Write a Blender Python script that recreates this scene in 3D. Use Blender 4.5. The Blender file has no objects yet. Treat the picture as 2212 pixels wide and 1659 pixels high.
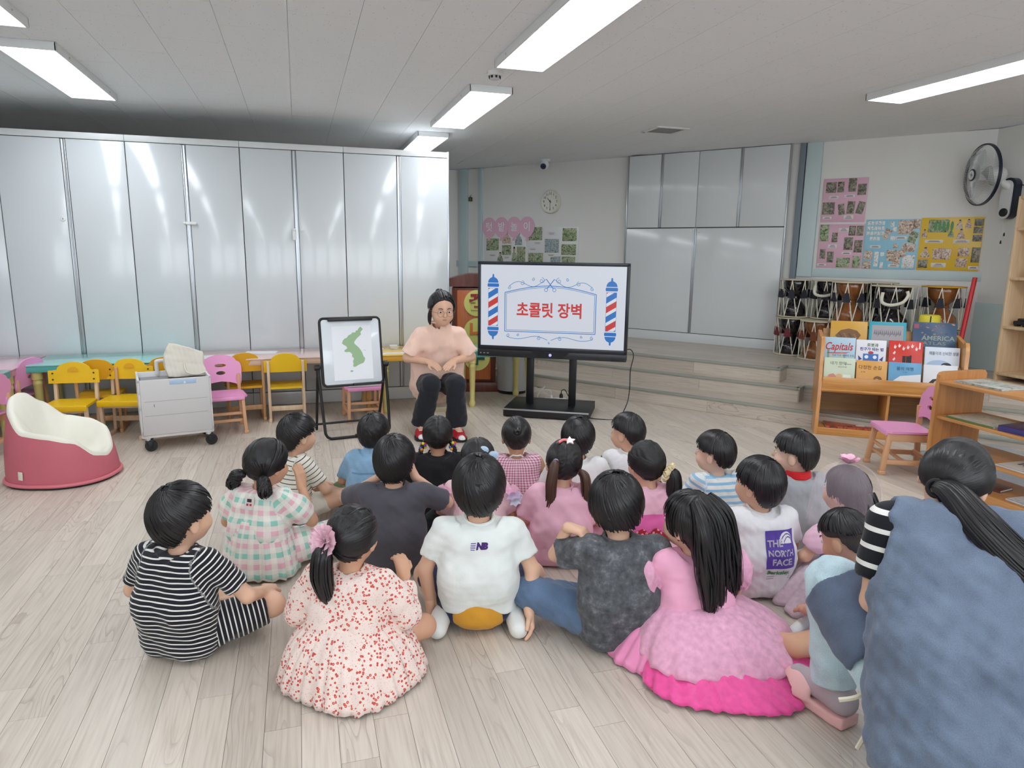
import bpy, bmesh, math, random
import numpy as np
from mathutils import Vector, Matrix, Euler

R = math.radians
rnd = random.Random(7)
scene = bpy.context.scene
COL = scene.collection

# ---------------------------------------------------------------- camera
cam_d = bpy.data.cameras.new('camera')
cam = bpy.data.objects.new('camera', cam_d)
COL.objects.link(cam)
cam_d.sensor_fit = 'HORIZONTAL'
cam_d.sensor_width = 36.0
cam_d.lens = 36.0 * 1490.0 / 2212.0
cam_d.clip_start = 0.05
cam_d.clip_end = 60
YAW, PITCH, ROLL = R(17.1), R(10.8), R(0.75)
fwd = Vector((math.sin(YAW) * math.cos(PITCH), math.cos(YAW) * math.cos(PITCH), -math.sin(PITCH)))
rgt = Vector((math.cos(YAW), -math.sin(YAW), 0))
upv = rgt.cross(fwd)
r2 = rgt * math.cos(ROLL) + upv * math.sin(ROLL)
u2 = upv * math.cos(ROLL) - rgt * math.sin(ROLL)
m = Matrix((r2, u2, -fwd)).transposed().to_4x4()
m.translation = Vector((0, 0, 1.40))
cam.matrix_world = m
scene.camera = cam

# ---------------------------------------------------------------- world, exposure
scene.view_settings.view_transform = 'Standard'
scene.view_settings.look = 'None'
scene.view_settings.gamma = 1.0
scene.view_settings.use_curve_mapping = False
scene.view_settings.exposure = 0.2
LAMP_POWER = 11.0
wld = bpy.data.worlds.new('world')
scene.world = wld
wld.use_nodes = True
wld.node_tree.nodes['Background'].inputs[0].default_value = (0.80, 0.86, 0.92, 1)
wld.node_tree.nodes['Background'].inputs[1].default_value = 4.5

# ---------------------------------------------------------------- helpers
def lin(c):
    c = c / 255.0
    return c / 12.92 if c <= 0.04045 else ((c + 0.055) / 1.055) ** 2.4

def rgb(r, g, b, a=1.0):
    return (lin(r), lin(g), lin(b), a)

MATS = {}

def nmat(name):
    m = bpy.data.materials.new(name)
    m.use_nodes = True
    nt = m.node_tree
    return m, nt, nt.nodes['Principled BSDF'], nt.nodes, nt.links

def mat(name, col, rough=0.5, metal=0.0, spec=0.5, var=0.0, vscale=6.0, bump=0.0, bscale=120.0, sheen=0.0,
        coat=0.0, trans=0.0, alpha=1.0, emit=0.0, sss=0.0, stretch=None):
    if name in MATS:
        return MATS[name]
    m, nt, b, N, L = nmat(name)
    c = rgb(*col)
    b.inputs['Base Color'].default_value = c
    b.inputs['Roughness'].default_value = rough
    b.inputs['Metallic'].default_value = metal
    b.inputs['Specular IOR Level'].default_value = spec
    if sheen: b.inputs['Sheen Weight'].default_value = sheen
    if coat:
        b.inputs['Coat Weight'].default_value = coat
        b.inputs['Coat Roughness'].default_value = 0.08
    if trans: b.inputs['Transmission Weight'].default_value = trans
    if alpha < 1: b.inputs['Alpha'].default_value = alpha
    if sss:
        b.inputs['Subsurface Weight'].default_value = sss
        b.inputs['Subsurface Radius'].default_value = (0.012, 0.005, 0.003)
    if emit:
        b.inputs['Emission Color'].default_value = c
        b.inputs['Emission Strength'].default_value = emit
    tc = N.new('ShaderNodeTexCoord')
    vec = tc.outputs['Object']
    if stretch:
        mp = N.new('ShaderNodeMapping')
        mp.inputs['Scale'].default_value = stretch
        L.new(vec, mp.inputs['Vector'])
        vec = mp.outputs['Vector']
    if var:
        nz = N.new('ShaderNodeTexNoise')
        nz.inputs['Scale'].default_value = vscale
        nz.inputs['Detail'].default_value = 5
        L.new(vec, nz.inputs['Vector'])
        hs = N.new('ShaderNodeMixRGB')
        hs.blend_type = 'MIX'
        hs.inputs['Color1'].default_value = tuple(x * (1 - var) for x in c[:3]) + (1,)
        hs.inputs['Color2'].default_value = tuple(min(1, x * (1 + var)) for x in c[:3]) + (1,)
        L.new(nz.outputs['Fac'], hs.inputs['Fac'])
        L.new(hs.outputs['Color'], b.inputs['Base Color'])
    if bump:
        nb = N.new('ShaderNodeTexNoise')
        nb.inputs['Scale'].default_value = bscale
        nb.inputs['Detail'].default_value = 3
        L.new(vec, nb.inputs['Vector'])
        bp = N.new('ShaderNodeBump')
        bp.inputs['Strength'].default_value = bump
        bp.inputs['Distance'].default_value = 0.002
        L.new(nb.outputs['Fac'], bp.inputs['Height'])
        L.new(bp.outputs['Normal'], b.inputs['Normal'])
    MATS[name] = m
    return m

def ramp(N, stops):
    r = N.new('ShaderNodeValToRGB')
    el = r.color_ramp.elements
    while len(el) < len(stops): el.new(0.5)
    for e, (p, c) in zip(el, stops):
        e.position = p
        e.color = rgb(*c)
    return r

def wood(name, c1, c2, axis='X', scale=6.0, rough=0.35, coat=0.0, per_object=True):
    """grained wood; the grain runs along the given object axis"""
    if name in MATS: return MATS[name]
    m, nt, b, N, L = nmat(name)
    tc = N.new('ShaderNodeTexCoord')
    mp = N.new('ShaderNodeMapping')
    s = {'X': (0.08, 1, 1), 'Y': (1, 0.08, 1), 'Z': (1, 1, 0.08)}[axis]
    mp.inputs['Scale'].default_value = s
    L.new(tc.outputs['Object'], mp.inputs['Vector'])
    vec = mp.outputs['Vector']
    if per_object:
        oi = N.new('ShaderNodeObjectInfo')
        ml = N.new('ShaderNodeMath'); ml.operation = 'MULTIPLY'; ml.inputs[1].default_value = 37.0
        L.new(oi.outputs['Random'], ml.inputs[0])
        ad = N.new('ShaderNodeVectorMath'); ad.operation = 'ADD'
        L.new(vec, ad.inputs[0]); L.new(ml.outputs[0], ad.inputs[1])
        vec = ad.outputs[0]
    n1 = N.new('ShaderNodeTexNoise'); n1.inputs['Scale'].default_value = scale * 9; n1.inputs['Detail'].default_value = 6
    n1.inputs['Distortion'].default_value = 0.6
    L.new(vec, n1.inputs['Vector'])
    r = ramp(N, [(0.3, c1), (0.7, c2)])
    L.new(n1.outputs['Fac'], r.inputs['Fac'])
    L.new(r.outputs['Color'], b.inputs['Base Color'])
    b.inputs['Roughness'].default_value = rough
    if coat:
        b.inputs['Coat Weight'].default_value = coat
        b.inputs['Coat Roughness'].default_value = 0.15
    MATS[name] = m
    return m

def emis(name, col, strength):
    if name in MATS: return MATS[name]
    m, nt, b, N, L = nmat(name)
    b.inputs['Base Color'].default_value = (0.02, 0.02, 0.02, 1)
    b.inputs['Roughness'].default_value = 0.25
    b.inputs['Emission Color'].default_value = rgb(*col)
    b.inputs['Emission Strength'].default_value = strength
    MATS[name] = m
    return m

_rb = {}
def rbox_data(sx, sy, sz, r, seg=2):
    key = (round(sx, 5), round(sy, 5), round(sz, 5), round(r, 5), seg)
    if key not in _rb:
        bm = bmesh.new()
        bmesh.ops.create_cube(bm, size=1)
        bmesh.ops.scale(bm, vec=(sx, sy, sz), verts=bm.verts)
        r = min(r, sx * .49, sy * .49, sz * .49)
        if r > 0:
            bmesh.ops.bevel(bm, geom=bm.edges[:], offset=r, segments=seg, profile=.5, affect='EDGES')
        bm.verts.index_update()
        _rb[key] = ([tuple(v.co) for v in bm.verts], [tuple(v.index for v in f.verts) for f in bm.faces])
        bm.free()
    return _rb[key]

class MB:
    """collects shapes of ONE part"""
    def __init__(s): s.v = []; s.f = []
    def add(s, vs, fs, M=None):
        o = len(s.v)
        if M is not None: vs = [tuple(M @ Vector(v)) for v in vs]
        s.v += [tuple(v) for v in vs]
        s.f += [tuple(i + o for i in f) for f in fs]
        return s
    def box(s, c, size, r=0.0, rot=None, seg=2):
        vs, fs = rbox_data(size[0], size[1], size[2], r, seg)
        M = Matrix.Translation(Vector(c))
        if rot is not None: M = M @ (rot.to_4x4() if not isinstance(rot, tuple) else Euler(rot).to_matrix().to_4x4())
        return s.add(vs, fs, M)
    def bar(s, a, b, w, t, r=0.003, up=(0, 0, 1)):
        """rectangular bar from a to b; w across, t along up"""
        a, b = Vector(a), Vector(b)
        d = b - a; L = d.length; d.normalize()
        u = Vector(up)
        if abs(d.dot(u)) > .98: u = Vector((0, 1, 0))
        x = d.cross(u).normalized(); u = x.cross(d)
        M = Matrix((x, d, u)).transposed().to_4x4()
        M.translation = (a + b) / 2
        vs, fs = rbox_data(w, L, t, r)
        return s.add(vs, fs, M)
    def tube(s, pts, rad, n=10, caps=True):
        pts = [Vector(p) for p in pts]
        if not isinstance(rad, (list, tuple)): rad = [rad] * len(pts)
        up = None; rings = []
        for i, p in enumerate(pts):
            d = (pts[min(i + 1, len(pts) - 1)] - pts[max(i - 1, 0)])
            if d.length < 1e-9: d = Vector((0, 0, 1))
            d.normalize()
            if up is None:
                up = Vector((0, 0, 1)) if abs(d.z) < .9 else Vector((1, 0, 0))
            x = d.cross(up).normalized(); up = x.cross(d).normalized()
            rings.append([tuple(p + (x * math.cos(2 * math.pi * k / n) + up * math.sin(2 * math.pi * k / n)) * rad[i]) for k in range(n)])
        vs = [q for r in rings for q in r]; fs = []
        for i in range(len(pts) - 1):
            for k in range(n):
                k2 = (k + 1) % n
                fs.append((i * n + k, i * n + k2, (i + 1) * n + k2, (i + 1) * n + k))
        if caps:
            fs.append(tuple(range(n))[::-1]); fs.append(tuple((len(pts) - 1) * n + k for k in range(n)))
        return s.add(vs, fs)
    def lathe(s, prof, n=28, c=(0, 0, 0), M=None, caps=True):
        vs = []; fs = []
        for r, z in prof:
            for k in range(n):
                a = 2 * math.pi * k / n
                vs.append((c[0] + r * math.cos(a), c[1] + r * math.sin(a), c[2] + z))
        for i in range(len(prof) - 1):
            for k in range(n):
                k2 = (k + 1) % n
                fs.append((i * n + k, i * n + k2, (i + 1) * n + k2, (i + 1) * n + k))
        if caps: fs.append(tuple(range(n))[::-1]); fs.append(tuple((len(prof) - 1) * n + k for k in range(n)))
        return s.add(vs, fs, M)
    def prism(s, poly, t, M=None, holes=None):
        """2D polygon in x,z extruded along y by t (centred)"""
        if holes:
            bm = bmesh.new(); es = []
            for lp in [poly] + holes:
                vv = [bm.verts.new((x, -t / 2, z)) for x, z in lp]
                es += [bm.edges.new((vv[i], vv[(i + 1) % len(vv)])) for i in range(len(vv))]
            res = bmesh.ops.triangle_fill(bm, use_beauty=True, use_dissolve=False, edges=es)
            fc = [g for g in res['geom'] if isinstance(g, bmesh.types.BMFace)]
            ex = bmesh.ops.extrude_face_region(bm, geom=fc)
            bmesh.ops.translate(bm, vec=(0, t, 0), verts=[g for g in ex['geom'] if isinstance(g, bmesh.types.BMVert)])
            bmesh.ops.recalc_face_normals(bm, faces=bm.faces)
            bm.verts.index_update()
            vs = [tuple(v.co) for v in bm.verts]; fs = [tuple(v.index for v in f.verts) for f in bm.faces]
            bm.free()
            return s.add(vs, fs, M)
        n = len(poly)
        vs = [(x, -t / 2, z) for x, z in poly] + [(x, t / 2, z) for x, z in poly]
        fs = [tuple(range(n)), tuple(range(2 * n - 1, n - 1, -1))]
        for i in range(n):
            j = (i + 1) % n
            fs.append((j, i, n + i, n + j))
        return s.add(vs, fs, M)
    def ball(s, c, r, n=12, m=8, M=None):
        if not isinstance(r, (tuple, list)): r = (r, r, r)
        vs = []; fs = []
        for i in range(m + 1):
            ph = math.pi * i / m
            for k in range(n):
                a = 2 * math.pi * k / n
                vs.append((c[0] + r[0] * math.sin(ph) * math.cos(a), c[1] + r[1] * math.sin(ph) * math.sin(a), c[2] + r[2] * math.cos(ph)))
        for i in range(m):
            for k in range(n):
                k2 = (k + 1) % n
                fs.append((i * n + k, (i + 1) * n + k, (i + 1) * n + k2, i * n + k2))
        return s.add(vs, fs, M)
    def mesh(s, name, smooth=None):
        me = bpy.data.meshes.new(name)
        me.from_pydata(s.v, [], s.f)
        me.validate()
        bm = bmesh.new(); bm.from_mesh(me)
        bmesh.ops.remove_doubles(bm, verts=bm.verts, dist=1e-6)
        bmesh.ops.recalc_face_normals(bm, faces=bm.faces)
        bm.to_mesh(me); bm.free()
        if smooth:
            me.polygons.foreach_set('use_smooth', [True] * len(me.polygons))
            me.set_sharp_from_angle(angle=R(smooth))
        return me
    def build(s, name, material, parent=None, smooth=35, loc=None):
        return obj(name, s.mesh(name, smooth), material, parent, loc)

def obj(name, me, material, parent=None, loc=None):
    o = bpy.data.objects.new(name, me)
    COL.objects.link(o)
    if material is not None and not me.materials:
        me.materials.append(material)
    if parent is not None: o.parent = parent
    if loc is not None: o.location = loc
    return o

def tag(o, label=None, cat=None, group=None, kind=None):
    if label: o['label'] = label
    if cat: o['category'] = cat
    if group: o['group'] = group
    if kind: o['kind'] = kind
    return o

def thing(name, label, cat, loc=(0, 0, 0), rz=0.0, group=None):
    o = bpy.data.objects.new(name, None)
    o.empty_display_size = .05
    COL.objects.link(o)
    o.location = loc; o.rotation_euler = (0, 0, rz)
    return tag(o, label, cat, group)

def struct(o):
    o['kind'] = 'structure'
    return o

def copy_tree(o, parent=None):
    c = o.copy(); COL.objects.link(c); c.parent = parent
    for ch in o.children: copy_tree(ch, c)
    return c

def dup(o, loc, rz, label, group=None):
    c = copy_tree(o)
    c.location = loc; c.rotation_euler = (0, 0, rz); c['label'] = label
    if group: c['group'] = group
    return c

TXT = bpy.data.scenes.new('lettering')      # scratch scene for turning text into meshes
def text(name, s, size, loc, rot, material, parent=None, extrude=0.0006, align='CENTER', width=None, bold=0.0, shear=0.0):
    """flat lettering, converted to a mesh; rot = Matrix (x right, y up of the text)"""
    cu = bpy.data.curves.new(name, 'FONT')
    cu.body = s; cu.size = size; cu.align_x = align; cu.align_y = 'CENTER'; cu.extrude = extrude
    cu.resolution_u = 3; cu.offset = bold; cu.shear = shear
    t = bpy.data.objects.new(name, cu); TXT.collection.objects.link(t)
    TXT.view_layers[0].update(); dg = TXT.view_layers[0].depsgraph
    me = bpy.data.meshes.new_from_object(t.evaluated_get(dg))
    bpy.data.objects.remove(t); bpy.data.curves.remove(cu)
    me.materials.clear(); me.name = name
    o = obj(name, me, material, parent)
    M = rot.to_4x4() if rot is not None else Matrix.Identity(4)
    sx = 1.0
    if width and len(me.vertices):
        xs = [v.co.x for v in me.vertices]; sx = width / max(1e-6, max(xs) - min(xs))
    M = M @ Matrix.Diagonal((sx, 1, 1, 1))
    M.translation = Vector(loc)
    me.transform(M)
    return o

def rotm(x, y):
    x = Vector(x).normalized(); y = Vector(y).normalized(); z = x.cross(y)
    return Matrix((x, y, z)).transposed()
FRONT = rotm((1, 0, 0), (0, 0, 1))      # faces -Y

# stage frame: u along the slanted stage front, n towards the stage wall
SN = Vector((.8, .6, 0)); SU = Vector((.6, -.8, 0)); SANG = math.atan2(-.8, .6)
def st(s, d, z=0.0): return SU * s + SN * d + Vector((0, 0, z))
def st_thing(name, label, cat, s, d, z, group=None, rz=0.0): return thing(name, label, cat, st(s, d, z), SANG + rz, group)
CEIL = 2.54
# ================================================================ materials of the room
def floor_mat(name, rot=0.0, dark=1.0):
    m, nt, b, N, L = nmat(name)
    tc = N.new('ShaderNodeTexCoord')
    oi = N.new('ShaderNodeObjectInfo'); ge = N.new('ShaderNodeNewGeometry')
    rs = N.new('ShaderNodeMath'); rs.operation = 'ADD'
    L.new(oi.outputs['Random'], rs.inputs[0]); L.new(ge.outputs['Random Per Island'], rs.inputs[1])
    fr = N.new('ShaderNodeMath'); fr.operation = 'FRACT'; L.new(rs.outputs[0], fr.inputs[0])
    ml = N.new('ShaderNodeMath'); ml.operation = 'MULTIPLY'; ml.inputs[1].default_value = 53.0
    L.new(fr.outputs[0], ml.inputs[0])
    ad = N.new('ShaderNodeVectorMath'); ad.operation = 'ADD'
    ro = N.new('ShaderNodeVectorRotate'); ro.rotation_type = 'Z_AXIS'; ro.inputs['Angle'].default_value = rot
    L.new(tc.outputs['Object'], ro.inputs['Vector'])
    L.new(ro.outputs['Vector'], ad.inputs[0]); L.new(ml.outputs[0], ad.inputs[1])
    # fine grain along Y
    mp = N.new('ShaderNodeMapping'); mp.inputs['Scale'].default_value = (1, 0.045, 1)
    L.new(ad.outputs[0], mp.inputs['Vector'])
    n1 = N.new('ShaderNodeTexNoise'); n1.inputs['Scale'].default_value = 95; n1.inputs['Detail'].default_value = 5
    L.new(mp.outputs['Vector'], n1.inputs['Vector'])
    # cathedral figure
    mp2 = N.new('ShaderNodeMapping'); mp2.inputs['Scale'].default_value = (1, 0.16, 1)
    L.new(ad.outputs[0], mp2.inputs['Vector'])
    n2 = N.new('ShaderNodeTexNoise'); n2.inputs['Scale'].default_value = 9.5; n2.inputs['Detail'].default_value = 1.5
    L.new(mp2.outputs['Vector'], n2.inputs['Vector'])
    k = N.new('ShaderNodeMath'); k.operation = 'MULTIPLY'; k.inputs[1].default_value = 15.0
    L.new(n2.outputs['Fac'], k.inputs[0])
    f2 = N.new('ShaderNodeMath'); f2.operation = 'FRACT'; L.new(k.outputs[0], f2.inputs[0])
    rg = N.new('ShaderNodeValToRGB')
    rg.color_ramp.elements[0].position = 0.0; rg.color_ramp.elements[0].color = (1, 1, 1, 1)
    rg.color_ramp.elements[1].position = 0.30; rg.color_ramp.elements[1].color = (0, 0, 0, 1)
    L.new(f2.outputs[0], rg.inputs['Fac'])
    # where the figure shows
    n3 = N.new('ShaderNodeTexNoise'); n3.inputs['Scale'].default_value = 4.0
    L.new(mp2.outputs['Vector'], n3.inputs['Vector'])
    r3 = N.new('ShaderNodeValToRGB'); r3.color_ramp.elements[0].position = 0.50; r3.color_ramp.elements[1].position = 0.66
    L.new(n3.outputs['Fac'], r3.inputs['Fac'])
    mm = N.new('ShaderNodeMath'); mm.operation = 'MULTIPLY'
    L.new(rg.outputs['Color'], mm.inputs[0]); L.new(r3.outputs['Color'], mm.inputs[1])
    base = ramp(N, [(0.28, (194 * dark, 182 * dark, 169 * dark)), (0.50, (211 * dark, 200 * dark, 187 * dark)), (0.75, (219 * dark, 209 * dark, 197 * dark))])
    L.new(n1.outputs['Fac'], base.inputs['Fac'])
    # plank to plank tone
    tone = ramp(N, [(0, (232, 230, 228)), (0.5, (244, 242, 240)), (1, (255, 253, 251))])
    L.new(fr.outputs[0], tone.inputs['Fac'])
    mx = N.new('ShaderNodeMixRGB'); mx.blend_type = 'MULTIPLY'; mx.inputs['Fac'].default_value = 0.8
    L.new(base.outputs['Color'], mx.inputs['Color1']); L.new(tone.outputs['Color'], mx.inputs['Color2'])
    mx2 = N.new('ShaderNodeMixRGB'); mx2.blend_type = 'MIX'
    mx2.inputs['Color2'].default_value = rgb(138 * dark, 122 * dark, 110 * dark)
    sc = N.new('ShaderNodeMath'); sc.operation = 'MULTIPLY'; sc.inputs[1].default_value = 0.50
    L.new(mm.outputs[0], sc.inputs[0]); L.new(sc.outputs[0], mx2.inputs['Fac'])
    L.new(mx.outputs['Color'], mx2.inputs['Color1'])
    L.new(mx2.outputs['Color'], b.inputs['Base Color'])
    b.inputs['Roughness'].default_value = 0.36
    b.inputs['Specular IOR Level'].default_value = 0.45
    bp = N.new('ShaderNodeBump'); bp.inputs['Strength'].default_value = 0.12; bp.inputs['Distance'].default_value = 0.001
    L.new(n1.outputs['Fac'], bp.inputs['Height']); L.new(bp.outputs['Normal'], b.inputs['Normal'])
    MATS[name] = m
    return m

M_PLANK = floor_mat('vinyl_plank')
M_STAGE = floor_mat('stage_plank', R(143.13), 0.96)
M_GAP = mat('plank_gap', (120, 108, 98), .8)
M_NOSE = mat('nosing_strip', (152, 154, 143), .45, var=.05)
M_WALL = mat('wall_paint', (230, 229, 225), .7, var=.03, vscale=2.0, bump=.15, bscale=300)
M_BLUE = mat('pale_blue_trim', (196, 212, 214), .5, var=.03)
M_WBLUE = mat('pale_blue_wainscot', (206, 222, 222), .6, var=.03)
M_GLOSS = mat('glossy_white_panel', (210, 215, 218), .17, spec=.55, coat=.25, bump=.02, bscale=14)
M_GLOSS2 = mat('satin_white_panel', (222, 225, 226), .17, spec=.5, coat=.15, bump=.03, bscale=12)
M_ALU = mat('aluminium', (190, 194, 198), .28, metal=.9)
M_WPLAS = mat('white_plastic', (232, 233, 231), .4)
M_BLACKP = mat('black_plastic', (22, 23, 26), .4)
M_BLACKM = mat('black_metal', (26, 27, 30), .38, metal=.3, spec=.5)
M_DARK = mat('dark_void', (30, 32, 36), .8)

def ceil_mat():
    m, nt, b, N, L = nmat('ceiling_tile')
    tc = N.new('ShaderNodeTexCoord'); oi = N.new('ShaderNodeObjectInfo')
    ml = N.new('ShaderNodeMath'); ml.operation = 'MULTIPLY'; ml.inputs[1].default_value = 31.0
    L.new(oi.outputs['Random'], ml.inputs[0])
    ad = N.new('ShaderNodeVectorMath'); ad.operation = 'ADD'
    L.new(tc.outputs['Object'], ad.inputs[0]); L.new(ml.outputs[0], ad.inputs[1])
    mp = N.new('ShaderNodeMapping'); mp.inputs['Scale'].default_value = (1, 0.45, 1); L.new(ad.outputs[0], mp.inputs['Vector'])
    vo = N.new('ShaderNodeTexVoronoi'); vo.inputs['Scale'].default_value = 42.0
    L.new(mp.outputs['Vector'], vo.inputs['Vector'])
    r = N.new('ShaderNodeValToRGB'); r.color_ramp.elements[0].position = .06; r.color_ramp.elements[1].position = .16
    r.color_ramp.elements[0].color = rgb(208, 209, 209); r.color_ramp.elements[1].color = rgb(240, 243, 246)
    L.new(vo.outputs['Distance'], r.inputs['Fac'])
    L.new(r.outputs['Color'], b.inputs['Base Color'])
    b.inputs['Roughness'].default_value = .8
    MATS['ceiling_tile'] = m
    return m
M_CEIL = ceil_mat()

# ================================================================ floor
from bpy_extras.object_utils import world_to_camera_view as _w2c
bpy.context.view_layer.update()
def px(p):
    q = Vector(p) - cam.matrix_world.translation
    x, y, z = q.dot(r2), q.dot(u2), q.dot(fwd)
    if z < .05: return None
    return (1106 + 1490 * x / z, 829.5 - 1490 * y / z, z)

flo = struct(MB().box((1.4, 3.7, -.053), (9.4, 13.0, .1)).build('floor', M_GAP))
PW, PL = .105, .93
pm = MB().box((0, 0, -.0012), (PW - .0012, PL - .0012, .0024)).mesh('plank')
pm.materials.append(M_PLANK)
cand = []
nx = int(9.2 / PW)
for i in range(nx):
    x = -3.2 + (i + .5) * PW
    off = rnd.random() * PL
    for j in range(-3, 11):
        y = off + j * PL
        q = px((x, y, 0))
        vis = False
        for yy in (y - PL / 2, y, y + PL / 2):
            q = px((x, yy, 0))
            if q and -60 < q[0] < 2270 and -50 < q[1] < 1760: vis = True
        if not vis or y > 7.2: continue
        if .8 * x + .6 * y > 6.35: continue
        cand.append((math.hypot(x, y), x, y))
cand.sort()
for d, x, y in cand[:300]:
    o = obj('plank', pm, None, flo, (x, y, 0.0))
mb = MB()
for d, x, y in cand[300:]:
    mb.box((x, y, -.0012), (PW - .0012, PL - .0012, .0024))
tag(mb.build('plank_field', M_PLANK, flo, smooth=None), kind='stuff')

# ================================================================ ceiling
cei = struct(MB().box((1.4, 3.7, CEIL + .056), (9.4, 13.0, .1)).build('ceiling', M_CEIL))
TW, TL = .345, .69
tm = MB().box((0, 0, .003), (TW - .0022, TL - .0022, .006)).mesh('ceiling_tile'); tm.materials.append(M_CEIL)
cand = []
for i in range(-9, 18):
    for j in range(0, 15):
        x = (i + .5) * TW; y = j * TL + (i % 2) * TL / 2
        if x > 5.9 or x < -3.1 or y > 9.3: continue
        q = px((x, y, CEIL))
        if q and -220 < q[0] < 2430 and -260 < q[1] < 700 and .8 * x + .6 * y < 7.9: cand.append((math.hypot(x, y), x, y))
cand.sort()
for d, x, y in cand[:300]:
    obj('ceiling_tile', tm, None, cei, (x, y, CEIL))

# ================================================================ walls
WD = 7.78           # stage wall distance along SN
RX = 6.03           # right wall
struct(MB().box((-.25, 10.05, 1.27), (5.9, .1, 2.54)).build('wall_back', M_WALL))
struct(MB().box((-3.25, 3.7, 1.27), (.1, 12.8, 2.54)).build('wall_left', M_WALL))
# unseen wall behind the viewer; window openings added to let in fill light
wf_ = MB().box((1.4, -2.75, .40), (9.3, .1, .80)).box((1.4, -2.75, 2.44), (9.3, .1, .20))
for x in (-3.1, -1.0, 1.3, 3.6, 5.9): wf_.box((x, -2.75, 1.57), (.3, .1, 1.56))
struct(wf_.build('wall_front', M_WALL))
for n_, x in enumerate((-2.05, .15, 2.45, 4.75)):
    w_ = MB()
    for dx in (-.98, 0, .98): w_.box((x + dx, -2.75, 1.57), (.05, .06, 1.54), .004)
    for z in (.83, 2.31): w_.box((x, -2.75, z), (2.0, .06, .05), .004)
    struct(w_.build('fill_window_%d' % (n_ + 1), M_WPLAS))
wr = struct(MB().box((RX + .05, 1.2, 1.27), (.1, 7.9, 2.54)).build('wall_right', M_WALL))
def sbox(s0, s1, d0, d1, z0, z1, r=0.0, mb=None):
    mb = mb or MB()
    c = st((s0 + s1) / 2, (d0 + d1) / 2, (z0 + z1) / 2)
    return mb.box(c, (s1 - s0, d1 - d0, z1 - z0), r, Matrix.Rotation(SANG, 3, 'Z'))
struct(sbox(-6.75, -.20, WD, WD + .1, 0, CEIL).build('wall_stage', M_WALL))
# wainscot on the right wall
struct(MB().box((RX - .004, 1.2, .5), (.008, 7.9, 1.0), 0).build('trim_1', M_WBLUE))
struct(sbox(-2.0, -.21, WD - .018, WD, 1.19, 1.275, .004).build('trim_2', M_BLUE))
struct(sbox(-6.7, -3.98, WD - .018, WD, 1.19, 1.275, .004).build('trim_3', M_BLUE))
struct(sbox(-6.26, -6.20, WD - .03, WD, .39, CEIL, .004).build('trim_4', M_BLUE))
struct(sbox(-6.60, -6.46, WD - .05, WD, .39, CEIL, .006).build('trim_5', M_BLUE))
struct(sbox(-1.93, -1.78, WD - .045, WD, 1.19, CEIL, .006).build('trim_6', M_BLUE))
struct(sbox(-.29, -.23, WD - .02, WD, 1.19, 1.9, .004).build('trim_7', M_BLUE))
struct(sbox(-2.07, -.21, WD - .01, WD, .39, 1.19, .0).build('trim_8', M_WALL))
# dark edge beside the stage cabinet
struct(sbox(-2.0, -1.94, WD - .04, WD, .39, CEIL, .004).build('trim_9', mat('steel_blue_edge', (120, 132, 142), .5)))
# scuffs on the wall
M_SCUFF = mat('scuff', (176, 176, 172), .8)

# ================================================================ stage with three steps
SH = .13
def step(name, d0, d1, z, s1, s0=-5.2):
    o = sbox(s0, s1, d0, d1, 0, z - .0).build(name, M_GAP)
    return struct(o)
def plank_run(parent, s0, s1, make, seg=.93, first=.4):
    """planks side by side along s"""
    s = s0 - rnd.random() * first
    while s < s1:
        a, b_ = max(s, s0), min(s + seg, s1)
        if b_ - a > .02: make(a, b_)
        s += seg
    return
def dress_step(parent, sa, sb, dr, z, tread_to):
    # riser boards
    plank_run(parent, sa, sb, lambda a, b_: sbox(a + .001, b_ - .001, dr - .006, dr, z - SH + .002, z - .020).build('riser_plank', M_STAGE, parent, None))
    # tread boards
    k = 0
    d = dr + .028
    while d < tread_to - .004:
        e = min(d + .107, tread_to)
        plank_run(parent, sa, sb, lambda a, b_: sbox(a + .0008, b_ - .0008, d + .0006, e - .0006, z, z + .003).build('tread_plank', M_STAGE, parent, None))
        d = e
    sbox(sa, sb, dr - .012, dr + .028, z - .020, z + .005, .003).build('nosing', M_NOSE, parent)
s1o = step('stage_step', 5.98, 7.7, SH, .6)
dress_step(s1o, -4.6, .4, 5.98, SH, 6.29)
s2o = step('stage_step', 6.29, 7.7, 2 * SH, -1.46)
dress_step(s2o, -4.8, -1.46, 6.29, 2 * SH, 6.46)
s2b = step('stage_step', 6.44, 7.7, 2 * SH, .6, -1.46)
dress_step(s2b, -1.46, .4, 6.44, 2 * SH, 6.7)
s3o = step('stage_step', 6.46, 7.7, 3 * SH, -1.68)
dress_step(s3o, -4.9, -1.68, 6.46, 3 * SH, 7.72)
s3b = step('stage_step', 6.69, 7.7, 3 * SH, .6, -1.68)
dress_step(s3b, -1.68, .5, 6.69, 3 * SH, 7.75)
def extra_tread(parent, sa, sb, d0, d1, z):
    d = d0
    while d < d1 - .004:
        e = min(d + .107, d1)
        plank_run(parent, sa, sb, lambda a, b_: sbox(a + .0008, b_ - .0008, d + .0006, e - .0006, z, z + .003).build('tread_plank', M_STAGE, parent, None))
        d = e
extra_tread(s2o, -1.68, -1.46, 6.46, 6.69, 2 * SH)
extra_tread(s1o, -1.46, .4, 6.29, 6.44, SH)
for nm, sx, d0, d1, z in (('a', -1.46, 6.29, 6.44, 2 * SH), ('b', -1.68, 6.46, 6.69, 3 * SH)):
    par = s2o if nm == 'a' else s3o
    sbox(sx, sx + .006, d0, d1, z - SH + .002, z - .02).build('riser_plank', M_STAGE, par, None)
    sbox(sx - .028, sx + .012, d0 - .012, d1, z - .02, z + .005, .003).build('nosing', M_NOSE, par)

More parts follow.
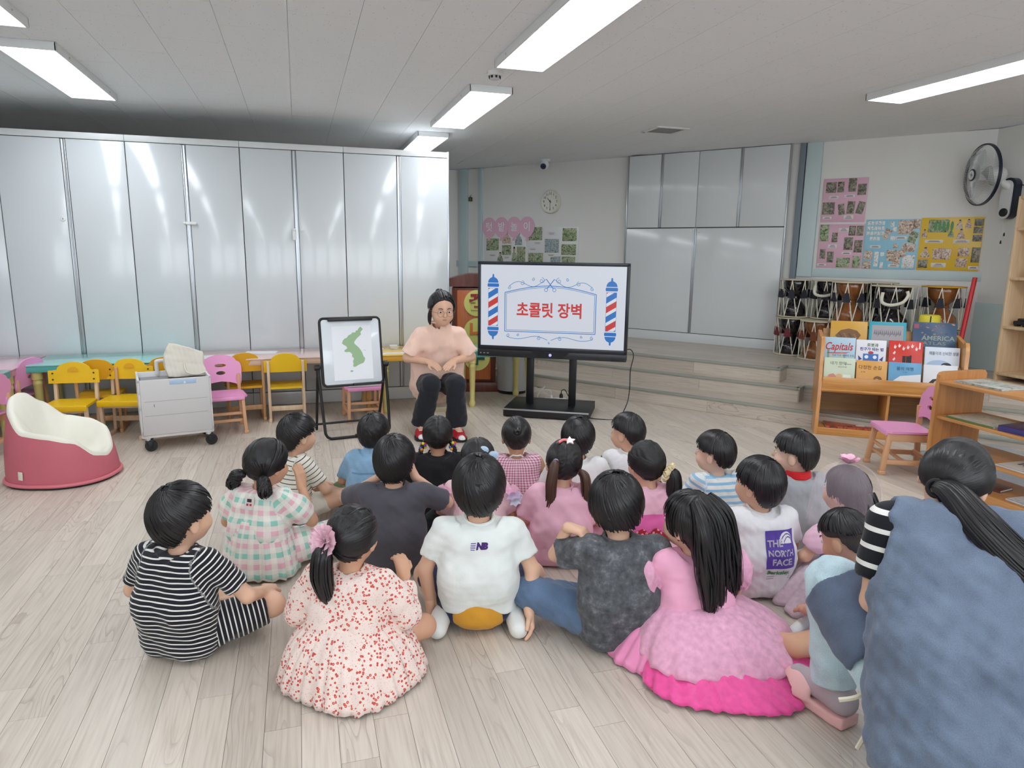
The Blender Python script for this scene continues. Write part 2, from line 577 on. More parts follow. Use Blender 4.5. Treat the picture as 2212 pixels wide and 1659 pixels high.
# ================================================================ ceiling lamps
M_LAMP = emis('lamp_diffuser', (243, 249, 255), LAMP_POWER)
M_LAMPF = mat('lamp_frame', (228, 230, 230), .45)
def ceiling_lamp(x, y0, y1, label):
    t = thing('ceiling_lamp', label, 'ceiling light', (x, (y0 + y1) / 2, CEIL), 0, 'LED panel lights on the ceiling')
    l = y1 - y0; w = .315
    f_ = MB()
    f_.box((0, l / 2 - .006, -.024), (w, .012, .048), .003); f_.box((0, -l / 2 + .006, -.024), (w, .012, .048), .003)
    f_.box((w / 2 - .006, 0, -.024), (.012, l, .048), .003); f_.box((-w / 2 + .006, 0, -.024), (.012, l, .048), .003)
    f_.build('frame', M_LAMPF, t)
    MB().box((0, 0, -.036), (w - .026, l - .026, .012), .003).build('diffuser', M_LAMP, t)
    sc = MB()
    for yy in (-l / 3, l / 3):
        for sx in (-1, 1): sc.ball((sx * (w / 2 + .001), yy, -.03), .006, 8, 6)
    sc.build('clip', M_ALU, t)
    return t
ceiling_lamp(-1.42, 4.78, 6.20, 'LED panel light on the ceiling before the tall white cupboards')
ceiling_lamp(-1.42, 2.98, 4.36, 'LED panel light cut by the upper left corner')
ceiling_lamp(1.34, 2.80, 4.29, 'largest LED panel light at the top centre, nearest the smoke detector')
ceiling_lamp(1.34, 4.93, 6.43, 'LED panel light between the smoke detector and the cupboard end')
ceiling_lamp(1.31, 6.95, 8.40, 'LED panel light partly hidden behind the last cupboard top')
ceiling_lamp(4.07, 2.80, 4.25, 'LED panel light at right above the wall fan and bookshelves')
# lamps behind the photographer keep the same grid
for X in (-1.42, 1.34, 4.07):
    for Y in (-1.3, .75):
        ceiling_lamp(X, Y, Y + 1.45, 'LED panel light outside the picture, %s row, %s the viewer' % ({-1.42: 'left', 1.34: 'middle', 4.07: 'right'}[X], 'far behind' if Y < 0 else 'above'))

# ================================================================ vents, detector, camera
def vent(x, y, label, w=.32, l=.32):
    t = thing('ceiling_vent', label, 'vent', (x, y, CEIL), 0, 'ceiling air vents')
    f_ = MB()
    for sx in (-1, 1):
        f_.box((sx * (w / 2 - .012), 0, -.006), (.034, l, .012), .003); f_.box((0, sx * (l / 2 - .012), -.006), (w, .034, .012), .003)
    f_.build('frame', M_WPLAS, t)
    MB().box((0, 0, -.001), (w - .04, l - .04, .002)).build('backing', mat('vent_back', (104, 104, 104), .7), t)
    for k in range(9):
        MB().box((0, -l / 2 + .045 + k * (l - .09) / 8, -.007), (w - .05, .014, .002), 0, (R(35), 0, 0)).build('slat', mat('vent_slat', (190, 190, 190), .5), t)
vent(3.32, 6.05, 'square air vent in the ceiling before the stage')
vent(3.86, 2.32, 'air vent at the upper right corner of the picture')
vent(-1.95, 3.55, 'small air vent on the ceiling by the left edge', .3, .2)
t = thing('smoke_detector', 'round white smoke detector on the ceiling', 'detector', (1.26, 4.56, CEIL))
MB().lathe([(.052, 0), (.052, -.018), (.044, -.026), (.040, -.026)], 28).build('base', M_WPLAS, t)
MB().lathe([(.034, -.026), (.036, -.040), (.028, -.050), (.010, -.052)], 24).build('sensor', mat('detector_grey', (205, 205, 205), .4), t)
g = MB()
for k in range(8):
    a = k * math.pi / 4
    g.box((.036 * math.cos(a), .036 * math.sin(a), -.036), (.006, .012, .014), 0, (0, 0, a))
g.build('slot', M_DARK, t)
t = thing('security_camera', 'white dome security camera hanging from the stage ceiling', 'camera', st(-4.95, 7.45, CEIL))
MB().lathe([(.060, 0), (.060, -.02), (.05, -.03), (.03, -.03)], 24).build('base', M_WPLAS, t)
MB().ball((-.02, -.02, -.065), (.056, .056, .06), 20, 12).build('housing', M_WPLAS, t)
MB().lathe([(.036, 0), (.036, .012), (.030, .016)], 20, M=Matrix.Translation((-.045, -.055, -.088)) @ Vector((0, 0, 1)).rotation_difference(Vector((-.45, -.72, -.5))).to_matrix().to_4x4()).build('lens_ring', mat('camera_blue', (40, 50, 96), .3), t)
MB().ball((-.052, -.066, -.096), .016, 12, 8).build('lens', M_BLACKP, t)
# ================================================================ implicit surfaces (bodies, clothes, soft things)
def v3(p): return np.array(p, dtype=np.float32)
def smin(a, b, k):
    h = np.maximum(k - np.abs(a - b), 0) / k
    return np.minimum(a, b) - h * h * k * .25
def smax(a, b, k): return -smin(-a, -b, k)
def d_cone(P, a, b, r1, r2):
    a = v3(a); ba = v3(b) - a
    t = np.clip(((P - a) @ ba) / max(1e-9, float(ba @ ba)), 0, 1)
    q = P - a - t[:, None] * ba
    return np.sqrt((q * q).sum(1)) - (r1 + (r2 - r1) * t)
def d_ell(P, c, r, Rm=None):
    q = P - v3(c)
    if Rm is not None: q = q @ Rm          # columns of Rm = local axes
    r = v3(r)
    k0 = np.sqrt(((q / r) ** 2).sum(1)); k1 = np.sqrt(((q / (r * r)) ** 2).sum(1)) + 1e-9
    return k0 * (k0 - 1) / k1
def d_plane(P, p, n):
    """negative on the side opposite to n"""
    n = v3(n); n = n / np.linalg.norm(n)
    return (P - v3(p)) @ n
def wob(P, amp, wl, seed=0, n=5):
    """soft folds: a few crossed sine waves"""
    g = np.random.RandomState(seed); o = np.zeros(len(P), np.float32)
    for i in range(n):
        d = g.normal(size=3); d /= np.linalg.norm(d)
        ph = g.rand() * 6.28; w = wl * (.7 + .7 * g.rand())
        bend = 1.3 * np.sin(P @ v3(g.normal(size=3) * 5) + g.rand() * 6)
        o += np.sin((P @ v3(d)) * (6.283 / w) + ph + bend)
    return o * (amp / n ** .5)

def surf(fn, lo, hi, h):
    """surface nets over a block-sparse grid -> verts, quads"""
    lo = v3(lo); hi = v3(hi); B = 8
    nb = np.maximum(1, np.ceil((hi - lo) / (B * h)).astype(int))
    n = nb * B + 1
    bi = np.stack(np.meshgrid(*[np.arange(k) for k in nb], indexing='ij'), -1).reshape(-1, 3)
    cen = lo + (bi + .5).astype(np.float32) * B * h
    dc = fn(cen)
    keep = np.abs(dc) < B * h * .866 * 1.25 + .012
    V = np.ones(n, np.float32)
    ins = bi[(~keep) & (dc < 0)]
    for b in ins: V[b[0] * B:b[0] * B + B + 1, b[1] * B:b[1] * B + B + 1, b[2] * B:b[2] * B + B + 1] = -1
    off = np.stack(np.meshgrid(*[np.arange(B + 1)] * 3, indexing='ij'), -1).reshape(-1, 3)
    kb = bi[keep]
    CH_ = 350
    for i in range(0, len(kb), CH_):
        idx = (kb[i:i + CH_, None, :] * B + off[None]).reshape(-1, 3)
        d = fn(lo + idx.astype(np.float32) * h)
        V[idx[:, 0], idx[:, 1], idx[:, 2]] = d
    S = V < 0
    c = S[:-1, :-1, :-1].astype(np.int8)
    for dx, dy, dz in [(1,0,0),(0,1,0),(0,0,1),(1,1,0),(1,0,1),(0,1,1),(1,1,1)]:
        c = c + S[dx:n[0]-1+dx, dy:n[1]-1+dy, dz:n[2]-1+dz]
    act = (c > 0) & (c < 8)
    ci = np.argwhere(act)
    if len(ci) == 0: return np.zeros((0, 3)), []
    cor = np.array([(i >> 2 & 1, i >> 1 & 1, i & 1) for i in range(8)])
    cv = np.stack([V[ci[:, 0] + k[0], ci[:, 1] + k[1], ci[:, 2] + k[2]] for k in cor], 1)
    acc = np.zeros((len(ci), 3)); cnt = np.zeros(len(ci))
    for i in range(8):
        for ax in range(3):
            j = i | (4 >> ax)
            if j == i: continue
            a, b = cv[:, i], cv[:, j]
            m = (a < 0) != (b < 0)
            t = np.where(m, a / np.where(m, a - b, 1), 0)
            p = cor[i][None, :] + t[:, None] * (cor[j] - cor[i])[None, :]
            acc += np.where(m[:, None], p, 0); cnt += m
    vs = lo + (ci + acc / cnt[:, None]) * h
    ID = np.full(act.shape, -1, np.int64); ID[ci[:, 0], ci[:, 1], ci[:, 2]] = np.arange(len(ci))
    F = []
    for ax in range(3):
        o1, o2 = [(1, 2), (2, 0), (0, 1)][ax]
        sl = [slice(None)] * 3; sh_ = [slice(None)] * 3
        sl[ax] = slice(0, -1); sh_[ax] = slice(1, None)
        A = S[tuple(sl)]; Bq = S[tuple(sh_)]
        e = np.argwhere(A != Bq)
        e = e[(e[:, o1] > 0) & (e[:, o2] > 0) & (e[:, o1] < n[o1] - 1) & (e[:, o2] < n[o2] - 1)]
        flip = A[e[:, 0], e[:, 1], e[:, 2]]
        u1 = np.zeros(3, int); u1[o1] = 1; u2_ = np.zeros(3, int); u2_[o2] = 1
        q = [e, e - u1, e - u1 - u2_, e - u2_]
        q = np.stack([ID[w[:, 0], w[:, 1], w[:, 2]] for w in q], 1)
        q = np.where(flip[:, None], q, q[:, ::-1])
        F.append(q[(q >= 0).all(1)])
    return vs, np.concatenate(F)

def np_mesh(name, vs, F, attrs=None, smooth=True):
    me = bpy.data.meshes.new(name)
    me.vertices.add(len(vs)); me.vertices.foreach_set('co', np.asarray(vs, np.float32).ravel())
    F = np.asarray(F, np.int32)
    me.loops.add(F.size); me.loops.foreach_set('vertex_index', F.ravel())
    me.polygons.add(len(F))
    me.polygons.foreach_set('loop_start', np.arange(0, F.size, F.shape[1], dtype=np.int32))
    me.polygons.foreach_set('loop_total', np.full(len(F), F.shape[1], np.int32))
    me.update(calc_edges=True); me.validate()
    if smooth: me.polygons.foreach_set('use_smooth', np.ones(len(me.polygons), bool))
    for k, a in (attrs or {}).items():
        if a.ndim == 1:
            at = me.attributes.new(k, 'FLOAT', 'POINT'); at.data.foreach_set('value', a.astype(np.float32))
        else:
            at = me.attributes.new(k, 'FLOAT_VECTOR', 'POINT'); at.data.foreach_set('vector', a.astype(np.float32).ravel())
    return me
def sdf_obj(name, fn, lo, hi, h, material, parent=None, attr=None):
    vs, F = surf(fn, lo, hi, h)
    me = np_mesh(name, vs, F, attr(vs.astype(np.float32)) if attr else None)
    return obj(name, me, material, parent)
# ================================================================ tall cupboards on the left
CY = 6.53
def handle_strip(parent, x, z0, z1, y):
    s = MB()
    s.box((x - .011, y - .004, (z0 + z1) / 2), (.010, .016, z1 - z0), .002)
    s.box((x + .011, y - .004, (z0 + z1) / 2), (.010, .016, z1 - z0), .002)
    s.box((x, y + .006, (z0 + z1) / 2), (.014, .01, z1 - z0), 0)
    return s.build('handle_strip', M_ALU, parent)
cup = [(-2.22, -1.31, -1.75, 'tall white glossy cupboard at the left edge, round lock on its door'),
       (-1.31, -.44, -.875, 'tall white glossy cupboard with a closed white latch across the doors'),
       (-.44, .42, .0, 'tall white glossy cupboard with an open hanging latch'),
       (.42, 1.37, .905, 'tall white glossy cupboard at the right end, behind the seated teacher'),
       (-3.12, -2.22, -2.66, 'tall white glossy cupboard cut off by the left picture edge')]
for x0, x1, xs, lab in cup:
    t = thing('wall_cupboard', lab, 'cupboard', ((x0 + x1) / 2, CY, 0), 0, 'row of tall white cupboards')
    c = (x0 + x1) / 2; w = x1 - x0
    b_ = MB()
    b_.box((0, .30, 1.15), (w - .002, .55, 2.30), .003)
    b_.build('body', M_WPLAS, t)
    MB().box((0, .012, 2.272), (w - .002, .03, .05), .003).build('top_rail', mat('rail_white', (214, 216, 216), .4), t)
    MB().box((0, .008, .06), (w - .002, .03, .115), .003).build('plinth', M_GLOSS2, t)
    for a, b2 in ((x0, xs - .016), (xs + .016, x1)):
        d = MB().box(((a + b2) / 2 - c, .011, 1.183), (b2 - a - .007, .022, 2.118), .002).build('door', M_GLOSS, t)
    handle_strip(t, xs - c, .125, 2.24, .006)
    MB().box((0, .022, 1.15), (w - .004, .004, 2.2)).build('gap_shadow_board', mat('gap_dark', (70, 74, 78), .7), t)
    if x1 == 1.37:
        MB().box((w / 2 - .008, .0, 1.15), (.016, .02, 2.3), .002).build('end_frame', M_ALU, t)
    if x0 == -2.22:
        l = MB().lathe([(.019, 0), (.019, .006), (.012, .009)], 20, M=Matrix.Translation((xs - c - .05, -.001, 1.62)) @ Matrix.Rotation(R(90), 4, 'X')).build('lock', M_WPLAS, t)
        MB().box((xs - c - .05, -.010, 1.62), (.004, .003, .012)).build('keyhole', M_DARK, l)
    if x0 == -1.31:
        l = MB().box((xs - c + .015, -.016, 1.607), (.10, .018, .026), .008).build('latch', M_WPLAS, t)
        MB().ball((xs - c - .028, -.026, 1.607), (.012, .006, .012), 12, 8).build('button', M_WPLAS, l)
    if x0 == -.44:
        l = MB().box((xs - c - .024, -.014, 1.53), (.032, .016, .10), .008).build('latch', M_WPLAS, t)
        MB().ball((xs - c - .02, -.026, 1.572), (.012, .006, .012), 12, 8).build('button', M_WPLAS, l)
        MB().lathe([(.014, 0), (.014, .006), (.009, .009)], 20, M=Matrix.Translation((xs - c + .045, -.001, 1.57)) @ Matrix.Rotation(R(90), 4, 'X')).build('latch_catch', M_WPLAS, t)
# ================================================================ stage cupboard
t = st_thing('stage_cupboard', 'white built-in cupboard on the stage with four upper and two lower doors', 'cupboard', -2.99, 7.715, .39)
s0, s1 = -3.925, -2.085
lx = lambda s: s + 2.99
H0 = .39
MB().box((lx((s0 + s1) / 2), .035, (CEIL - H0) / 2), (s1 - s0, .045, CEIL - H0 - .002), .002).build('body', mat('gap_dark', (70, 74, 78), .7), t)
def sdoor(a, b2, z0, z1):
    MB().box((lx((a + b2) / 2), .004, (z0 + z1) / 2 - H0), (b2 - a - .006, .022, z1 - z0 - .006), .002).build('door', M_GLOSS2, t)
cuts = [s0, -3.50, -3.06, -2.58, s1]
for i in range(4): sdoor(cuts[i] + (.014 if i in (1, 3) else 0), cuts[i + 1] - (.014 if i in (0, 2) else 0), 1.705, CEIL - .004)
sdoor(s0, -3.06 - .014, .50, 1.70); sdoor(-3.06 + .014, s1, .50, 1.70)
MB().box((lx((s0 + s1) / 2), .004, .054), (s1 - s0, .024, .104), .002).build('plinth', M_GLOSS2, t)
for sx, z0, z1 in ((-3.50, 1.71, CEIL - .005), (-2.58, 1.71, CEIL - .005), (-3.06, .5, 1.7)):
    handle_strip(t, lx(sx), z0 - H0, z1 - H0, .0)
for sx in (s0 - .008, s1 + .008):
    MB().box((lx(sx), .004, (CEIL - H0) / 2), (.016, .03, CEIL - H0 - .003), .002).build('side_frame', M_ALU, t)
for k in (-1, 1):
    MB().lathe([(.014, 0), (.014, .006), (.009, .009)], 18, M=Matrix.Translation((lx(-3.06) + k * .045, -.008, 1.66 - H0)) @ Matrix.Rotation(R(90), 4, 'X')).build('lock', M_WPLAS, t)

# ================================================================ wall clock
t = st_thing('wall_clock', 'round white wall clock with black numerals showing half past ten', 'clock', -5.06, WD, 2.055)
Mx = Matrix.Rotation(R(90), 4, 'X')
MB().lathe([(.150, 0), (.150, .03), (.142, .042), (.132, .042), (.130, .030)], 40, M=Mx).build('rim', mat('clock_rim', (224, 222, 210), .4), t)
MB().lathe([(.131, .0), (.131, .031)], 40, M=Mx).build('face', mat('clock_face', (236, 234, 222), .5), t)
for h in range(1, 13):
    a = R(90 - 30 * h)
    text('numeral', str(h), .044, (.100 * math.cos(a), -.0335, .100 * math.sin(a)), FRONT, M_BLACKP, t)
def hand(ang, ln, w):
    a = R(90 - ang); d = Vector((math.cos(a), 0, math.sin(a)))
    MB().bar(Vector((0, -.036, 0)) - d * .022, Vector((0, -.036, 0)) + d * ln, w, .0015, 0, (0, 1, 0)).build('hand', M_BLACKP, t)
hand(315, .062, .006); hand(180, .098, .0045)
MB().lathe([(.007, .030), (.007, .039)], 14, M=Mx).build('pin', M_BLACKP, t)
# little hanging bell ornament
t = st_thing('wall_ornament', 'tiny dark lantern ornament on the pale pillar', 'ornament', -6.40, WD - .005, 2.13)
MB().lathe([(.020, -.03), (.026, -.025), (.026, .02), (.012, .032)], 14, c=(0, -.03, 0)).build('body', mat('ornament_brass', (86, 82, 52), .4, metal=.4), t)
MB().tube([(0, -.03, .03), (0, -.03, .05), (0, -.005, .056)], .003, 8).build('hook', M_BLACKM, t)

# ================================================================ wall displays
def photo_mat(name, cols, scale):
    if name in MATS: return MATS[name]
    m, nt, b, N, L = nmat(name)
    tc = N.new('ShaderNodeTexCoord'); oi = N.new('ShaderNodeObjectInfo')
    ml = N.new('ShaderNodeMath'); ml.operation = 'MULTIPLY'; ml.inputs[1].default_value = 91.0
    L.new(oi.outputs['Random'], ml.inputs[0])
    ad = N.new('ShaderNodeVectorMath'); ad.operation = 'ADD'
    L.new(tc.outputs['Object'], ad.inputs[0]); L.new(ml.outputs[0], ad.inputs[1])
    nz = N.new('ShaderNodeTexNoise'); nz.inputs['Scale'].default_value = scale; nz.inputs['Detail'].default_value = 4; nz.inputs['Distortion'].default_value = 1.2
    L.new(ad.outputs[0], nz.inputs['Vector'])
    r = ramp(N, [(.25 + .5 * i / (len(cols) - 1), c) for i, c in enumerate(cols)])
    L.new(nz.outputs['Fac'], r.inputs['Fac'])
    L.new(r.outputs['Color'], b.inputs['Base Color'])
    b.inputs['Roughness'].default_value = .35
    MATS[name] = m
    return m
P_GREEN = photo_mat('photo_garden', [(40, 52, 36), (84, 112, 70), (150, 166, 128), (196, 190, 170), (150, 110, 92)], 30)
P_GREY = photo_mat('photo_outdoor', [(46, 44, 46), (92, 84, 82), (120, 122, 100), (176, 160, 150), (150, 84, 70)], 34)
P_PEOPLE = photo_mat('photo_group', [(50, 42, 40), (150, 118, 100), (206, 180, 160), (230, 220, 208), (120, 100, 60)], 44)
P_BW = photo_mat('photo_drawing', [(60, 60, 62), (190, 190, 188), (236, 236, 232), (240, 240, 238), (120, 120, 118)], 60)
P_BLUE = photo_mat('photo_greenhouse', [(60, 74, 92), (128, 140, 158), (188, 196, 200), (96, 120, 84), (60, 84, 60)], 36)
M_CAP = mat('caption_paper', (226, 222, 220), .5)
M_CAPT = mat('caption_ink', (84, 80, 84), .6)
def board(label, s0, z0, s1, z1, colr, items, cat='poster', name='poster_board', wav=0.0):
    t = st_thing(name, label, cat, (s0 + s1) / 2, WD - .0, (z0 + z1) / 2, 'photo boards on the stage wall')
    w, h = s1 - s0, z1 - z0
    MB().box((0, -.006, 0), (w, .012, h), .002).build('backing', mat('board_' + '_'.join(map(str, colr)), colr, .28, var=.03), t)
    for it in items:
        k, u, v, a, b2 = it[:5]; rot = it[5] if len(it) > 5 else 0
        x, z = (u - .5) * w, (.5 - v) * h
        if k == 'cap':
            o = MB().box((x, -.0135, z), (a * w, .002, b2 * h), .0009).build('caption', M_CAP, t)
            n = 2 if b2 * h > .035 else 1
            for q in range(n + 1):
                MB().box((x, -.0148, z + (q - n / 2) * b2 * h * .26), (a * w * (.7 - .15 * q), .0006, .004)).build('text_line', M_CAPT, o)
        elif k == 'oval':
            poly = [(x + a * w / 2 * math.cos(i * math.pi / 12), z + b2 * h / 2 * math.sin(i * math.pi / 12)) for i in range(24)]
            o = MB().prism(poly, .002, Matrix.Translation((0, -.0135, 0))).build('caption', M_CAP, t)
            MB().box((x, -.0148, z + .006), (a * w * .6, .0006, .004)).build('text_line', M_CAPT, o)
            MB().box((x, -.0148, z - .006), (a * w * .45, .0006, .004)).build('text_line', M_CAPT, o)
        elif k == 'person':      # cut-out figure of a child
            P2 = [(-.5, -.5), (-.42, -.12), (-.28, .08), (-.12, .14), (-.20, .26), (-.18, .42), (-.05, .5), (.10, .5), (.2, .4), (.2, .26), (.12, .14), (.28, .08), (.42, -.12), (.5, -.5)]
            poly = [(x + p * a * w, z + q * b2 * h) for p, q in P2]
            o = MB().prism(poly, .002, Matrix.Translation((0, -.0135, 0))).build('cutout', it[6] if len(it) > 6 else P_PEOPLE, t)
            hd = [(x + .16 * a * w * math.cos(i * math.pi / 6), z + (.37 + .13 * math.sin(i * math.pi / 6)) * b2 * h) for i in range(12)]
            MB().prism(hd, .0022, Matrix.Translation((0, -.0137, 0))).build('face', mat('print_skin', (206, 170, 148), .5), o)
            MB().prism([(p, q) for p, q in hd if q > z + .37 * b2 * h - .0001], .0024, Matrix.Translation((0, -.0139, 0))).build('hair', M_BLACKP, o)
        else:
            MB().box((0, 0, 0), (a * w, .002, b2 * h), .0008, (0, R(rot), 0)).build('photo', k, t, loc=(x, -.0135, z))
    return t
PINK = (222, 178, 196)
board('pink photo board, upper one, with four outdoor pictures above three', -1.745, 1.745, -1.335, 2.175, PINK,
      [(P_GREY, .18, .20, .24, .24), (P_GREY, .40, .20, .15, .24), (P_GREY, .66, .16, .18, .30), (P_GREY, .88, .27, .19, .25),
       ('cap', .26, .43, .22, .07), ('cap', .62, .41, .24, .06),
       (P_GREY, .16, .68, .28, .28), (P_GREY, .46, .71, .14, .25, -8), (P_GREY, .67, .67, .17, .28, 4), (P_GREY, .89, .68, .16, .28, 12),
       ('cap', .15, .90, .2, .06), ('cap', .64, .89, .22, .09)])
board('pink photo board, lower one, with nine small outdoor pictures', -1.745, 1.285, -1.325, 1.725, PINK,
      [(P_GREEN, .12, .20, .20, .38), (P_GREY, .36, .30, .13, .22), ('cap', .55, .13, .22, .08), (P_GREY, .74, .15, .15, .22), (P_GREY, .91, .15, .15, .22),
       (P_GREY, .68, .44, .20, .28), (P_GREY, .90, .50, .18, .28), ('cap', .33, .50, .20, .08), (P_GREY, .12, .68, .13, .22), (P_GREY, .30, .75, .15, .25),
       ('cap', .66, .66, .22, .06), (P_GREEN, .60, .87, .30, .22), (P_GREEN, .89, .85, .17, .27), ('cap', .12, .93, .2, .05)])
it = []
rr = random.Random(3)
for j in range(4):
    for i in range(5):
        if j == 3 and i not in (1, 2, 3): continue
        it.append((P_BW, .06 + .068 * i, .07 + .105 * j, .055, .075, rr.uniform(-4, 4)))
it += [(P_PEOPLE, .76, .16, .30, .28), (P_PEOPLE, .94, .10, .12, .18), (P_PEOPLE, .44, .24, .12, .09, 20), (P_PEOPLE, .39, .34, .12, .10, 25), (P_GREEN, .90, .36, .15, .22, 18),
       ('cap', .68, .37, .22, .06), (P_BW, .50, .10, .07, .10), (P_BW, .55, .20, .07, .09), (P_BW, .53, .38, .08, .09), ('cap', .22, .55, .20, .06),
       (P_PEOPLE, .60, .53, .09, .09), (P_PEOPLE, .84, .56, .24, .16, 6), (P_PEOPLE, .10, .72, .16, .17), (P_PEOPLE, .09, .92, .16, .15), (P_BW, .26, .80, .08, .30),
       (P_PEOPLE, .52, .72, .14, .22), (P_PEOPLE, .64, .82, .14, .16), (P_PEOPLE, .70, .68, .20, .14), (P_BW, .86, .84, .22, .26), ('cap', .60, .93, .20, .06), (P_BW, .37, .70, .07, .08), (P_BW, .37, .92, .06, .12)]
board('light blue photo board crowded with small cut-outs and drawings', -1.315, 1.285, -.845, 1.765, (150, 202, 222), it)
it = [(P_GREEN, .29, .16, .34, .24), ('cap', .24, .45, .30, .06), ('person', .62, .13, .11, .17), ('person', .76, .12, .11, .17), ('person', .66, .31, .13, .19),
      ('cap', .68, .45, .26, .07), (P_GREY, .92, .10, .14, .13), (P_GREY, .92, .24, .14, .12), (P_GREY, .92, .39, .14, .12), ('person', .07, .30, .10, .16), ('person', .50, .28, .10, .18, 0, P_GREEN),
      ('person', .12, .66, .16, .20), (P_PEOPLE, .32, .69, .15, .21, -4), (P_PEOPLE, .46, .69, .15, .21, 6), (P_PEOPLE, .74, .65, .18, .16), (P_PEOPLE, .72, .85, .18, .16), (P_GREY, .93, .70, .13, .28),
      (P_GREY, .10, .88, .16, .16), ('cap', .36, .90, .24, .08), ('cap', .92, .94, .16, .06)]
yb = board('yellow photo board with pictures of children, under the fan', -.835, 1.285, -.335, 1.775, (232, 192, 60), it)
for k in range(5):
    poly = [(-.13 + k * .033 + .013 * math.cos(i * math.pi / 8), .165 + .045 * math.sin(i * math.pi / 8)) for i in range(16)]
    MB().prism(poly, .002, Matrix.Translation((0, -.0155, 0))).build('leaf_print', mat('leaf_green', (96, 150, 92), .5), yb)
WB = (226, 226, 224)
def garden_board(s0, s1, items, lab): return board(lab, s0, 1.05, s1, 1.73, WB, items)
garden_board(-6.16, -5.44, [(P_GREEN, .20, .33, .30, .24), ('person', .54, .18, .22, .26), ('person', .82, .20, .17, .28, 0, P_BLUE), ('oval', .20, .55, .22, .07), (P_GREEN, .54, .44, .22, .20), ('person', .39, .58, .15, .20, 0, P_GREEN), ('oval', .54, .59, .20, .06), ('person', .72, .52, .12, .30, 0, P_GREEN), (P_GREEN, .88, .52, .20, .30)], 'white garden photo board under the pink balloon letters')
garden_board(-5.42, -4.63, [(P_GREEN, .16, .12, .27, .25), ('oval', .48, .12, .20, .08), (P_GREEN, .83, .14, .27, .24), ('oval', .20, .30, .20, .07), (P_BLUE, .49, .35, .28, .26), (P_GREEN, .82, .42, .28, .20), ('oval', .11, .42, .20, .07), ('oval', .48, .53, .20, .07), (P_GREEN, .17, .62, .30, .26), (P_BLUE, .57, .66, .20, .22), (P_GREEN, .82, .66, .26, .22)], 'white garden photo board below the wall clock')
M_BALL = mat('balloon_pink', (232, 186, 204), .25)
M_WLET = mat('letter_white', (238, 240, 242), .4)
for k, (ch, lab) in enumerate(zip('텃밭놀이', ('first pink paper balloon with a Korean letter, beside the pillar', 'second pink paper balloon with a Korean letter', 'third pink paper balloon with a Korean letter', 'fourth pink paper balloon with a Korean letter, nearest the clock'))):
    s = -6.075 + k * .215
    t = st_thing('paper_balloon', lab, 'wall decoration', s, WD - .016 - .002 * (k % 2), 1.735, 'balloon letters on the stage wall')
    poly = [(.122 * math.cos(a) * (1 - .10 * max(0, -math.sin(a))), .138 * math.sin(a)) for a in [i * math.pi / 18 for i in range(36)]]
    MB().prism(poly, .003, Matrix.Translation((0, -.002, 0))).build('balloon', M_BALL, t)
    MB().prism([(-.004, -.13), (.004, -.13), (.035, -.178), (-.035, -.178)], .003, Matrix.Translation((0, -.002, 0))).build('knot', M_BALL, t)
    text('letter', ch, .135, (0, -.004, .0), FRONT, M_WLET, t, bold=.001)

# ================================================================ interactive TV on stand
PT0, PT1 = Vector((1.496, 5.905, 0)), Vector((2.63, 5.256, 0))
u = (PT1 - PT0).normalized(); TVA = math.atan2(u.y, u.x); Tc = (PT0 + PT1) / 2
TW_ = (PT1 - PT0).length
t = thing('interactive_display', 'large black interactive display on a black floor stand showing a barber pole slide', 'television', (Tc.x, Tc.y, 0), TVA)
zc0, zc1 = .495, 1.322
MB().box((0, .045, (zc0 + zc1) / 2), (TW_, .085, zc1 - zc0), .008).build('cabinet', M_BLACKP, t)
bez = MB()
sx0, sx1, sz0, sz1 = -TW_ / 2 + .026, TW_ / 2 - .026, .592, 1.294
bez.box((0, -.004, (sz1 + zc1) / 2 + .001), (TW_, .016, zc1 - sz1), .003); bez.box((0, -.004, .576), (TW_, .016, .034), .003)
bez.box((-TW_ / 2 + .013, -.004, .94), (.026, .016, .76), .003); bez.box((TW_ / 2 - .013, -.004, .94), (.026, .016, .76), .003)
bez.build('bezel', mat('bezel_black', (30, 34, 44), .3), t)
bar = MB().box((0, -.005, .527), (TW_, .02, .062), .004).build('control_bar', mat('bar_black', (34, 36, 42), .35), t)
MB().prism([(-.17, .556), (.17, .556), (.10, .50), (-.10, .50)], .004, Matrix.Translation((0, -.016, 0))).build('bar_panel', mat('bar_panel', (24, 25, 30), .3), bar)
MB().lathe([(.013, 0), (.013, .003)], 18, M=Matrix.Translation((0, -.017, .528)) @ Mx).build('power_button', emis('button_glow', (190, 176, 240), 1.0), bar)
for k in range(3): MB().box((-TW_ / 2 + .03 + k * .032, -.016, .524), (.016 if k else .011, .004, .007 if k else .011), 0).build('port', mat('port_grey', (150, 150, 155), .4), bar)
MB().box((TW_ / 2 - .075, -.016, .512), (.11, .004, .022), .006).build('key_panel', M_DARK, bar)
SCR = 0.64
M_SCREEN = emis('screen_white', (228, 234, 246), SCR)
scr = MB().box((0, .0005, (sz0 + sz1) / 2), (sx1 - sx0, .004, sz1 - sz0)).build('screen', M_SCREEN, t)
sw, shh = sx1 - sx0, sz1 - sz0
def S(uu, vv): return (sx0 + uu * sw, sz1 - vv * shh)
E_BLUE = emis('screen_blue', (40, 122, 206), SCR); E_RED = emis('screen_red', (214, 58, 58), SCR); E_BLUE2 = emis('screen_light_blue', (62, 142, 206), SCR); E_WHITE = emis('screen_bright', (238, 242, 250), SCR)
scy = -.0022
def flat(poly, m_, nm, par=scr, y=scy, th=.0008): return MB().prism(poly, th, Matrix.Translation((0, y, 0))).build(nm, m_, par, None)
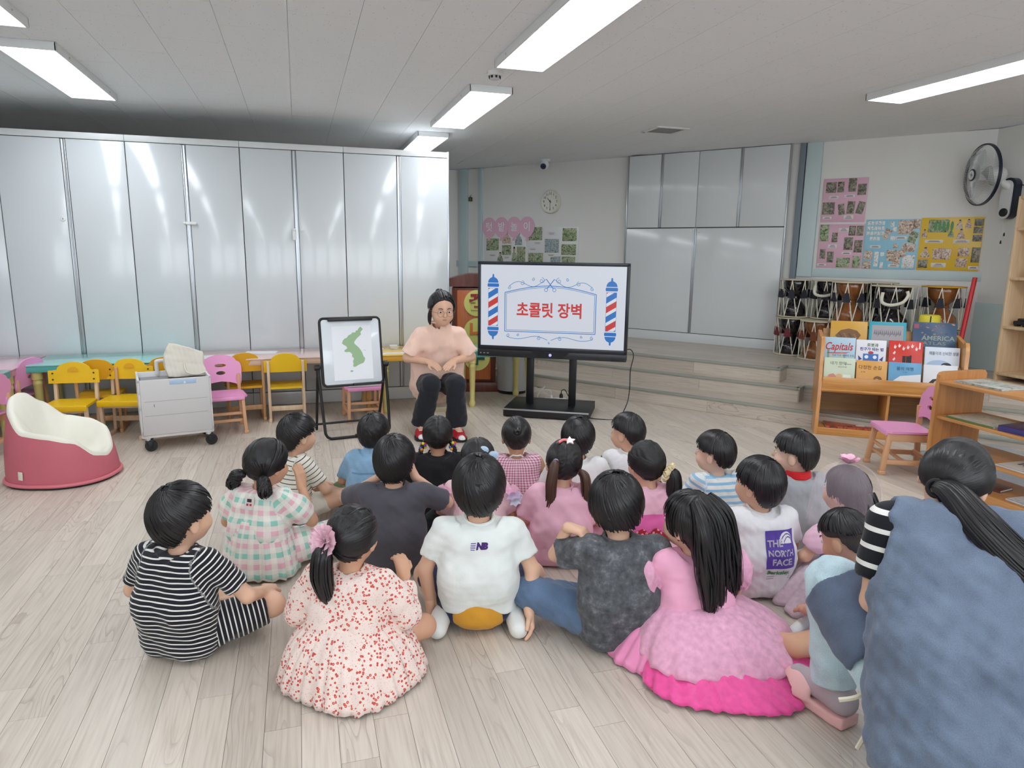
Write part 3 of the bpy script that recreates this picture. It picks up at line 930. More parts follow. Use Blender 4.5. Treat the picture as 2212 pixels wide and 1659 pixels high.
def ribbon(pts, w, m_, nm, y=scy):
    b_ = MB(); L_ = []; Rr = []
    for i, p in enumerate(pts):
        q0, q1 = pts[max(0, i - 1)], pts[min(len(pts) - 1, i + 1)]
        dx, dz = q1[0] - q0[0], q1[1] - q0[1]; l = math.hypot(dx, dz) or 1
        L_.append((p[0] - dz / l * w / 2, p[1] + dx / l * w / 2)); Rr.append((p[0] + dz / l * w / 2, p[1] - dx / l * w / 2))
    vs = [(x, y, z) for x, z in L_] + [(x, y, z) for x, z in Rr]; n = len(pts)
    b_.add(vs, [(i, i + 1, n + i + 1, n + i) for i in range(n - 1)])
    return b_.build(nm, m_, scr, None)
def ell(cx, cz, rx, rz, a0=0, a1=360, n=24):
    return [(cx + rx * math.cos(R(a0 + (a1 - a0) * i / n)), cz + rz * math.sin(R(a0 + (a1 - a0) * i / n))) for i in range(n + 1)]
def barber(uc, v0, v1):
    cx, zt = S(uc, v0); zb = S(uc, v1)[1]; H = zt - zb
    wd = .084; bt, bb = zt - .205 * H, zb + .195 * H
    flat([(cx - wd / 2 - .002, bb), (cx + wd / 2 + .002, bb), (cx + wd / 2 + .002, bt), (cx - wd / 2 - .002, bt)], E_BLUE, 'pole_border', y=-.0018)
    flat([(cx - wd / 2, bb + .002), (cx + wd / 2, bb + .002), (cx + wd / 2, bt - .002), (cx - wd / 2, bt - .002)], E_WHITE, 'pole_field', y=-.0024)
    # slanted stripes clipped to the field
    lo, hi = bb + .002, bt - .002
    per = (hi - lo) / 3.1; th = per * .50; sl = .052
    def clip(z): return max(lo, min(hi, z))
    for k in range(-1, 5):
        z0 = lo - .012 + k * per * .78
        m_ = E_RED if k % 2 == 0 else E_BLUE
        a = [(-wd / 2, z0), (wd / 2, z0 + sl), (wd / 2, z0 + sl + th), (-wd / 2, z0 + th)]
        # polygon clipping against lo/hi
        def cl(P, z, keep_above):
            out = []
            for i in range(len(P)):
                p, q = P[i], P[(i + 1) % len(P)]
                ip = (p[1] >= z) if keep_above else (p[1] <= z); iq = (q[1] >= z) if keep_above else (q[1] <= z)
                if ip: out.append(p)
                if ip != iq:
                    f_ = (z - p[1]) / (q[1] - p[1]); out.append((p[0] + (q[0] - p[0]) * f_, z))
            return out
        a = cl(cl(a, lo, True), hi, False) if a else a
        if len(a) >= 3: flat([(cx + x, z) for x, z in a], m_, 'stripe', y=-.0030)
    for sg, ze in ((1, bt), (-1, bb)):
        e = .052
        flat([(cx + (e if abs(x) > .5 else e) * x, ze + sg * (.010 + .030 * z)) for x, z in ((-1, .5), (-.93, 1), (.93, 1), (1, .5), (.93, 0), (-.93, 0))], E_BLUE, 'pole_collar')
        flat([(cx + .046 * math.cos(R(a)), ze + sg * (.046 + .048 * math.sin(R(a)))) for a in range(0, 181, 12)], E_BLUE, 'pole_cap')
        flat([(cx - .009, ze + sg * .09), (cx + .009, ze + sg * .09), (cx + .007, ze + sg * .116), (cx, ze + sg * .122), (cx - .007, ze + sg * .116)], E_BLUE, 'pole_knob')
barber(.088, .125, .905); barber(.905, .145, .925)
for off, w in ((0, .006), (.013, .004)):
    pts = []
    (xl, zb), (xr, _) = S(.172, .815), S(.803, .815); zt = S(.5, .335)[1]; arc = S(.5, .245)[1]
    xl += off; xr -= off; zb += off; zt -= off * .6; arc -= off
    pts = [(xl, zt), (xl, zb), (xr, zb), (xr, zt)]
    pts += [(xr + (xl - xr) * i / 24, zt + (arc - zt) * math.sin(math.pi * i / 24)) for i in range(1, 25)]
    segs = [pts[0:2], pts[1:3], pts[2:4], pts[3:]]
    for s_ in segs: ribbon(s_, w, E_BLUE if off == 0 else E_BLUE2, 'frame_line')
def curl(cx, cz, r, a0, turns, sgn=1, n=28):
    return [(cx + r * (1 - i / n * .85) * math.cos(R(a0) + sgn * 2 * math.pi * turns * i / n), cz + r * (1 - i / n * .85) * math.sin(R(a0) + sgn * 2 * math.pi * turns * i / n)) for i in range(n + 1)]
for sg in (-1, 1):
    c = S(.488, .2)[0]; X_ = lambda d: c + sg * d
    zT = S(.5, .20)[1]
    w1 = [(X_(.36 - .32 * i / 30), zT - .040 + .030 * math.sin(i / 30 * 2.2 * math.pi) + .045 * i / 30) for i in range(31)]
    ribbon(w1, .0045, E_BLUE2, 'scroll'); 
    for (dx, dz, rr_) in ((.36, -.052, .016), (.245, -.012, .020), (.15, .022, .014), (.075, .012, .026)):
        ribbon(curl(X_(dx), zT + dz, rr_, 90, 1.3, sg), .004, E_BLUE2, 'scroll')
    zB = S(.5, .865)[1]
    w2 = [(X_(.375 - .36 * i / 30), zB - .012 - .016 * math.sin(i / 30 * 2 * math.pi) - .02 * (i / 30) ** 4) for i in range(31)]
    ribbon(w2, .0045, E_BLUE2, 'scroll')
    for (dx, dz, rr_) in ((.37, .0, .016), (.28, .006, .012), (.095, -.016, .018)): ribbon(curl(X_(dx), zB + dz, rr_, 90, 1.3, sg), .004, E_BLUE2, 'scroll')
    # scissors
    zs = S(.5, .245)[1]
    ribbon([(c - sg * .036, zs + .058), (c + sg * .026, zs - .022)], .0065, E_BLUE, 'scissor_blade')
    ribbon(ell(c + sg * .036, zs - .034, .014, .014), .004, E_BLUE, 'scissor_ring')
ribbon(curl(S(.488, .93)[0], S(.5, .945)[1], .010, 90, 1.0), .004, E_BLUE2, 'scroll')
text('slide_title', '초콜릿 장벽', .135, (S(.485, .55)[0], -.003, S(.5, .555)[1]), FRONT, E_RED, scr, bold=.0035, width=.565)
for sx in (-.19, .19):
    MB().box((sx, .075, .33), (.062, .045, .52), .004).build('column', M_BLACKM, t)
MB().box((0, .06, .07), (.74, .52, .012), .003).build('base_plate', M_BLACKM, t)
MB().box((0, .06, .036), (.74, .52, .056), .004).build('base_box', mat('base_black', (20, 20, 22), .5), t)
MB().box((0, -.201, .07), (.742, .004, .014), .001).build('base_edge', M_ALU, t)
MB().box((0, .10, .75), (.5, .05, .4), .004).build('mount', M_BLACKM, t)
# cable from display to floor, as its own thing
def w3(p):
    return Vector((Tc.x, Tc.y, 0)) + Matrix.Rotation(TVA, 3, 'Z') @ Vector(p)
def smooth_path(P, n=8):
    P = [Vector(p) for p in P]; out = []
    for i in range(len(P) - 1):
        p0, p1, p2, p3 = P[max(0, i - 1)], P[i], P[i + 1], P[min(len(P) - 1, i + 2)]
        for k in range(n):
            f_ = k / n
            out.append(.5 * ((2 * p1) + (p2 - p0) * f_ + (2 * p0 - 5 * p1 + 4 * p2 - p3) * f_ ** 2 + (3 * p1 - p0 - 3 * p2 + p3) * f_ ** 3))
    return out + [P[-1]]
cb = MB().tube(smooth_path([w3((.655, .04, .60)), w3((.69, .04, .595)), w3((.71, .04, .54)), w3((.69, .03, .42)), w3((.69, .03, .25)), w3((.67, .0, .12)), w3((.60, -.05, .01)), w3((.45, -.09, .006)), w3((.34, -.06, .006))]), .0042, 8).build('power_cable', M_BLACKP, None)
tag(cb, 'black cable looping from the display edge down to the floor', 'cable')
# power strip
ps = thing('power_strip', 'white power strip lying on the floor behind the display stand', 'power strip', (2.29, 6.03, 0), R(-12))
MB().box((0, 0, .022), (.20, .055, .044), .006).build('body', M_WPLAS, ps)
pl = MB().lathe([(.018, .044), (.018, .07), (.008, .085)], 14, c=(.055, 0, 0)).build('plug', M_BLACKP, ps)
MB().tube(smooth_path([(.055, 0, .08), (.06, 0, .115), (.09, -.01, .12), (.13, -.03, .05), (.19, -.06, .006), (.26, -.14, .006)]), .004, 8).build('plug_cable', M_BLACKP, pl)
p2 = MB().lathe([(.014, .044), (.012, .075)], 12, c=(-.04, 0, 0)).build('plug', M_WPLAS, ps)
MB().tube(smooth_path([(-.04, 0, .07), (-.05, 0, .115), (-.10, .01, .12), (-.2, .02, .1), (-.28, .03, .006), (-.36, .06, .006)]), .004, 8).build('plug_cable', M_WPLAS, p2)
MB().tube(smooth_path([(-.10, 0, .02), (-.15, -.02, .02), (-.17, 0, .07), (-.10, .03, .15)]), .0045, 8).build('cord', M_WPLAS, ps)

# ================================================================ lectern behind the teacher
t = thing('lectern', 'wooden orange and brown lectern with round Korean letter plates, beside the display', 'lectern', (1.70, 6.88, 0), R(-14))
M_LBR = wood('lectern_brown', (84, 40, 30), (112, 56, 40), 'Z', 5)
M_LOR = wood('lectern_orange', (186, 98, 52), (206, 116, 66), 'Z', 4)
MB().box((0, .0, .05), (.50, .40, .10), .012).build('foot', M_LBR, t)
MB().box((0, 0, .575), (.44, .34, .95), .01).build('body', M_LBR, t)
MB().box((0, -.165, .575), (.34, .03, .90), .008).build('front_panel', M_LOR, t)
MB().prism([(-.27, 1.06), (.27, 1.06), (.27, 1.13), (.16, 1.165), (.06, 1.185), (-.06, 1.185), (-.16, 1.165), (-.27, 1.13)], .36, None).build('crest', M_LBR, t)
M_DISC = mat('disc_lime', (222, 220, 124), .45)
for z, ch, col in ((.90, '꿈', (160, 40, 56)), (.62, '나', (230, 128, 60)), (.35, '무', (38, 84, 66))):
    dsc = MB().lathe([(.13, 0), (.13, .012)], 32, M=Matrix.Translation((0.03, -.18, z)) @ Mx).build('letter_plate', M_DISC, t)
    text('letter', ch, .17, (.03, -.1945, z), FRONT, mat('letter_%d' % int(z * 100), col, .5), dsc, extrude=.006, bold=.008)
# air purifier
t = thing('air_purifier', 'silver cylindrical air purifier with perforated side standing by the stage', 'air purifier', (2.04, 6.62, 0))
MB().lathe([(.145, 0), (.150, .01), (.15, .03)], 36).build('base', M_BLACKP, t)
MB().lathe([(.155, .03), (.158, .05), (.158, .48), (.15, .50)], 40).build('body', mat('perforated_silver', (182, 184, 186), .4, metal=.35, bump=.9, bscale=420), t)
MB().lathe([(.15, .50), (.14, .515), (.10, .51)], 36).build('top', M_WPLAS, t)

# ================================================================ low tables
TZ = .52
M_TLEG = mat('table_leg_yellow', (216, 202, 128), .45, var=.04)
def table(label, x0, x1, y0, y1, topc, edge, legc=None, legs=(1, 1, 1, 1), z=TZ):
    t = thing('low_table', label, 'table', ((x0 + x1) / 2, (y0 + y1) / 2, 0), 0, 'low pastel tables along the cupboards')
    w, d = x1 - x0, y1 - y0
    MB().box((0, 0, z - .006), (w, d, .012), .004).build('top', mat('tabletop_%d_%d_%d' % topc, topc, .16, coat=.3), t)
    MB().box((0, 0, z - .035), (w - .012, d - .012, .045), .004).build('apron', edge, t)
    k = 0
    for sx in (-1, 1):
        for sy in (-1, 1):
            if legs[k]:
                MB().lathe([(.024, .0), (.030, .012), (.031, .035), (.024, .05), (.022, .07), (.031, .36), (.034, .365), (.034, .38), (.031, .385), (.031, .40), (.038, .405), (.038, z - .058)], 16, c=(sx * (w / 2 - .06), sy * (d / 2 - .06), 0)).build('leg', legc or M_TLEG, t)
            k += 1
    return t
M_WEDGE = wood('table_edge_wood', (204, 170, 142), (222, 190, 164), 'X', 5)
M_TEDGE = mat('table_edge_teal', (96, 184, 178), .4)
M_PEDGE = mat('table_edge_pink', (214, 150, 160), .4)
M_YEDGE = mat('table_edge_yellow', (232, 178, 60), .4)
M_WLEG = wood('table_leg_wood', (206, 160, 96), (224, 180, 120), 'Z', 5)
table('teal low table behind the yellow chairs at left', -2.00, -.90, 5.94, 6.50, (150, 212, 206), M_TEDGE)
table('beige pink low table with a wooden edge behind the single yellow chair', -.88, .60, 5.94, 6.50, (226, 196, 188), M_WEDGE, M_WLEG)
table('yellow low table beside the teacher, with small cards on it', .62, 1.36, 5.92, 6.50, (240, 200, 96), M_YEDGE)
table('pink low table in the corner at the left edge', -2.62, -2.02, 5.78, 6.50, (226, 188, 200), M_PEDGE)
table('teal low table with yellow legs cut by the left picture edge', -2.62, -2.02, 5.02, 5.76, (150, 212, 206), M_TEDGE)
table('teal low table with turned yellow legs under the display edge', 1.42, 2.08, 5.99, 6.50, (150, 212, 196), M_TEDGE)

# ================================================================ children's chairs
M_YEL = mat('chair_yellow', (240, 194, 16), .35, var=.04)
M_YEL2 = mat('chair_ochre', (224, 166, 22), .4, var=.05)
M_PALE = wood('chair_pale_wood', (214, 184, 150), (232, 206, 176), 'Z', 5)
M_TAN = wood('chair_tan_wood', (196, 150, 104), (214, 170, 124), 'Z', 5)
def arch_back(w, h0, h1, shoulder, n=10):
    """board with a raised round top between low shoulders"""
    P = [(-w / 2, 0), (w / 2, 0), (w / 2, h0)]
    a = w / 2 - shoulder
    P += [(a + .012, h0), (a, h0 + .006)]
    P += [(a * math.cos(R(90 * i / n)) * .98, h0 + .006 + (h1 - h0) * math.sin(R(90 * i / n))) for i in range(1, n + 1)]
    P += [(-x, z) for x, z in P[::-1][1:-2]]
    P += [(-w / 2, h0)]
    return P
def yellow_chair(label, loc, rz, frame=None, seatm=None, group='yellow wooden children\'s chairs'):
    t = thing('yellow_chair', label, 'chair', loc, rz, group)
    fr = frame or M_PALE; sm = seatm or M_YEL
    w = .335
    bk = MB().prism(arch_back(w, .095, .15, .058), .016, Matrix.Translation((0, .106, .415)) @ Matrix.Rotation(R(-5), 4, 'X')).build('backrest', sm, t)
    MB().prism([(.036 * math.cos(R(a)), .02 + .034 * math.sin(R(a))) for a in range(0, 181, 15)], .003, Matrix.Translation((0, .0935, .482)) @ Matrix.Rotation(R(-5), 4, 'X')).build('handle_recess', M_YEL2, bk)
    for sx in (-1, 1):
        for z in (.445, .49):
            MB().lathe([(.006, 0), (.006, .004)], 10, M=Matrix.Translation((sx * .135, .0955 + (z - .445) * .087, z)) @ Mx).build('bolt', M_DARK, bk)
    MB().prism([(-.15, -.15), (.15, -.15), (.14, .13), (-.14, .13)], .018, Matrix.Translation((0, 0, .285)) @ Matrix.Rotation(R(-90), 4, 'X')).build('seat', sm, t)
    MB().box((0, -.146, .274), (.30, .016, .042), .006).build('seat_edge', sm, t)
    for sx in (-1, 1):
        MB().bar((sx * .135, .105, .02), (sx * .135, .143, .508), .022, .034, .004, (0, 1, 0)).build('back_post', fr, t)
        MB().bar((sx * .135, -.10, .02), (sx * .135, -.12, .278), .022, .034, .004, (0, 1, 0)).build('front_leg', fr, t)
        MB().bar((sx * .135, -.17, .015), (sx * .135, .15, .015), .024, .03, .005).build('runner', fr, t)
    MB().box((0, .10, .11), (.25, .018, .04), .004).build('stretcher', fr, t)
    MB().box((0, -.11, .25), (.25, .018, .03), .004).build('stretcher', fr, t)
    return t
PI = math.pi
yellow_chair('yellow wooden chair facing the room, next to the pink tub seat', (-1.62, 5.60, 0), R(-4))
yellow_chair('yellow wooden chair facing the room, next to the white folding cart', (-1.28, 5.70, 0), R(-8))
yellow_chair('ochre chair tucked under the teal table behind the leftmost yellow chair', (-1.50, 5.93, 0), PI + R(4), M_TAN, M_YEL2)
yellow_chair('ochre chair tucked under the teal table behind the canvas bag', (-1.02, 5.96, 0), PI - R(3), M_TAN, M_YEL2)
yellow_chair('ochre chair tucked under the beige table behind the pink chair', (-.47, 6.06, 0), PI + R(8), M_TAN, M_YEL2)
yellow_chair('yellow chair with pale legs pushed in at the beige table beside the easel', (-.14, 5.98, 0), PI + R(2), M_PALE, M_YEL)
yellow_chair('cream chair under the seated teacher', (1.03, 5.42, 0), R(0), mat('cream_frame', (226, 218, 186), .45), mat('cream_seat', (226, 218, 186), .45), None)

M_PINK = mat('chair_pink', (236, 158, 204), .35, var=.02)
M_TANP = mat('tan_plastic', (214, 164, 124), .45, var=.05)
def shield(w, h, n=10):
    P = [(-w * .40, 0), (-w * .2, .02), (0, .028), (w * .2, .02), (w * .40, 0), (w * .49, .03), (w * .5, h * .55)]
    P += [(w * .40 + w * .1 * math.cos(R(90 * i / 5)), h * .55 + h * .22 * math.sin(R(90 * i / 5))) for i in range(1, 6)]
    P += [(w * .38 * math.cos(R(90 * i / n)), h * .77 + h * .23 * math.sin(R(90 * i / n))) for i in range(1, n + 1)]
    m_ = [(-x, z) for x, z in P[5:-1]][::-1]
    return P + m_
def pink_chair(label, loc, rz):
    t = thing('pink_chair', label, 'chair', loc, rz, 'pink plastic children\'s chairs')
    holes = [ell(0, .155, .042, .013, 0, 345, 15), ell(0, .095, .034, .015, 0, 345, 15)]
    MB().prism(shield(.31, .24), .012, Matrix.Translation((0, .145, .335)) @ Matrix.Rotation(R(-8), 4, 'X'), holes).build('backrest', M_PINK, t)
    for sx in (-1, 1):
        MB().ball((sx * .128, .152, .37), (.024, .016, .05), 12, 10).build('back_bracket', M_PINK, t)
    sp = [(-.14, -.15), (.14, -.15), (.16, -.12), (.15, .08), (.12, .14), (-.12, .14), (-.15, .08), (-.16, -.12)]
    MB().prism(sp, .014, Matrix.Translation((0, 0, .287)) @ Matrix.Rotation(R(-90), 4, 'X')).build('seat', M_PINK, t)
    MB().box((0, -.146, .276), (.28, .022, .03), .010).build('seat_lip', M_PINK, t)
    for sx in (-1, 1):
        MB().bar((sx * .135, .17, .025), (sx * .128, .148, .42), .026, .036, .006, (0, 1, 0)).build('back_post', M_TANP, t)
        MB().bar((sx * .135, -.15, .025), (sx * .125, -.12, .278), .026, .036, .006, (0, 1, 0)).build('front_leg', M_TANP, t)
        MB().bar((sx * .135, -.14, .085), (sx * .135, .165, .085), .02, .032, .005).build('side_rail', M_TANP, t)
        MB().bar((sx * .13, -.13, .25), (sx * .13, .155, .25), .02, .05, .005).build('side_rail', M_TANP, t)
        for y in (-.152, .172):
            MB().box((sx * .136, y, .014), (.034, .044, .028), .006).build('foot_cap', M_TANP, t)
    for y, z in ((-.12, .10), (.14, .10), (-.12, .155), (.0, .075)):
        MB().box((0, y, z), (.25, .018, .022), .004).build('stretcher', M_TANP, t)
    return t
pink_chair('pink plastic chair with two oval holes beside the white folding cart', (-.60, 5.68, 0), R(10))
pink_chair('pink plastic chair behind the easel with white papers on its seat', (.47, 5.83, 0), R(4))
pink_chair('pink plastic chair with tan legs in front of the bookshelf at right', (3.80, 3.50, 0), R(-115))
pink_chair('pink plastic chair pushed in at the corner table on the left', (-2.13, 6.06, 0), R(-112))
pink_chair('pink plastic chair cut off by the left picture edge', (-2.12, 5.32, 0), R(-108))
# papers on the chair behind the easel
t = thing('paper_stack', 'stack of white papers and folders on the chair behind the easel', 'papers', (.47, 5.80, .295), R(4))
rr = random.Random(5)
for k in range(7):
    MB().box((rr.uniform(-.006, .006), rr.uniform(-.006, .006), .004 + k * .006), (.25, .22, .005), .001).build('sheet', mat('paper_white', (232, 232, 230), .6), t)
t = tag(MB().box((0, 0, 0), (.24, .008, .22), .002).build('white_folder', mat('paper_white', (232, 232, 230), .6), None, loc=(.50, 5.985, .455)), 'white folder standing upright behind the easel', 'folder')
t.rotation_euler = (R(-8), 0, 0)

# things on the tables
def sheet(x, y, label, w=.26, d=.18, rz=0, z=TZ, col=(226, 230, 236)):
    o = MB().box((0, 0, .001), (w, d, .002), 0).build('paper_sheet', mat('sheet_%d' % col[0], col, .5), None, loc=(x, y, z))
    o.rotation_euler = (0, 0, R(rz)); tag(o, label, 'paper', 'papers on the low tables'); return o
sheet(-.66, 6.12, 'pale printed sheet on the beige table behind the pink chair', .30, .16, 6)
sheet(-.34, 6.30, 'white cut paper shape lying further back on the beige table', .26, .14, -8, col=(238, 240, 242))
sheet(.76, 6.02, 'white card sheet on the yellow table edge', .20, .08, 3, col=(236, 236, 236))
for k, (x, y, n) in enumerate(((.80, 6.28, 4), (.96, 6.26, 2), (.66, 6.24, 2))):
    t = thing('card_stack', ('taller stack of white cards on the yellow table', 'small white cards nearest the teacher on the yellow table', 'small white cards half hidden by the easel')[k], 'cards', (x, y, TZ), 0, 'card stacks on the yellow table')
    for q in range(n): MB().box((rr.uniform(-.004, .004), rr.uniform(-.004, .004), .005 + q * .009), (.07, .06, .008), .002, (0, 0, rr.uniform(-.2, .2))).build('card', mat('card_white', (232, 230, 224), .5), t)

# ================================================================ white folding cart and canvas bag
t = thing('folding_cart', 'white folding shopping cart on black castors with the number 1', 'cart', (-.90, 5.38, 0), R(13))
M_CART = mat('cart_white', (222, 221, 220), .45, var=.02); M_CARTG = mat('cart_grey', (206, 204, 203), .5, bump=.25, bscale=500)
CW, CD, CZ0, CZ1 = .46, .38, .10, .52
cf = MB()
cf.box((0, 0, CZ0 + .012), (CW, CD, .024), .006)
for sx in (-1, 1): cf.box((sx * (CW / 2 - .012), 0, CZ0 + .03), (.024, CD, .05), .005)
cf.build('base', M_CART, t)
fp = MB().box((0, -CD / 2 - .004, (CZ0 + CZ1) / 2 + .006), (CW - .02, .016, CZ1 - CZ0 - .03), .012).build('front_panel', M_CARTG, t)
for z in (.26, .36): MB().box((0, -CD / 2 - .0125, z), (CW - .06, .002, .003)).build('groove', mat('groove_grey', (170, 168, 168), .6), fp)
MB().box((.05, -CD / 2 - .013, CZ1 - .035), (.17, .004, .03), .003).build('handle_slot', mat('slot_blue', (170, 196, 224), .4), fp)
MB().box((.06, -CD / 2 - .016, CZ1 - .042), (.014, .006, .018), .002).build('clasp', M_CART, fp)
text('number', '1', .03, (-.14, -CD / 2 - .0125, .33), FRONT, M_BLACKP, fp)
MB().box((0, CD / 2 - .006, (CZ0 + CZ1) / 2), (CW - .02, .014, CZ1 - CZ0 - .02), .006).build('back_panel', M_CART, t)
for sx in (-1, 1):
    sd_ = MB()
    X = sx * (CW / 2 - .006)
    for y in (-CD / 2 + .01, 0, CD / 2 - .01): sd_.box((X, y, (CZ0 + CZ1) / 2), (.014, .02, CZ1 - CZ0 - .01), .003)
    for z in (CZ0 + .03, .31, CZ1 - .02, CZ1 - .10): sd_.box((X, 0, z), (.014, CD, .02), .003)
    sd_.box((X, 0, .3), (.005, CD - .02, CZ1 - CZ0 - .05))
    sd_.build('side_panel', M_CART, t)
MB().box((0, .02, CZ1 - .05), (CW - .05, CD - .06, .004)).build('liner', mat('liner_grey', (150, 150, 152), .8), t)
hd = MB(); hd.tube(smooth_path([(-.09, CD / 2 - .03, CZ1 - .03), (-.09, CD / 2 - .03, CZ1 + .05), (-.075, CD / 2 - .03, CZ1 + .068), (.045, CD / 2 - .03, CZ1 + .068), (.06, CD / 2 - .03, CZ1 + .05), (.06, CD / 2 - .03, CZ1 - .03)], 6), .0135, 10)
hd.build('pull_handle', M_CART, t)
for sx in (-1, 1):
    for sy in (-1, 1):
        X, Y = sx * (CW / 2 - .035), sy * (CD / 2 - .03)
        post = MB().lathe([(.016, .075), (.02, .10)], 14, c=(X, Y, 0)).build('castor_post', M_CART, t)
        ca = MB().box((X + .008, Y, .070), (.05, .034, .030), .006).box((X + .014, Y - .017, .048), (.03, .005, .045), .002).box((X + .014, Y + .017, .048), (.03, .005, .045), .002).build('castor_fork', M_BLACKP, t)
        MB().lathe([(.012, -.012), (.038, -.012), (.040, -.006), (.040, .006), (.038, .012), (.012, .012)], 24, M=Matrix.Translation((X + .018, Y, .0405)) @ Matrix.Rotation(R(90), 4, 'X')).build('wheel', mat('rubber_black', (30, 30, 32), .6), ca)
# ================================================================ canvas bag on the cart
t = thing('canvas_bag', 'cream canvas tote bag standing in the white folding cart', 'bag', (-.815, 5.47, .48), R(13))
def f_bag(P):
    d = d_ell(P, (0, 0, .10), (.15, .075, .16))
    bx_ = np.maximum(np.maximum(np.abs(P[:, 0] + .02 * np.sin(P[:, 2] * 14)) - (.135 - .10 * np.maximum(0, P[:, 2] - .12)), np.abs(P[:, 1]) - (.07 - .26 * np.maximum(0, P[:, 2] - .02))), np.maximum(P[:, 2] - (.215 - .38 * np.maximum(-.3, P[:, 0])), -P[:, 2]))
    d = smax(smin(d, bx_, .04), bx_, .03)
    return d + wob(P, .003, .09, 4) + wob(P, .0015, .04, 5)
sdf_obj('body', f_bag, (-.2, -.12, -.03), (.2, .12, .34), .006, mat('canvas', (224, 217, 204), .85, bump=.3, bscale=700), t)
MB().tube(smooth_path([(-.02, -.055, .10), (-.01, -.085, .04), (.06, -.085, .02), (.12, -.07, .035)]), [.006] * 25, 6).build('strap', mat('canvas', (224, 217, 204), .85), t)

# ================================================================ pink tub seat
t = thing('tub_seat', 'dusty pink toddler tub seat with a cream padded inside', 'seat', (-1.44, 4.73, 0), R(-14))
def rim_h(ph):
    a = abs((math.degrees(ph) + 180) % 360 - 180)
    T = [(0, .135), (22, .16), (48, .262), (78, .295), (112, .315), (142, .42), (165, .49), (180, .50)]
    for (a0, h0), (a1, h1) in zip(T, T[1:]):
        if a <= a1:
            f_ = (a - a0) / (a1 - a0); f_ = f_ * f_ * (3 - 2 * f_) * .6 + f_ * .4
            return h0 + (h1 - h0) * f_
    return T[-1][1]
def r_out(ph): return .278 + .014 * math.cos(2 * ph) + .012 * abs(math.sin(2 * ph))
NP_ = 72
vs, fs = [], []
lev = 9
for i in range(lev):
    f_ = i / (lev - 1)
    for k in range(NP_):
        ph = 2 * math.pi * k / NP_
        h = rim_h(ph); z = .02 + (h - .02) * f_
        rr_ = r_out(ph) * (1.02 - .06 * f_ - .05 * f_ ** 3 - .22 * max(0, z - .22) )
        if i == 0: rr_ *= .99
        vs.append((rr_ * math.cos(ph), rr_ * math.sin(ph), z))
for i in range(lev - 1):
    for k in range(NP_):
        k2 = (k + 1) % NP_; fs.append((i * NP_ + k, i * NP_ + k2, (i + 1) * NP_ + k2, (i + 1) * NP_ + k))
M_TUB = mat('tub_pink', (196, 102, 114), .6, var=.03, bump=.1, bscale=400)
MB().add(vs, fs + [tuple(range(NP_))[::-1]]).build('shell', M_TUB, t, 60)
ws, wf = [], []
prof = [(1.0, 1.0, .0), (.985, 1.0, .016), (.93, 1.0, .026), (.86, .97, .022), (.76, .86, .0), (.66, .66, 0), (.56, .40, 0), (.46, .15, 0), (.32, .03, 0), (.16, 0, 0)]
for (a, b2, up) in prof:
    for k in range(NP_):
        ph = 2 * math.pi * k / NP_; h = rim_h(ph)
        seat = .155
        z = seat + (h - seat) * b2 + up
        r0 = r_out(ph) * (.91 - .22 * max(0, h - .22)) * a
        ws.append((r0 * math.cos(ph) + (.04 * (1 - a)), r0 * math.sin(ph), z))
for i in range(len(prof) - 1):
    for k in range(NP_):
        k2 = (k + 1) % NP_; wf.append((i * NP_ + k, i * NP_ + k2, (i + 1) * NP_ + k2, (i + 1) * NP_ + k))
wf.append(tuple((len(prof) - 1) * NP_ + k for k in range(NP_)))
MB().add(ws, wf).build('cushion', mat('tub_cream', (234, 230, 216), .5, bump=.08, bscale=300), t, 60)
pp = [(r_out(2 * math.pi * k / NP_) * 1.03 * math.cos(2 * math.pi * k / NP_), r_out(2 * math.pi * k / NP_) * 1.03 * math.sin(2 * math.pi * k / NP_), .022) for k in range(NP_ + 1)]
MB().tube(pp, .011, 8, False).build('piping', mat('piping_pink', (214, 118, 128), .5), t)
MB().add([(x * .985, y * .985, 0) for x, y, z in pp[:-1]] + [(x * .985, y * .985, .02) for x, y, z in pp[:-1]], [(k, (k + 1) % NP_, NP_ + (k + 1) % NP_, NP_ + k) for k in range(NP_)] + [tuple(range(NP_))]).build('bottom', mat('tub_bottom', (34, 32, 36), .8), t)
lb = MB().box((0, 0, 0), (.034, .002, .05), .001).build('care_label', mat('label_cream', (222, 220, 200), .6), t)
la = R(-110); lb.location = (.281 * math.cos(la), .281 * math.sin(la), .085); lb.rotation_euler = (R(-3), 0, la + R(90))

# ================================================================ easel with the map of a peninsula
t = thing('easel', 'white magnetic easel on a black tube frame showing a green peninsula map', 'easel', (.36, 5.33, 0), R(10))
bt = Matrix.Translation((0, 0, .645)) @ Matrix.Rotation(R(-9), 4, 'X')
bd = MB().box((0, 0, 0), (.45, .014, .50), .006).build('board', mat('whiteboard', (226, 232, 238), .12, coat=.4), t)
bd.matrix_local = bt
def loop_tube(w, h, r, rad, y):
    P = []
    for cx, cz, a0 in ((w / 2 - r, h / 2 - r, 0), (-w / 2 + r, h / 2 - r, 90), (-w / 2 + r, -h / 2 + r, 180), (w / 2 - r, -h / 2 + r, 270)):
        P += [(cx + r * math.cos(R(a0 + 15 * i)), y, cz + r * math.sin(R(a0 + 15 * i))) for i in range(7)]
    return MB().tube(P + [P[0]], rad, 8, False)
loop_tube(.455, .505, .03, .011, 0).build('frame', M_BLACKP, bd)
MB().box((0, -.016, .245), (.34, .03, .032), .008).build('clip_bar', M_BLACKP, bd)
MB().box((.11, -.022, -.252), (.24, .03, .02), .005).build('pen_tray', M_BLACKP, bd)
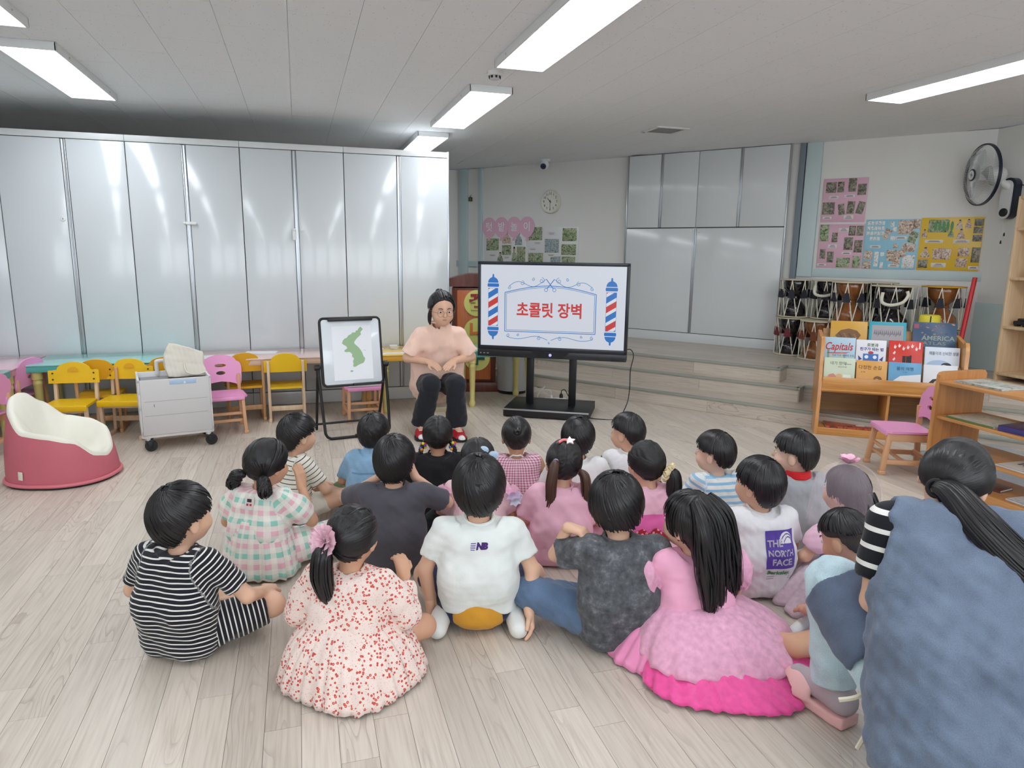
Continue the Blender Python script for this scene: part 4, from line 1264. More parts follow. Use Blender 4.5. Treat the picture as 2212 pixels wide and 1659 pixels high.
MB().box((.005, -.0085, -.012), (.30, .0012, .41), 0).build('map_sheet', mat('map_paper', (234, 236, 242), .25), bd)
KP = [(40,165),(52,150),(50,142),(75,120),(102,110),(118,88),(150,75),(165,60),(200,58),(205,42),(225,38),(238,20),(258,0),(270,10),(285,28),(265,48),(255,60),(262,82),(240,100),(215,118),(195,140),(178,160),(182,180),(205,200),(228,222),(248,250),(262,275),(268,300),(276,318),(290,335),(285,355),(278,372),(268,385),(240,392),(225,398),(205,405),(190,415),(172,422),(152,420),(150,405),(156,388),(150,365),(158,348),(165,332),(150,318),(142,305),(150,292),(138,275),(120,262),(100,262),(78,262),(62,255),(68,240),(82,232),(98,222),(90,205),(80,195),(60,185)]
MB().prism([((x - 165) * .00068 + .012, (215 - y) * .00072 + .03) for x, y in KP], .0012, Matrix.Translation((0, -.0098, 0))).build('map_land', mat('map_green', (150, 184, 138), .3), bd)
MB().prism([(x * 1.0, z) for x, z in ell(-.012, -.150, .011, .007, 0, 330, 11)], .0012, Matrix.Translation((0, -.0098, 0))).build('map_island', MATS['map_green'], bd)
for dx in (0, .008): MB().box((.095 + dx, -.0098, .005 - dx * .3), (.003, .0012, .003)).build('map_islet', M_DARK, bd)
for sx in (-1, 1):
    MB().lathe([(.022, -.022), (.024, -.01), (.024, .014), (.014, .022)], 16, M=Matrix.Translation((sx * .262, .0, .535)) @ Matrix.Rotation(R(90), 4, 'Y')).build('pivot_knob', M_BLACKP, t)
    MB().box((sx * .258, .005, .50), (.026, .03, .07), .006).build('pivot_clamp', M_BLACKP, t)
X0 = .258
fl = [(-X0, -.005, .52), (-X0 + .008, -.10, .16), (-X0 + .012, -.125, .06)] + [(-X0 + .012 + .05 * (1 - math.cos(R(a))), -.13, .012 + .05 * (1 - math.sin(R(a)))) for a in (15, 45, 75, 90)]
fl = fl + [(-x, y, z) for x, y, z in fl[::-1]]
MB().tube(fl, .0105, 10).build('front_leg_frame', M_BLACKM, t)
bl = [(-X0, .005, .52), (-X0 + .006, .12, .2), (-X0 + .01, .19, .012)]
MB().tube(bl, .0105, 10).build('back_leg', M_BLACKM, t)
MB().tube([(-x, y, z) for x, y, z in bl], .0105, 10).build('back_leg', M_BLACKM, t)
MB().tube([(-X0 - .03, .0, .105), (X0 + .01, .0, .105)], .009, 10).build('cross_bar', M_BLACKM, t) if False else None
MB().tube([(-X0 - .012, .165, .06), (X0 + .012, .165, .06)], .009, 10).build('cross_bar', M_BLACKM, t)
MB().box((0, -.13, .015), (.05, .03, .026), .005).build('frame_joint', M_BLACKP, t)

# ================================================================ book display rack
BA = R(-35.3)
t = thing('book_rack', 'honey coloured wooden book rack with three tiers of picture books', 'bookcase', (3.90, 4.42, 0), BA)
M_HON = wood('honey_wood', (196, 132, 66), (222, 162, 92), 'X', 4, .3, .2)
M_HONZ = wood('honey_wood_upright', (196, 132, 66), (222, 162, 92), 'Z', 4, .3, .2)
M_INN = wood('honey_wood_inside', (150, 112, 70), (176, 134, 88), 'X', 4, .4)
BW_ = 1.02; BD_ = .40
side = [(0, 0), (0, .40), (.035, .50), (.06, .60), (.06, .69), (.075, .745), (.10, .775), (.125, .775), (.14, .76), (.36, .80), (BD_, .80), (BD_, 0)]
Ms = Matrix(((0, 1, 0, 0), (1, 0, 0, 0), (0, 0, 1, 0), (0, 0, 0, 1)))
for x in (.012, BW_ - .012):
    MB().prism(side, .026, Matrix.Translation((x, 0, 0)) @ Ms).build('side_panel', M_HONZ, t)
for (y, z, h, d) in ((.006, .42, .10, .018), (.128, .525, .04, .010), (.222, .645, .04, .010)):
    MB().box((BW_ / 2, y, z), (BW_ - .05, d, h), .006).build('front_ledge', M_HON, t)
MB().tube([(.02, .0, .365), (BW_ - .02, .0, .365)], .010, 8).build('edge_rail', M_HON, t)
for z, n_ in ((.358, 'middle_shelf'), (.045, 'bottom_shelf')):
    MB().box((BW_ / 2, BD_ / 2, z), (BW_ - .05, BD_ - .02, .02), .003).build(n_, M_HON, t)
MB().box((BW_ / 2, .012, .03), (BW_ - .04, .02, .06), .005).build('plinth', M_HON, t)
MB().box((BW_ / 2, .20, .2), (.02, BD_ - .05, .30), .003).build('divider', M_HONZ, t)
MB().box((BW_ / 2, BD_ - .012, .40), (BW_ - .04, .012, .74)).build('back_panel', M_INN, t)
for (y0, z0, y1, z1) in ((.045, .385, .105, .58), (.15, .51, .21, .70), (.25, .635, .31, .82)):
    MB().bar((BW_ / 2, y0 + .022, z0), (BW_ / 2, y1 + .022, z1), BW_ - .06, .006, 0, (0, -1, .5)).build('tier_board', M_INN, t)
Bfr = Matrix.Translation((3.90, 4.42, 0)) @ Matrix.Rotation(BA, 4, 'Z')
def rack_book(label, xc, y, z, w, h, colr, deco=None, th=.012, lean=13, name='picture_book', edge=(236, 234, 226)):
    b_ = thing(name, label, 'book', (0, 0, 0), 0, 'picture books on the honey wood rack')
    b_.matrix_world = Bfr @ Matrix.Translation((xc, y, z)) @ Matrix.Rotation(R(-lean), 4, 'X')
    cm = colr if not isinstance(colr, tuple) else mat('cover_%d_%d_%d' % colr, colr, .3, var=.05, vscale=9)
    MB().box((0, 0, h / 2), (w, .003, h), .0008).build('cover', cm, b_)
    MB().box((0, th / 2, h / 2), (w - .006, th - .003, h - .006), 0).build('pages', mat('book_pages', edge, .7), b_)
    MB().box((0, th, h / 2), (w, .002, h), .0008).build('back_cover', cm, b_)
    if deco: deco(b_, w, h)
    return b_
def bt_(s, size, x, z, col, b_, w=None, bold=0, shear=0): return text('title', s, size, (x, -.0024, z), FRONT, mat('ink_%d_%d_%d' % col, col, .5), b_, .0004, width=w, bold=bold, shear=shear)
def dprint(poly, col, b_, nm='picture', k=0): return MB().prism(poly, .0007, Matrix.Translation((0, -.0019 - .0004 * k, 0))).build(nm, mat('ink_%d_%d_%d' % col, col, .4), b_, None)
def rect(x0, z0, x1, z1): return [(x0, z0), (x1, z0), (x1, z1), (x0, z1)]
# lower tier
def dA1(b_, w, h):
    bt_('네가 만약', .030, -.01, h - .045, (70, 70, 60), b_); MB().box((.06, -.0022, h - .047), (.05, .0006, .003)).build('title_dots', mat('ink_70_70_60', (70, 70, 60), .5), b_)
    bt_('앨리슨 맥기 글', .010, .02, h - .072, (90, 90, 80), b_)
    dprint([(-.07, .03), (-.02, .03), (-.02, .07), (-.04, .09), (-.075, .08), (-.085, .055)], (206, 136, 120), b_)
    dprint(ell(.0, .072, .022, .018), (222, 176, 130), b_); dprint([(-.02, .02), (.03, .02), (.022, .058), (-.01, .058)], (74, 112, 60), b_, k=1)
    dprint(rect(.03, .05, .085, .085), (236, 238, 226), b_); dprint([(-.11, .0), (.11, .0), (.11, .05), (.06, .02), (-.11, .03)], (96, 130, 70), b_)
rack_book('pale green picture book at the left of the lowest tier', .145, .030, .405, .225, .215, (206, 216, 190), dA1)
def dA2(b_, w, h):
    bt_('다정한 손길', .034, -.012, h - .055, (92, 58, 26), b_); bt_('글 그림', .010, -.06, h - .09, (120, 80, 40), b_)
    dprint(ell(.045, .062, .030, .026), (128, 88, 56), b_); dprint(ell(.04, .050, .018, .016), (220, 190, 150), b_, k=1); dprint(ell(.055, .035, .036, .016), (206, 170, 126), b_, k=1)
rack_book('orange picture book second on the lowest tier', .375, .030, .405, .215, .205, (222, 164, 84), dA2)
def dA3(b_, w, h):
    bt_('물의 여행', .030, .0, h - .05, (40, 62, 92), b_); dprint([(-.1, .0), (.11, .0), (.11, .12), (.04, .11), (-.03, .10), (-.08, .06)], (228, 232, 236), b_)
    bt_('글 그림', .009, .0, h - .075, (60, 80, 110), b_)
rack_book('sky blue picture book with a white cloud on the lowest tier', .605, .030, .405, .225, .205, (104, 164, 202), dA3)
def dA4(b_, w, h):
    dprint([(-.08, .0), (.04, .0), (.05, .06), (.0, .10), (-.05, .09), (-.085, .05)], (40, 36, 36), b_); dprint(ell(-.015, .055, .028, .028), (216, 176, 150), b_, k=1)
rack_book('white picture book with a dark drawn figure at the right of the lowest tier', .845, .030, .405, .225, .200, (230, 230, 232), dA4)
# middle tier
def dB1(b_, w, h):
    bt_('Capitals', .085, -.005, h - .075, (196, 40, 44), b_, w=.20, bold=.0012, shear=.25)
    dprint([(-.09, h - .125), (.05, h - .120), (.085, h - .112), (.05, h - .127), (-.085, h - .131)], (196, 40, 44), b_)
    bt_('지금 지금 세계의 수도', .018, .03, h - .145, (60, 60, 64), b_)
    for k in range(9): dprint(rect(-.11 + k * .024, .0, -.095 + k * .024, .05 + .03 * ((k * 7) % 4)), [(140, 170, 190), (120, 160, 140), (206, 200, 170)][k % 3], b_)
rack_book('light blue picture book with red script title on the middle tier', .145, .146, .525, .235, .245, (176, 204, 220), dB1)
def dB2(b_, w, h):
    bt_('로봇과', .030, .01, h - .042, (96, 120, 70), b_, bold=.0008); bt_('친구가 되는 법', .028, .005, h - .075, (70, 58, 130), b_, bold=.0008)
    dprint(rect(-.055, .065, .055, .125), (56, 112, 190), b_); 
    for sx in (-1, 1): dprint(ell(sx * .03, .10, .014, .014), (236, 240, 244), b_, k=1); dprint([(sx * .06, .08), (sx * .09, .11), (sx * .085, .07)], (60, 70, 130), b_)
    dprint(ell(.0, .134, .02, .012), (180, 60, 60), b_)
rack_book('white picture book with a blue robot on the middle tier', .375, .146, .525, .215, .235, (230, 228, 234), dB2)
def dB3(b_, w, h):
    bt_('뼈', .075, .012, .085, (40, 26, 26), b_, bold=.004)
    for k in range(6):
        a = -.085 + .03 * k; z = h - .05 + .012 * math.sin(k * 2.1)
        dprint([(a, z), (a + .008, z + .02), (a + .013, z + .004), (a + .022, z + .012), (a + .012, z - .014), (a + .002, z - .010)], (238, 220, 216), b_)
    for k in range(3): dprint([(-.09, .04 + .05 * k), (-.075, .06 + .05 * k), (-.07, .045 + .05 * k), (-.08, .03 + .05 * k)], (238, 220, 216), b_)
    dprint(rect(-.035, .04, .06, .046), (40, 26, 26), b_); dprint(rect(.09, h - .06, .10, h - .01), (236, 226, 222), b_)
rack_book('red picture book with white dancing bones on the middle tier', .620, .146, .525, .235, .240, (214, 56, 44), dB3)
def dB4(b_, w, h):
    bt_('제돌이의 신비한 생물', .030, .01, h - .05, (46, 50, 70), b_, w=.20); dprint(ell(.03, .075, .035, .022), (34, 34, 40), b_, k=1); dprint(ell(-.02, .07, .085, .045), (170, 194, 220), b_); dprint(ell(.015, .068, .02, .012), (230, 228, 226), b_, k=2)
rack_book('pale blue picture book with a dark sea animal on the middle tier', .868, .132, .515, .235, .215, (214, 222, 232), dB4)
# upper tier
def dC1(b_, w, h):
    dprint([(-.10, h - .12), (-.06, h - .075), (.0, h - .06), (.06, h - .075), (.09, h - .11), (.06, h - .16), (-.06, h - .16)], (120, 82, 44), b_)
    for k in range(12): dprint(ell(-.07 + (k * 37 % 140) / 1000, h - .10 - (k * 53 % 50) / 1000, .008, .006, 0, 345, 8), [(86, 58, 34), (150, 108, 62)][k % 2], b_, k=1)
rack_book('golden brown picture book at the left of the top tier', .215, .240, .645, .27, .25, (204, 156, 62), dC1, th=.02)
def dC2(b_, w, h):
    dprint(rect(-w / 2 + .02, .0, w / 2 - .02, h - .028), (164, 160, 162), b_)
    for k in range(14): dprint([(-.10 + .014 * k, h - .10 - .01 * (k % 3)), (-.09 + .014 * k, h - .06), (-.085 + .014 * k, h - .10)], (120, 116, 120), b_, k=1)
rack_book('teal framed grey picture book in the middle of the top tier', .495, .240, .645, .265, .255, (58, 158, 176), dC2, th=.02)
def dC3(b_, w, h):
    bt_('AMERICA', .050, .025, h - .125, (150, 160, 150), b_, w=.23, bold=.001); bt_('ATLAS', .036, .0, h - .165, (140, 150, 140), b_, w=.16)
    rq = random.Random(8)
    for k in range(26): dprint(ell(rq.uniform(-.12, .13), h - rq.uniform(.01, .10), rq.uniform(.004, .013), rq.uniform(.003, .006), 0, 345, 8), rq.choice([(170, 140, 100), (60, 90, 130), (40, 50, 70), (160, 90, 90)]), b_)
    dprint(rect(-.145, h - .05, -.11, h - .015), (150, 70, 90), b_)
rack_book('dark blue large atlas picture book at the right of the top tier', .825, .240, .645, .30, .265, (60, 84, 112), dC3, th=.02)
# flat book inside
def flat_book(label, M, w, d, th, colr, spine=None, group='books lying on the shelves', deco=None):
    b_ = thing('flat_book', label, 'book', (0, 0, 0), 0, group); b_.matrix_world = M
    cm = colr if not isinstance(colr, tuple) else mat('cover_%d_%d_%d' % colr, colr, .3, var=.08, vscale=14)
    MB().box((0, 0, th - .0015), (w, d, .003), .001).build('cover', cm, b_)
    MB().box((0, .002, th / 2), (w - .006, d - .008, th - .005)).build('pages', mat('book_pages', (236, 234, 226), .7), b_)
    MB().box((0, 0, .0015), (w, d, .003), .001).build('back_cover', cm, b_)
    MB().box((0, -d / 2 + .002, th / 2), (w, .004, th), .001).build('spine', spine or cm, b_)
    if deco: deco(b_)
    return b_
P_RED = photo_mat('cover_red_pattern', [(60, 34, 30), (150, 70, 46), (196, 92, 60), (110, 50, 40), (40, 30, 30)], 26)
P_PIC = photo_mat('cover_picture', [(70, 80, 66), (130, 140, 124), (196, 196, 190), (170, 176, 176), (90, 110, 90)], 18)
P_GRN = photo_mat('cover_green', [(90, 128, 84), (190, 200, 190), (206, 206, 200), (222, 214, 196), (120, 150, 90)], 12)
P_PUR = photo_mat('cover_purple', [(52, 44, 86), (60, 52, 100), (70, 60, 104), (96, 84, 120), (44, 40, 70)], 16)
bk = flat_book('red patterned book lying in the lower left of the honey wood rack', Bfr @ Matrix.Translation((.26, .13, .055)) @ Matrix.Rotation(R(2), 4, 'Z'), .36, .24, .022, P_RED)
MB().box((.08, -.05, .0225), (.06, .03, .001)).build('sticker', M_CAP, bk)

# ================================================================ low shelf at right
M_OAK = wood('shelf_oak', (190, 130, 72), (210, 152, 92), 'Y', 4, .35, .15)
M_OAKZ = wood('shelf_oak_upright', (182, 122, 68), (206, 146, 88), 'Z', 4, .35, .15)
t = thing('low_shelf', 'low honey wood open shelf with books at the right picture edge', 'shelf', (3.70, 3.20, 0), 0)
Y1 = -1.35; DX = .38
for yy in (.012, Y1):
    MB().prism([(0, 0), (-.004, .30), (0, .60), (.006, .70), (.02, .715), (.05, .72), (DX - .02, .72), (DX, .70), (DX, 0)], .026, Matrix.Translation((0, -.013 + yy, 0))).build('end_panel', M_OAKZ, t)
for z, x0, nm in ((.668, .0, 'top_board'), (.452, .012, 'shelf_board'), (.25, .012, 'shelf_board'), (.07, .012, 'shelf_board')):
    MB().box(((x0 + DX) / 2, Y1 / 2, z - .011), (DX - x0, -Y1 - .02, .022), .007).build(nm, M_OAK, t)
MB().box((.02, Y1 / 2, .03), (.018, -Y1 - .02, .055), .004).build('plinth', M_OAK, t)
LS = Matrix.Translation((3.70, 3.20, 0))
def Rz(a): return Matrix.Rotation(R(a), 4, 'Z')
flat_book('picture book lying on top of the low shelf', LS @ Matrix.Translation((.17, -.22, .668)) @ Rz(-90), .30, .24, .010, P_PIC)
bk = flat_book('green picture book lying on the upper board of the low shelf', LS @ Matrix.Translation((.15, -.22, .452)) @ Rz(-90), .30, .25, .010, P_GRN, mat('cover_green_spine', (104, 140, 76), .4))
MB().box((.02, 0, .0105), (.10, .10, .001)).build('sticker', mat('sticker_cream', (216, 208, 186), .5), bk)
bk = flat_book('thick dark purple book on the upper board of the low shelf', LS @ Matrix.Translation((.15, -.50, .452)) @ Rz(-84), .22, .24, .032, P_PUR, mat('cover_purple_spine', (62, 54, 120), .4))
MB().box((.06, -.121, .016), (.04, .002, .028)).build('spine_label', mat('label_mint', (120, 200, 180), .5), bk); MB().box((.06, -.1222, .016), (.022, .002, .02)).build('spine_sticker', M_CAP, bk)
bk = flat_book('black and white striped picture book on the middle board of the low shelf', LS @ Matrix.Translation((.16, -.56, .25)) @ Rz(-90), .30, .26, .010, (226, 224, 218))
for k in range(6): MB().box((-.10 + .03 * k, .05, .0104), (.014, .14, .001)).build('picture', mat('ink_60', (60, 54, 52), .5), bk)
flat_book('pale blue picture book on the bottom board of the low shelf', LS @ Matrix.Translation((.16, -.64, .07)) @ Rz(-92), .30, .24, .010, photo_mat('cover_pale_blue', [(150, 176, 196), (210, 218, 222), (226, 226, 224), (190, 200, 206), (150, 130, 110)], 14))
flat_book('white picture book under the pale blue one on the bottom board', LS @ Matrix.Translation((.15, -.90, .07)) @ Rz(-88), .24, .24, .012, (222, 220, 216))
flat_book('small dark book at the far end of the bottom board', LS @ Matrix.Translation((.17, -.34, .07)) @ Rz(-80), .10, .13, .016, (96, 60, 56))
# grey mat behind the shelf
t = thing('grey_mat', 'grey woven floor mat bunched behind the low shelf', 'mat', (4.42, 2.95, 0), 0)
g = 40; vs = []; fs = []
for i in range(g + 1):
    for j in range(g + 1):
        a, b2 = i / g, j / g
        x = -.30 + .62 * a; y = -1.3 + 2.05 * b2
        z = .03 + .40 * math.exp(-((a - .55) / .24) ** 2) * (.55 + .45 * math.sin(b2 * 7.0 + .6)) * min(1, (1 - b2) * 3.2) + .012 * math.sin(9 * a + 13 * b2)
        vs.append((x, y, z))
for i in range(g):
    for j in range(g): fs.append((i * (g + 1) + j, (i + 1) * (g + 1) + j, (i + 1) * (g + 1) + j + 1, i * (g + 1) + j + 1))
mo = MB().add(vs, fs).build('sheet', mat('grey_weave', (150, 152, 154), .9, bump=1.0, bscale=260, var=.2, vscale=160), t, 80)
md = mo.modifiers.new('thick', 'SOLIDIFY'); md.thickness = .018; md.offset = -1
tgm = MB().box((0, 0, 0), (.004, .085, .11), .001).build('paper_tag', M_CAP, t); tgm.location = (-.285, -.42, .36); tgm.rotation_euler = (R(18), R(8), 0)
# rolled end of the mat under the pink chair
t = tag(MB().lathe([(.0, 0), (.055, 0), (.06, .01), (.06, .80), (.055, .81), (0, .81)], 24, M=Matrix.Translation((3.80, 3.95, .061)) @ Matrix.Rotation(R(78), 4, 'Z') @ Matrix.Rotation(R(90), 4, 'Y') @ Matrix.Translation((0, 0, -.5))).build('rolled_mat', MATS['grey_weave']), 'grey woven mat rolled up on the floor behind the pink chair', 'mat') if False else None

# ================================================================ tall pale shelf by the right wall
t = thing('tall_shelf', 'tall pale wood shelf against the right wall', 'shelf', (5.60, 4.32, 0), 0)
M_PW = wood('pale_shelf_wood', (206, 176, 138), (224, 196, 160), 'Z', 4, .45)
TH = 1.90; TD = .40; TWD = 1.1
for yy in (-.012, -TWD): MB().box((TD / 2, yy, TH / 2), (TD, .024, TH), .003).build('side_panel', M_PW, t)
for z in (.06, .45, .84, 1.24, 1.64, 1.888):
    MB().box((TD / 2, -TWD / 2, z), (TD, TWD - .03, .024), .003).build('shelf_board', M_PW, t)
MB().box((TD - .006, -TWD / 2, TH / 2), (.010, TWD - .02, TH - .02)).build('back_panel', M_PW, t)
for k, z in enumerate((.852, 1.252)):
    c_ = thing('toy_car', ('small dark toy car on the lower visible board of the tall shelf', 'small white and black toy car on the upper visible board of the tall shelf')[k], 'toy', (5.68, 4.20 - .05 * k, z), R(90), 'toys on the tall shelf')
    MB().box((0, 0, .03), (.12, .05, .03), .008).build('body', M_DARK if k == 0 else M_WPLAS, c_); MB().box((0, 0, .055), (.06, .045, .025), .01).build('cabin', M_BLACKP, c_)
    for sx in (-1, 1): MB().tube([(sx * .035, -.028, .014), (sx * .035, .028, .014)], .014, 12).build('wheels', M_BLACKP, c_)

# ================================================================ wall fan
t = thing('wall_fan', 'white wall mounted fan with a black ring at upper right', 'fan', (RX - .002, 4.70, 1.95), 0)
M_FW = mat('fan_white', (228, 229, 228), .35); M_FNAVY = mat('fan_navy', (28, 34, 52), .35)
MB().prism([(x, z) for x, z in ell(0, .10, .065, .065, 0, 180, 12) + ell(0, -.12, .065, .065, 180, 360, 12)], .07, Matrix.Translation((-.035, 0, -.02)) @ Rz(90)).build('wall_plate', M_FNAVY, t)
MB().prism([(x, z) for x, z in ell(0, .09, .05, .055, 0, 180, 12) + ell(0, -.13, .05, .055, 180, 360, 12)], .012, Matrix.Translation((-.076, .008, -.02)) @ Rz(90)).build('front_cover', M_FW, t)
MB().lathe([(.036, 0), (.036, .014), (.028, .02)], 20, M=Matrix.Translation((-.08, .006, -.15)) @ Matrix.Rotation(R(-90), 4, 'Y')).build('dial', M_BLACKP, t)
MB().ball((-.16, .06, .17), (.10, .075, .075), 20, 12).build('motor', M_FW, t)
MB().tube(smooth_path([(-.04, 0, .05), (-.10, .02, .09), (-.15, .05, .14)]), .03, 12).build('arm', M_FW, t)
fm = Matrix.Translation((-.26, .11, .17)) @ Vector((0, 0, 1)).rotation_difference(Vector((-.93, .36, -.02))).to_matrix().to_4x4()
FR_ = .255
MB().lathe([(FR_ - .004, -.012), (FR_ + .008, -.012), (FR_ + .008, .012), (FR_ - .004, .012), (FR_ - .004, -.012)], 48, M=fm, caps=False).build('ring', M_FNAVY, t)
wr_ = MB()
for k in range(72):
    a = 2 * PI * k / 72
    pts = [(r_ * math.cos(a), r_ * math.sin(a), z) for r_, z in ((.05, .085), (.12, .080), (.20, .055), (.24, .025), (FR_, .0))]
    wr_.tube([fm @ Vector(p) for p in pts], .0013, 4, False)
for r_, z in ((.12, .080), (.20, .055)):
    wr_.tube([fm @ Vector((r_ * math.cos(2 * PI * k / 48), r_ * math.sin(2 * PI * k / 48), z)) for k in range(49)], .0014, 4, False)
wr_.build('front_guard', mat('guard_wire', (206, 208, 208), .35, metal=.3), t)
wb_ = MB()
for k in range(60):
    a = 2 * PI * k / 60
    wb_.tube([fm @ Vector((r_ * math.cos(a), r_ * math.sin(a), z)) for r_, z in ((.06, -.10), (.15, -.09), (.22, -.055), (FR_, -.005))], .0013, 4, False)
wb_.build('back_guard', MATS['guard_wire'], t)
hb = MB().lathe([(.052, .078), (.052, .088), (.044, .092)], 24, M=fm).build('badge', M_FNAVY, t)
MB().lathe([(.040, .090), (.040, .094)], 24, M=fm).build('badge_face', M_FW, hb)
text('badge_mark', 'K', .05, (0, 0, 0), None, M_FNAVY, hb).matrix_local = fm @ Matrix.Translation((0, 0, .0945)) @ Rz(100)
for k in range(3):
    b_ = MB(); vs = []; n_ = 10
    for i in range(n_ + 1):
        r_ = .04 + .175 * i / n_
        for s_ in (-1, 1):
            a = 2 * PI * k / 3 + s_ * (.25 + .28 * math.sin(PI * min(1, i / n_ * .9)))
            vs.append(fm @ Vector((r_ * math.cos(a), r_ * math.sin(a), .02 + s_ * .022)))
    b_.add(vs, [(2 * i, 2 * i + 1, 2 * i + 3, 2 * i + 2) for i in range(n_)])
    o = b_.build('blade', mat('fan_blade', (214, 220, 222), .25, alpha=.6), t)
    o.modifiers.new('thick', 'SOLIDIFY').thickness = .003
MB().lathe([(.045, -.03), (.045, .04), (.03, .05)], 20, M=fm).build('hub', M_FW, t)
for y in (.01, -.012):
    MB().tube([(-.07, y, -.2), (-.07, y - .005, -.36 - y * 3)], .0012, 5).build('pull_cord', M_WPLAS, t)
    MB().lathe([(.004, 0), (.007, -.02), (.006, -.03)], 10, c=(-.07, y - .005, -.36 - y * 3)).build('pull_knob', M_BLACKP, t)
MB().tube(smooth_path([(-.03, -.01, .07), (-.02, -.08, .08), (-.01, -.2, .02), (-.008, -.4, -.08)]), .004, 8).build('cord', M_BLACKP, t)
t = thing('hanging_bell', 'small white bell and paper hanging under the wall fan', 'ornament', (RX - .03, 4.62, 1.46), 0)
MB().lathe([(.012, .03), (.022, .01), (.03, -.02), (.03, -.024)], 16).build('bell', M_WPLAS, t)
MB().tube([(0, 0, .03), (0, .01, .2), (-.01, -.08, .3)], .002, 6).build('string', M_WPLAS, t)
MB().box((.012, -.07, -.02), (.002, .07, .12)).build('paper', M_CAP, t)

# ================================================================ hourglass drums on the stage
M_DBLK = mat('drum_black', (30, 26, 30), .16, coat=.6); M_DWD = wood('drum_wood', (116, 66, 32), (158, 98, 50), 'Z', 3, .2, .6)
M_SKIN = mat('drum_skin', (214, 204, 178), .6, var=.05); M_ROPE = mat('drum_rope', (226, 220, 204), .8); M_YSK = mat('drum_skin_yellow', (214, 162, 50), .5)
M_SLV = mat('drum_sleeve', (34, 36, 46), .7); M_SLR = mat('drum_sleeve_red', (110, 36, 44), .7); M_SLB = mat('drum_sleeve_brown', (120, 62, 40), .7)
def drum(label, s, d, z0, r, h, body, skin=None, slv=None, rz=0, rope_knot=False):
    t = st_thing('hourglass_drum', label, 'drum', s, d, z0, 'hourglass drums stacked on the stage', rz)
    rb = r * .80
    MB().lathe([(rb * .86, .012), (rb * .95, h * .12), (rb * .88, h * .27), (rb * .5, h * .42), (rb * .40, h * .46), (rb * .44, h * .5), (rb * .40, h * .54), (rb * .5, h * .60), (rb * .9, h * .75), (rb * .98, h * .90), (rb * .92, h - .012)], 32).build('body', body, t)
    for zz, nm in ((.006, 'lower_head'), (h - .006, 'upper_head')):
        hd = MB().lathe([(rb, zz - .003), (r * .97, zz - .003), (r * .97, zz + .003), (rb, zz + .003)], 36).build(nm, skin if (skin and zz > .1) else M_SKIN, t)
        MB().tube([(r * math.cos(2 * PI * k / 36), r * math.sin(2 * PI * k / 36), zz) for k in range(37)], .006, 6, False).build('rim', skin if (skin and zz > .1) else M_SKIN, hd)
    n = 8
    for k in range(n):
        a0, a1, a2 = 2 * PI * k / n, 2 * PI * (k + .5) / n, 2 * PI * (k + 1) / n
        P = [(r * math.cos(a0), r * math.sin(a0), h - .012), (r * .97 * math.cos(a1), r * .97 * math.sin(a1), .012), (r * math.cos(a2), r * math.sin(a2), h - .012)]
        # ropes pinched in the sleeve
        ps = .62; am = a0
        q0 = Vector(P[0])
        MB().tube([P[0], P[1]], .0048, 6).build('rope', M_ROPE, t)
        MB().tube([P[1], P[2]], .0048, 6).build('rope', M_ROPE, t)
        if k % 1 == 0:
            A = Vector((r * .985 * math.cos(a0), r * .985 * math.sin(a0), h * .62)); ta = Vector((-math.sin(a0), math.cos(a0), 0)); ra = Vector((math.cos(a0), math.sin(a0), 0))
            w0, w1 = .018, .036; hh = .085
            vs = [A + ta * sx * (w0 if up else w1) + ra * q + Vector((0, 0, (hh / 2 if up else -hh / 2))) for up in (1, 0) for sx in (-1, 1) for q in (-.007, .007)]
            MB().add(vs, [(0, 1, 3, 2), (4, 6, 7, 5), (0, 4, 5, 1), (2, 3, 7, 6), (1, 5, 7, 3), (0, 2, 6, 4)]).build('sleeve', slv or M_SLV, t)
    if rope_knot:
        MB().tube(smooth_path([(-.10, -r * .98, h * .86), (-.10, -r * 1.03, h * .66), (-.03, -r * 1.06, h * .60), (.06, -r * 1.06, h * .66), (.10, -r * 1.0, h * .80), (.09, -r * .98, h * .9)]), .014, 8).build('carry_strap', M_ROPE, t)
    return t
Z1 = .395; Hd = .385; Z2 = Z1 + Hd + .004
drum('black lacquered drum at the lower left, next to the stage cupboard', -1.865, 7.50, Z1, .165, Hd, M_DBLK, None, M_SLR)
drum('brown wooden drum standing in front on the lower row', -1.572, 7.31, Z1, .165, Hd, M_DWD, None, M_SLB)
drum('black drum at the upper left, next to the stage cupboard', -1.865, 7.52, Z2, .156, Hd, M_DBLK, None, M_SLV)
drum('black drum second from left on the upper row, with a white carrying strap', -1.545, 7.53, Z2, .156, Hd, M_DBLK, None, M_SLV, 0, True)
drum('brown wooden drum in the middle of the upper row', -1.30, 7.26, Z2, .168, Hd, M_DWD, None, M_SLV)
drum('large black drum right of the middle on the upper row, with a white strap', -.93, 7.22, Z2 - .06, .19, Hd + .04, M_DBLK, None, M_SLV, .2, True)
drum('brown wooden drum with a yellow head at the right end', -.56, 7.45, Z2 - .02, .175, Hd, M_DWD, M_YSK, M_SLV)
drum('black drum behind the middle of the upper row', -1.10, 7.56, Z2, .16, Hd - .005, M_DBLK)
drum('brown wooden drum under the middle of the upper row, behind the books', -1.24, 7.26, Z1, .168, Hd, M_DWD)
drum('black drum on the lower row under the large black one', -.88, 7.22, Z1, .19, Hd - .06, M_DBLK)
drum('black drum on the lower row at the right end behind the books', -.54, 7.45, Z1, .175, Hd - .02, M_DBLK)
drum('black drum on the lower row behind the front wooden one', -1.53, 7.63, Z1, .128, Hd, M_DBLK)
drum('black drum low at the back between its neighbours', -1.10, 7.58, Z1, .145, Hd, M_DBLK)
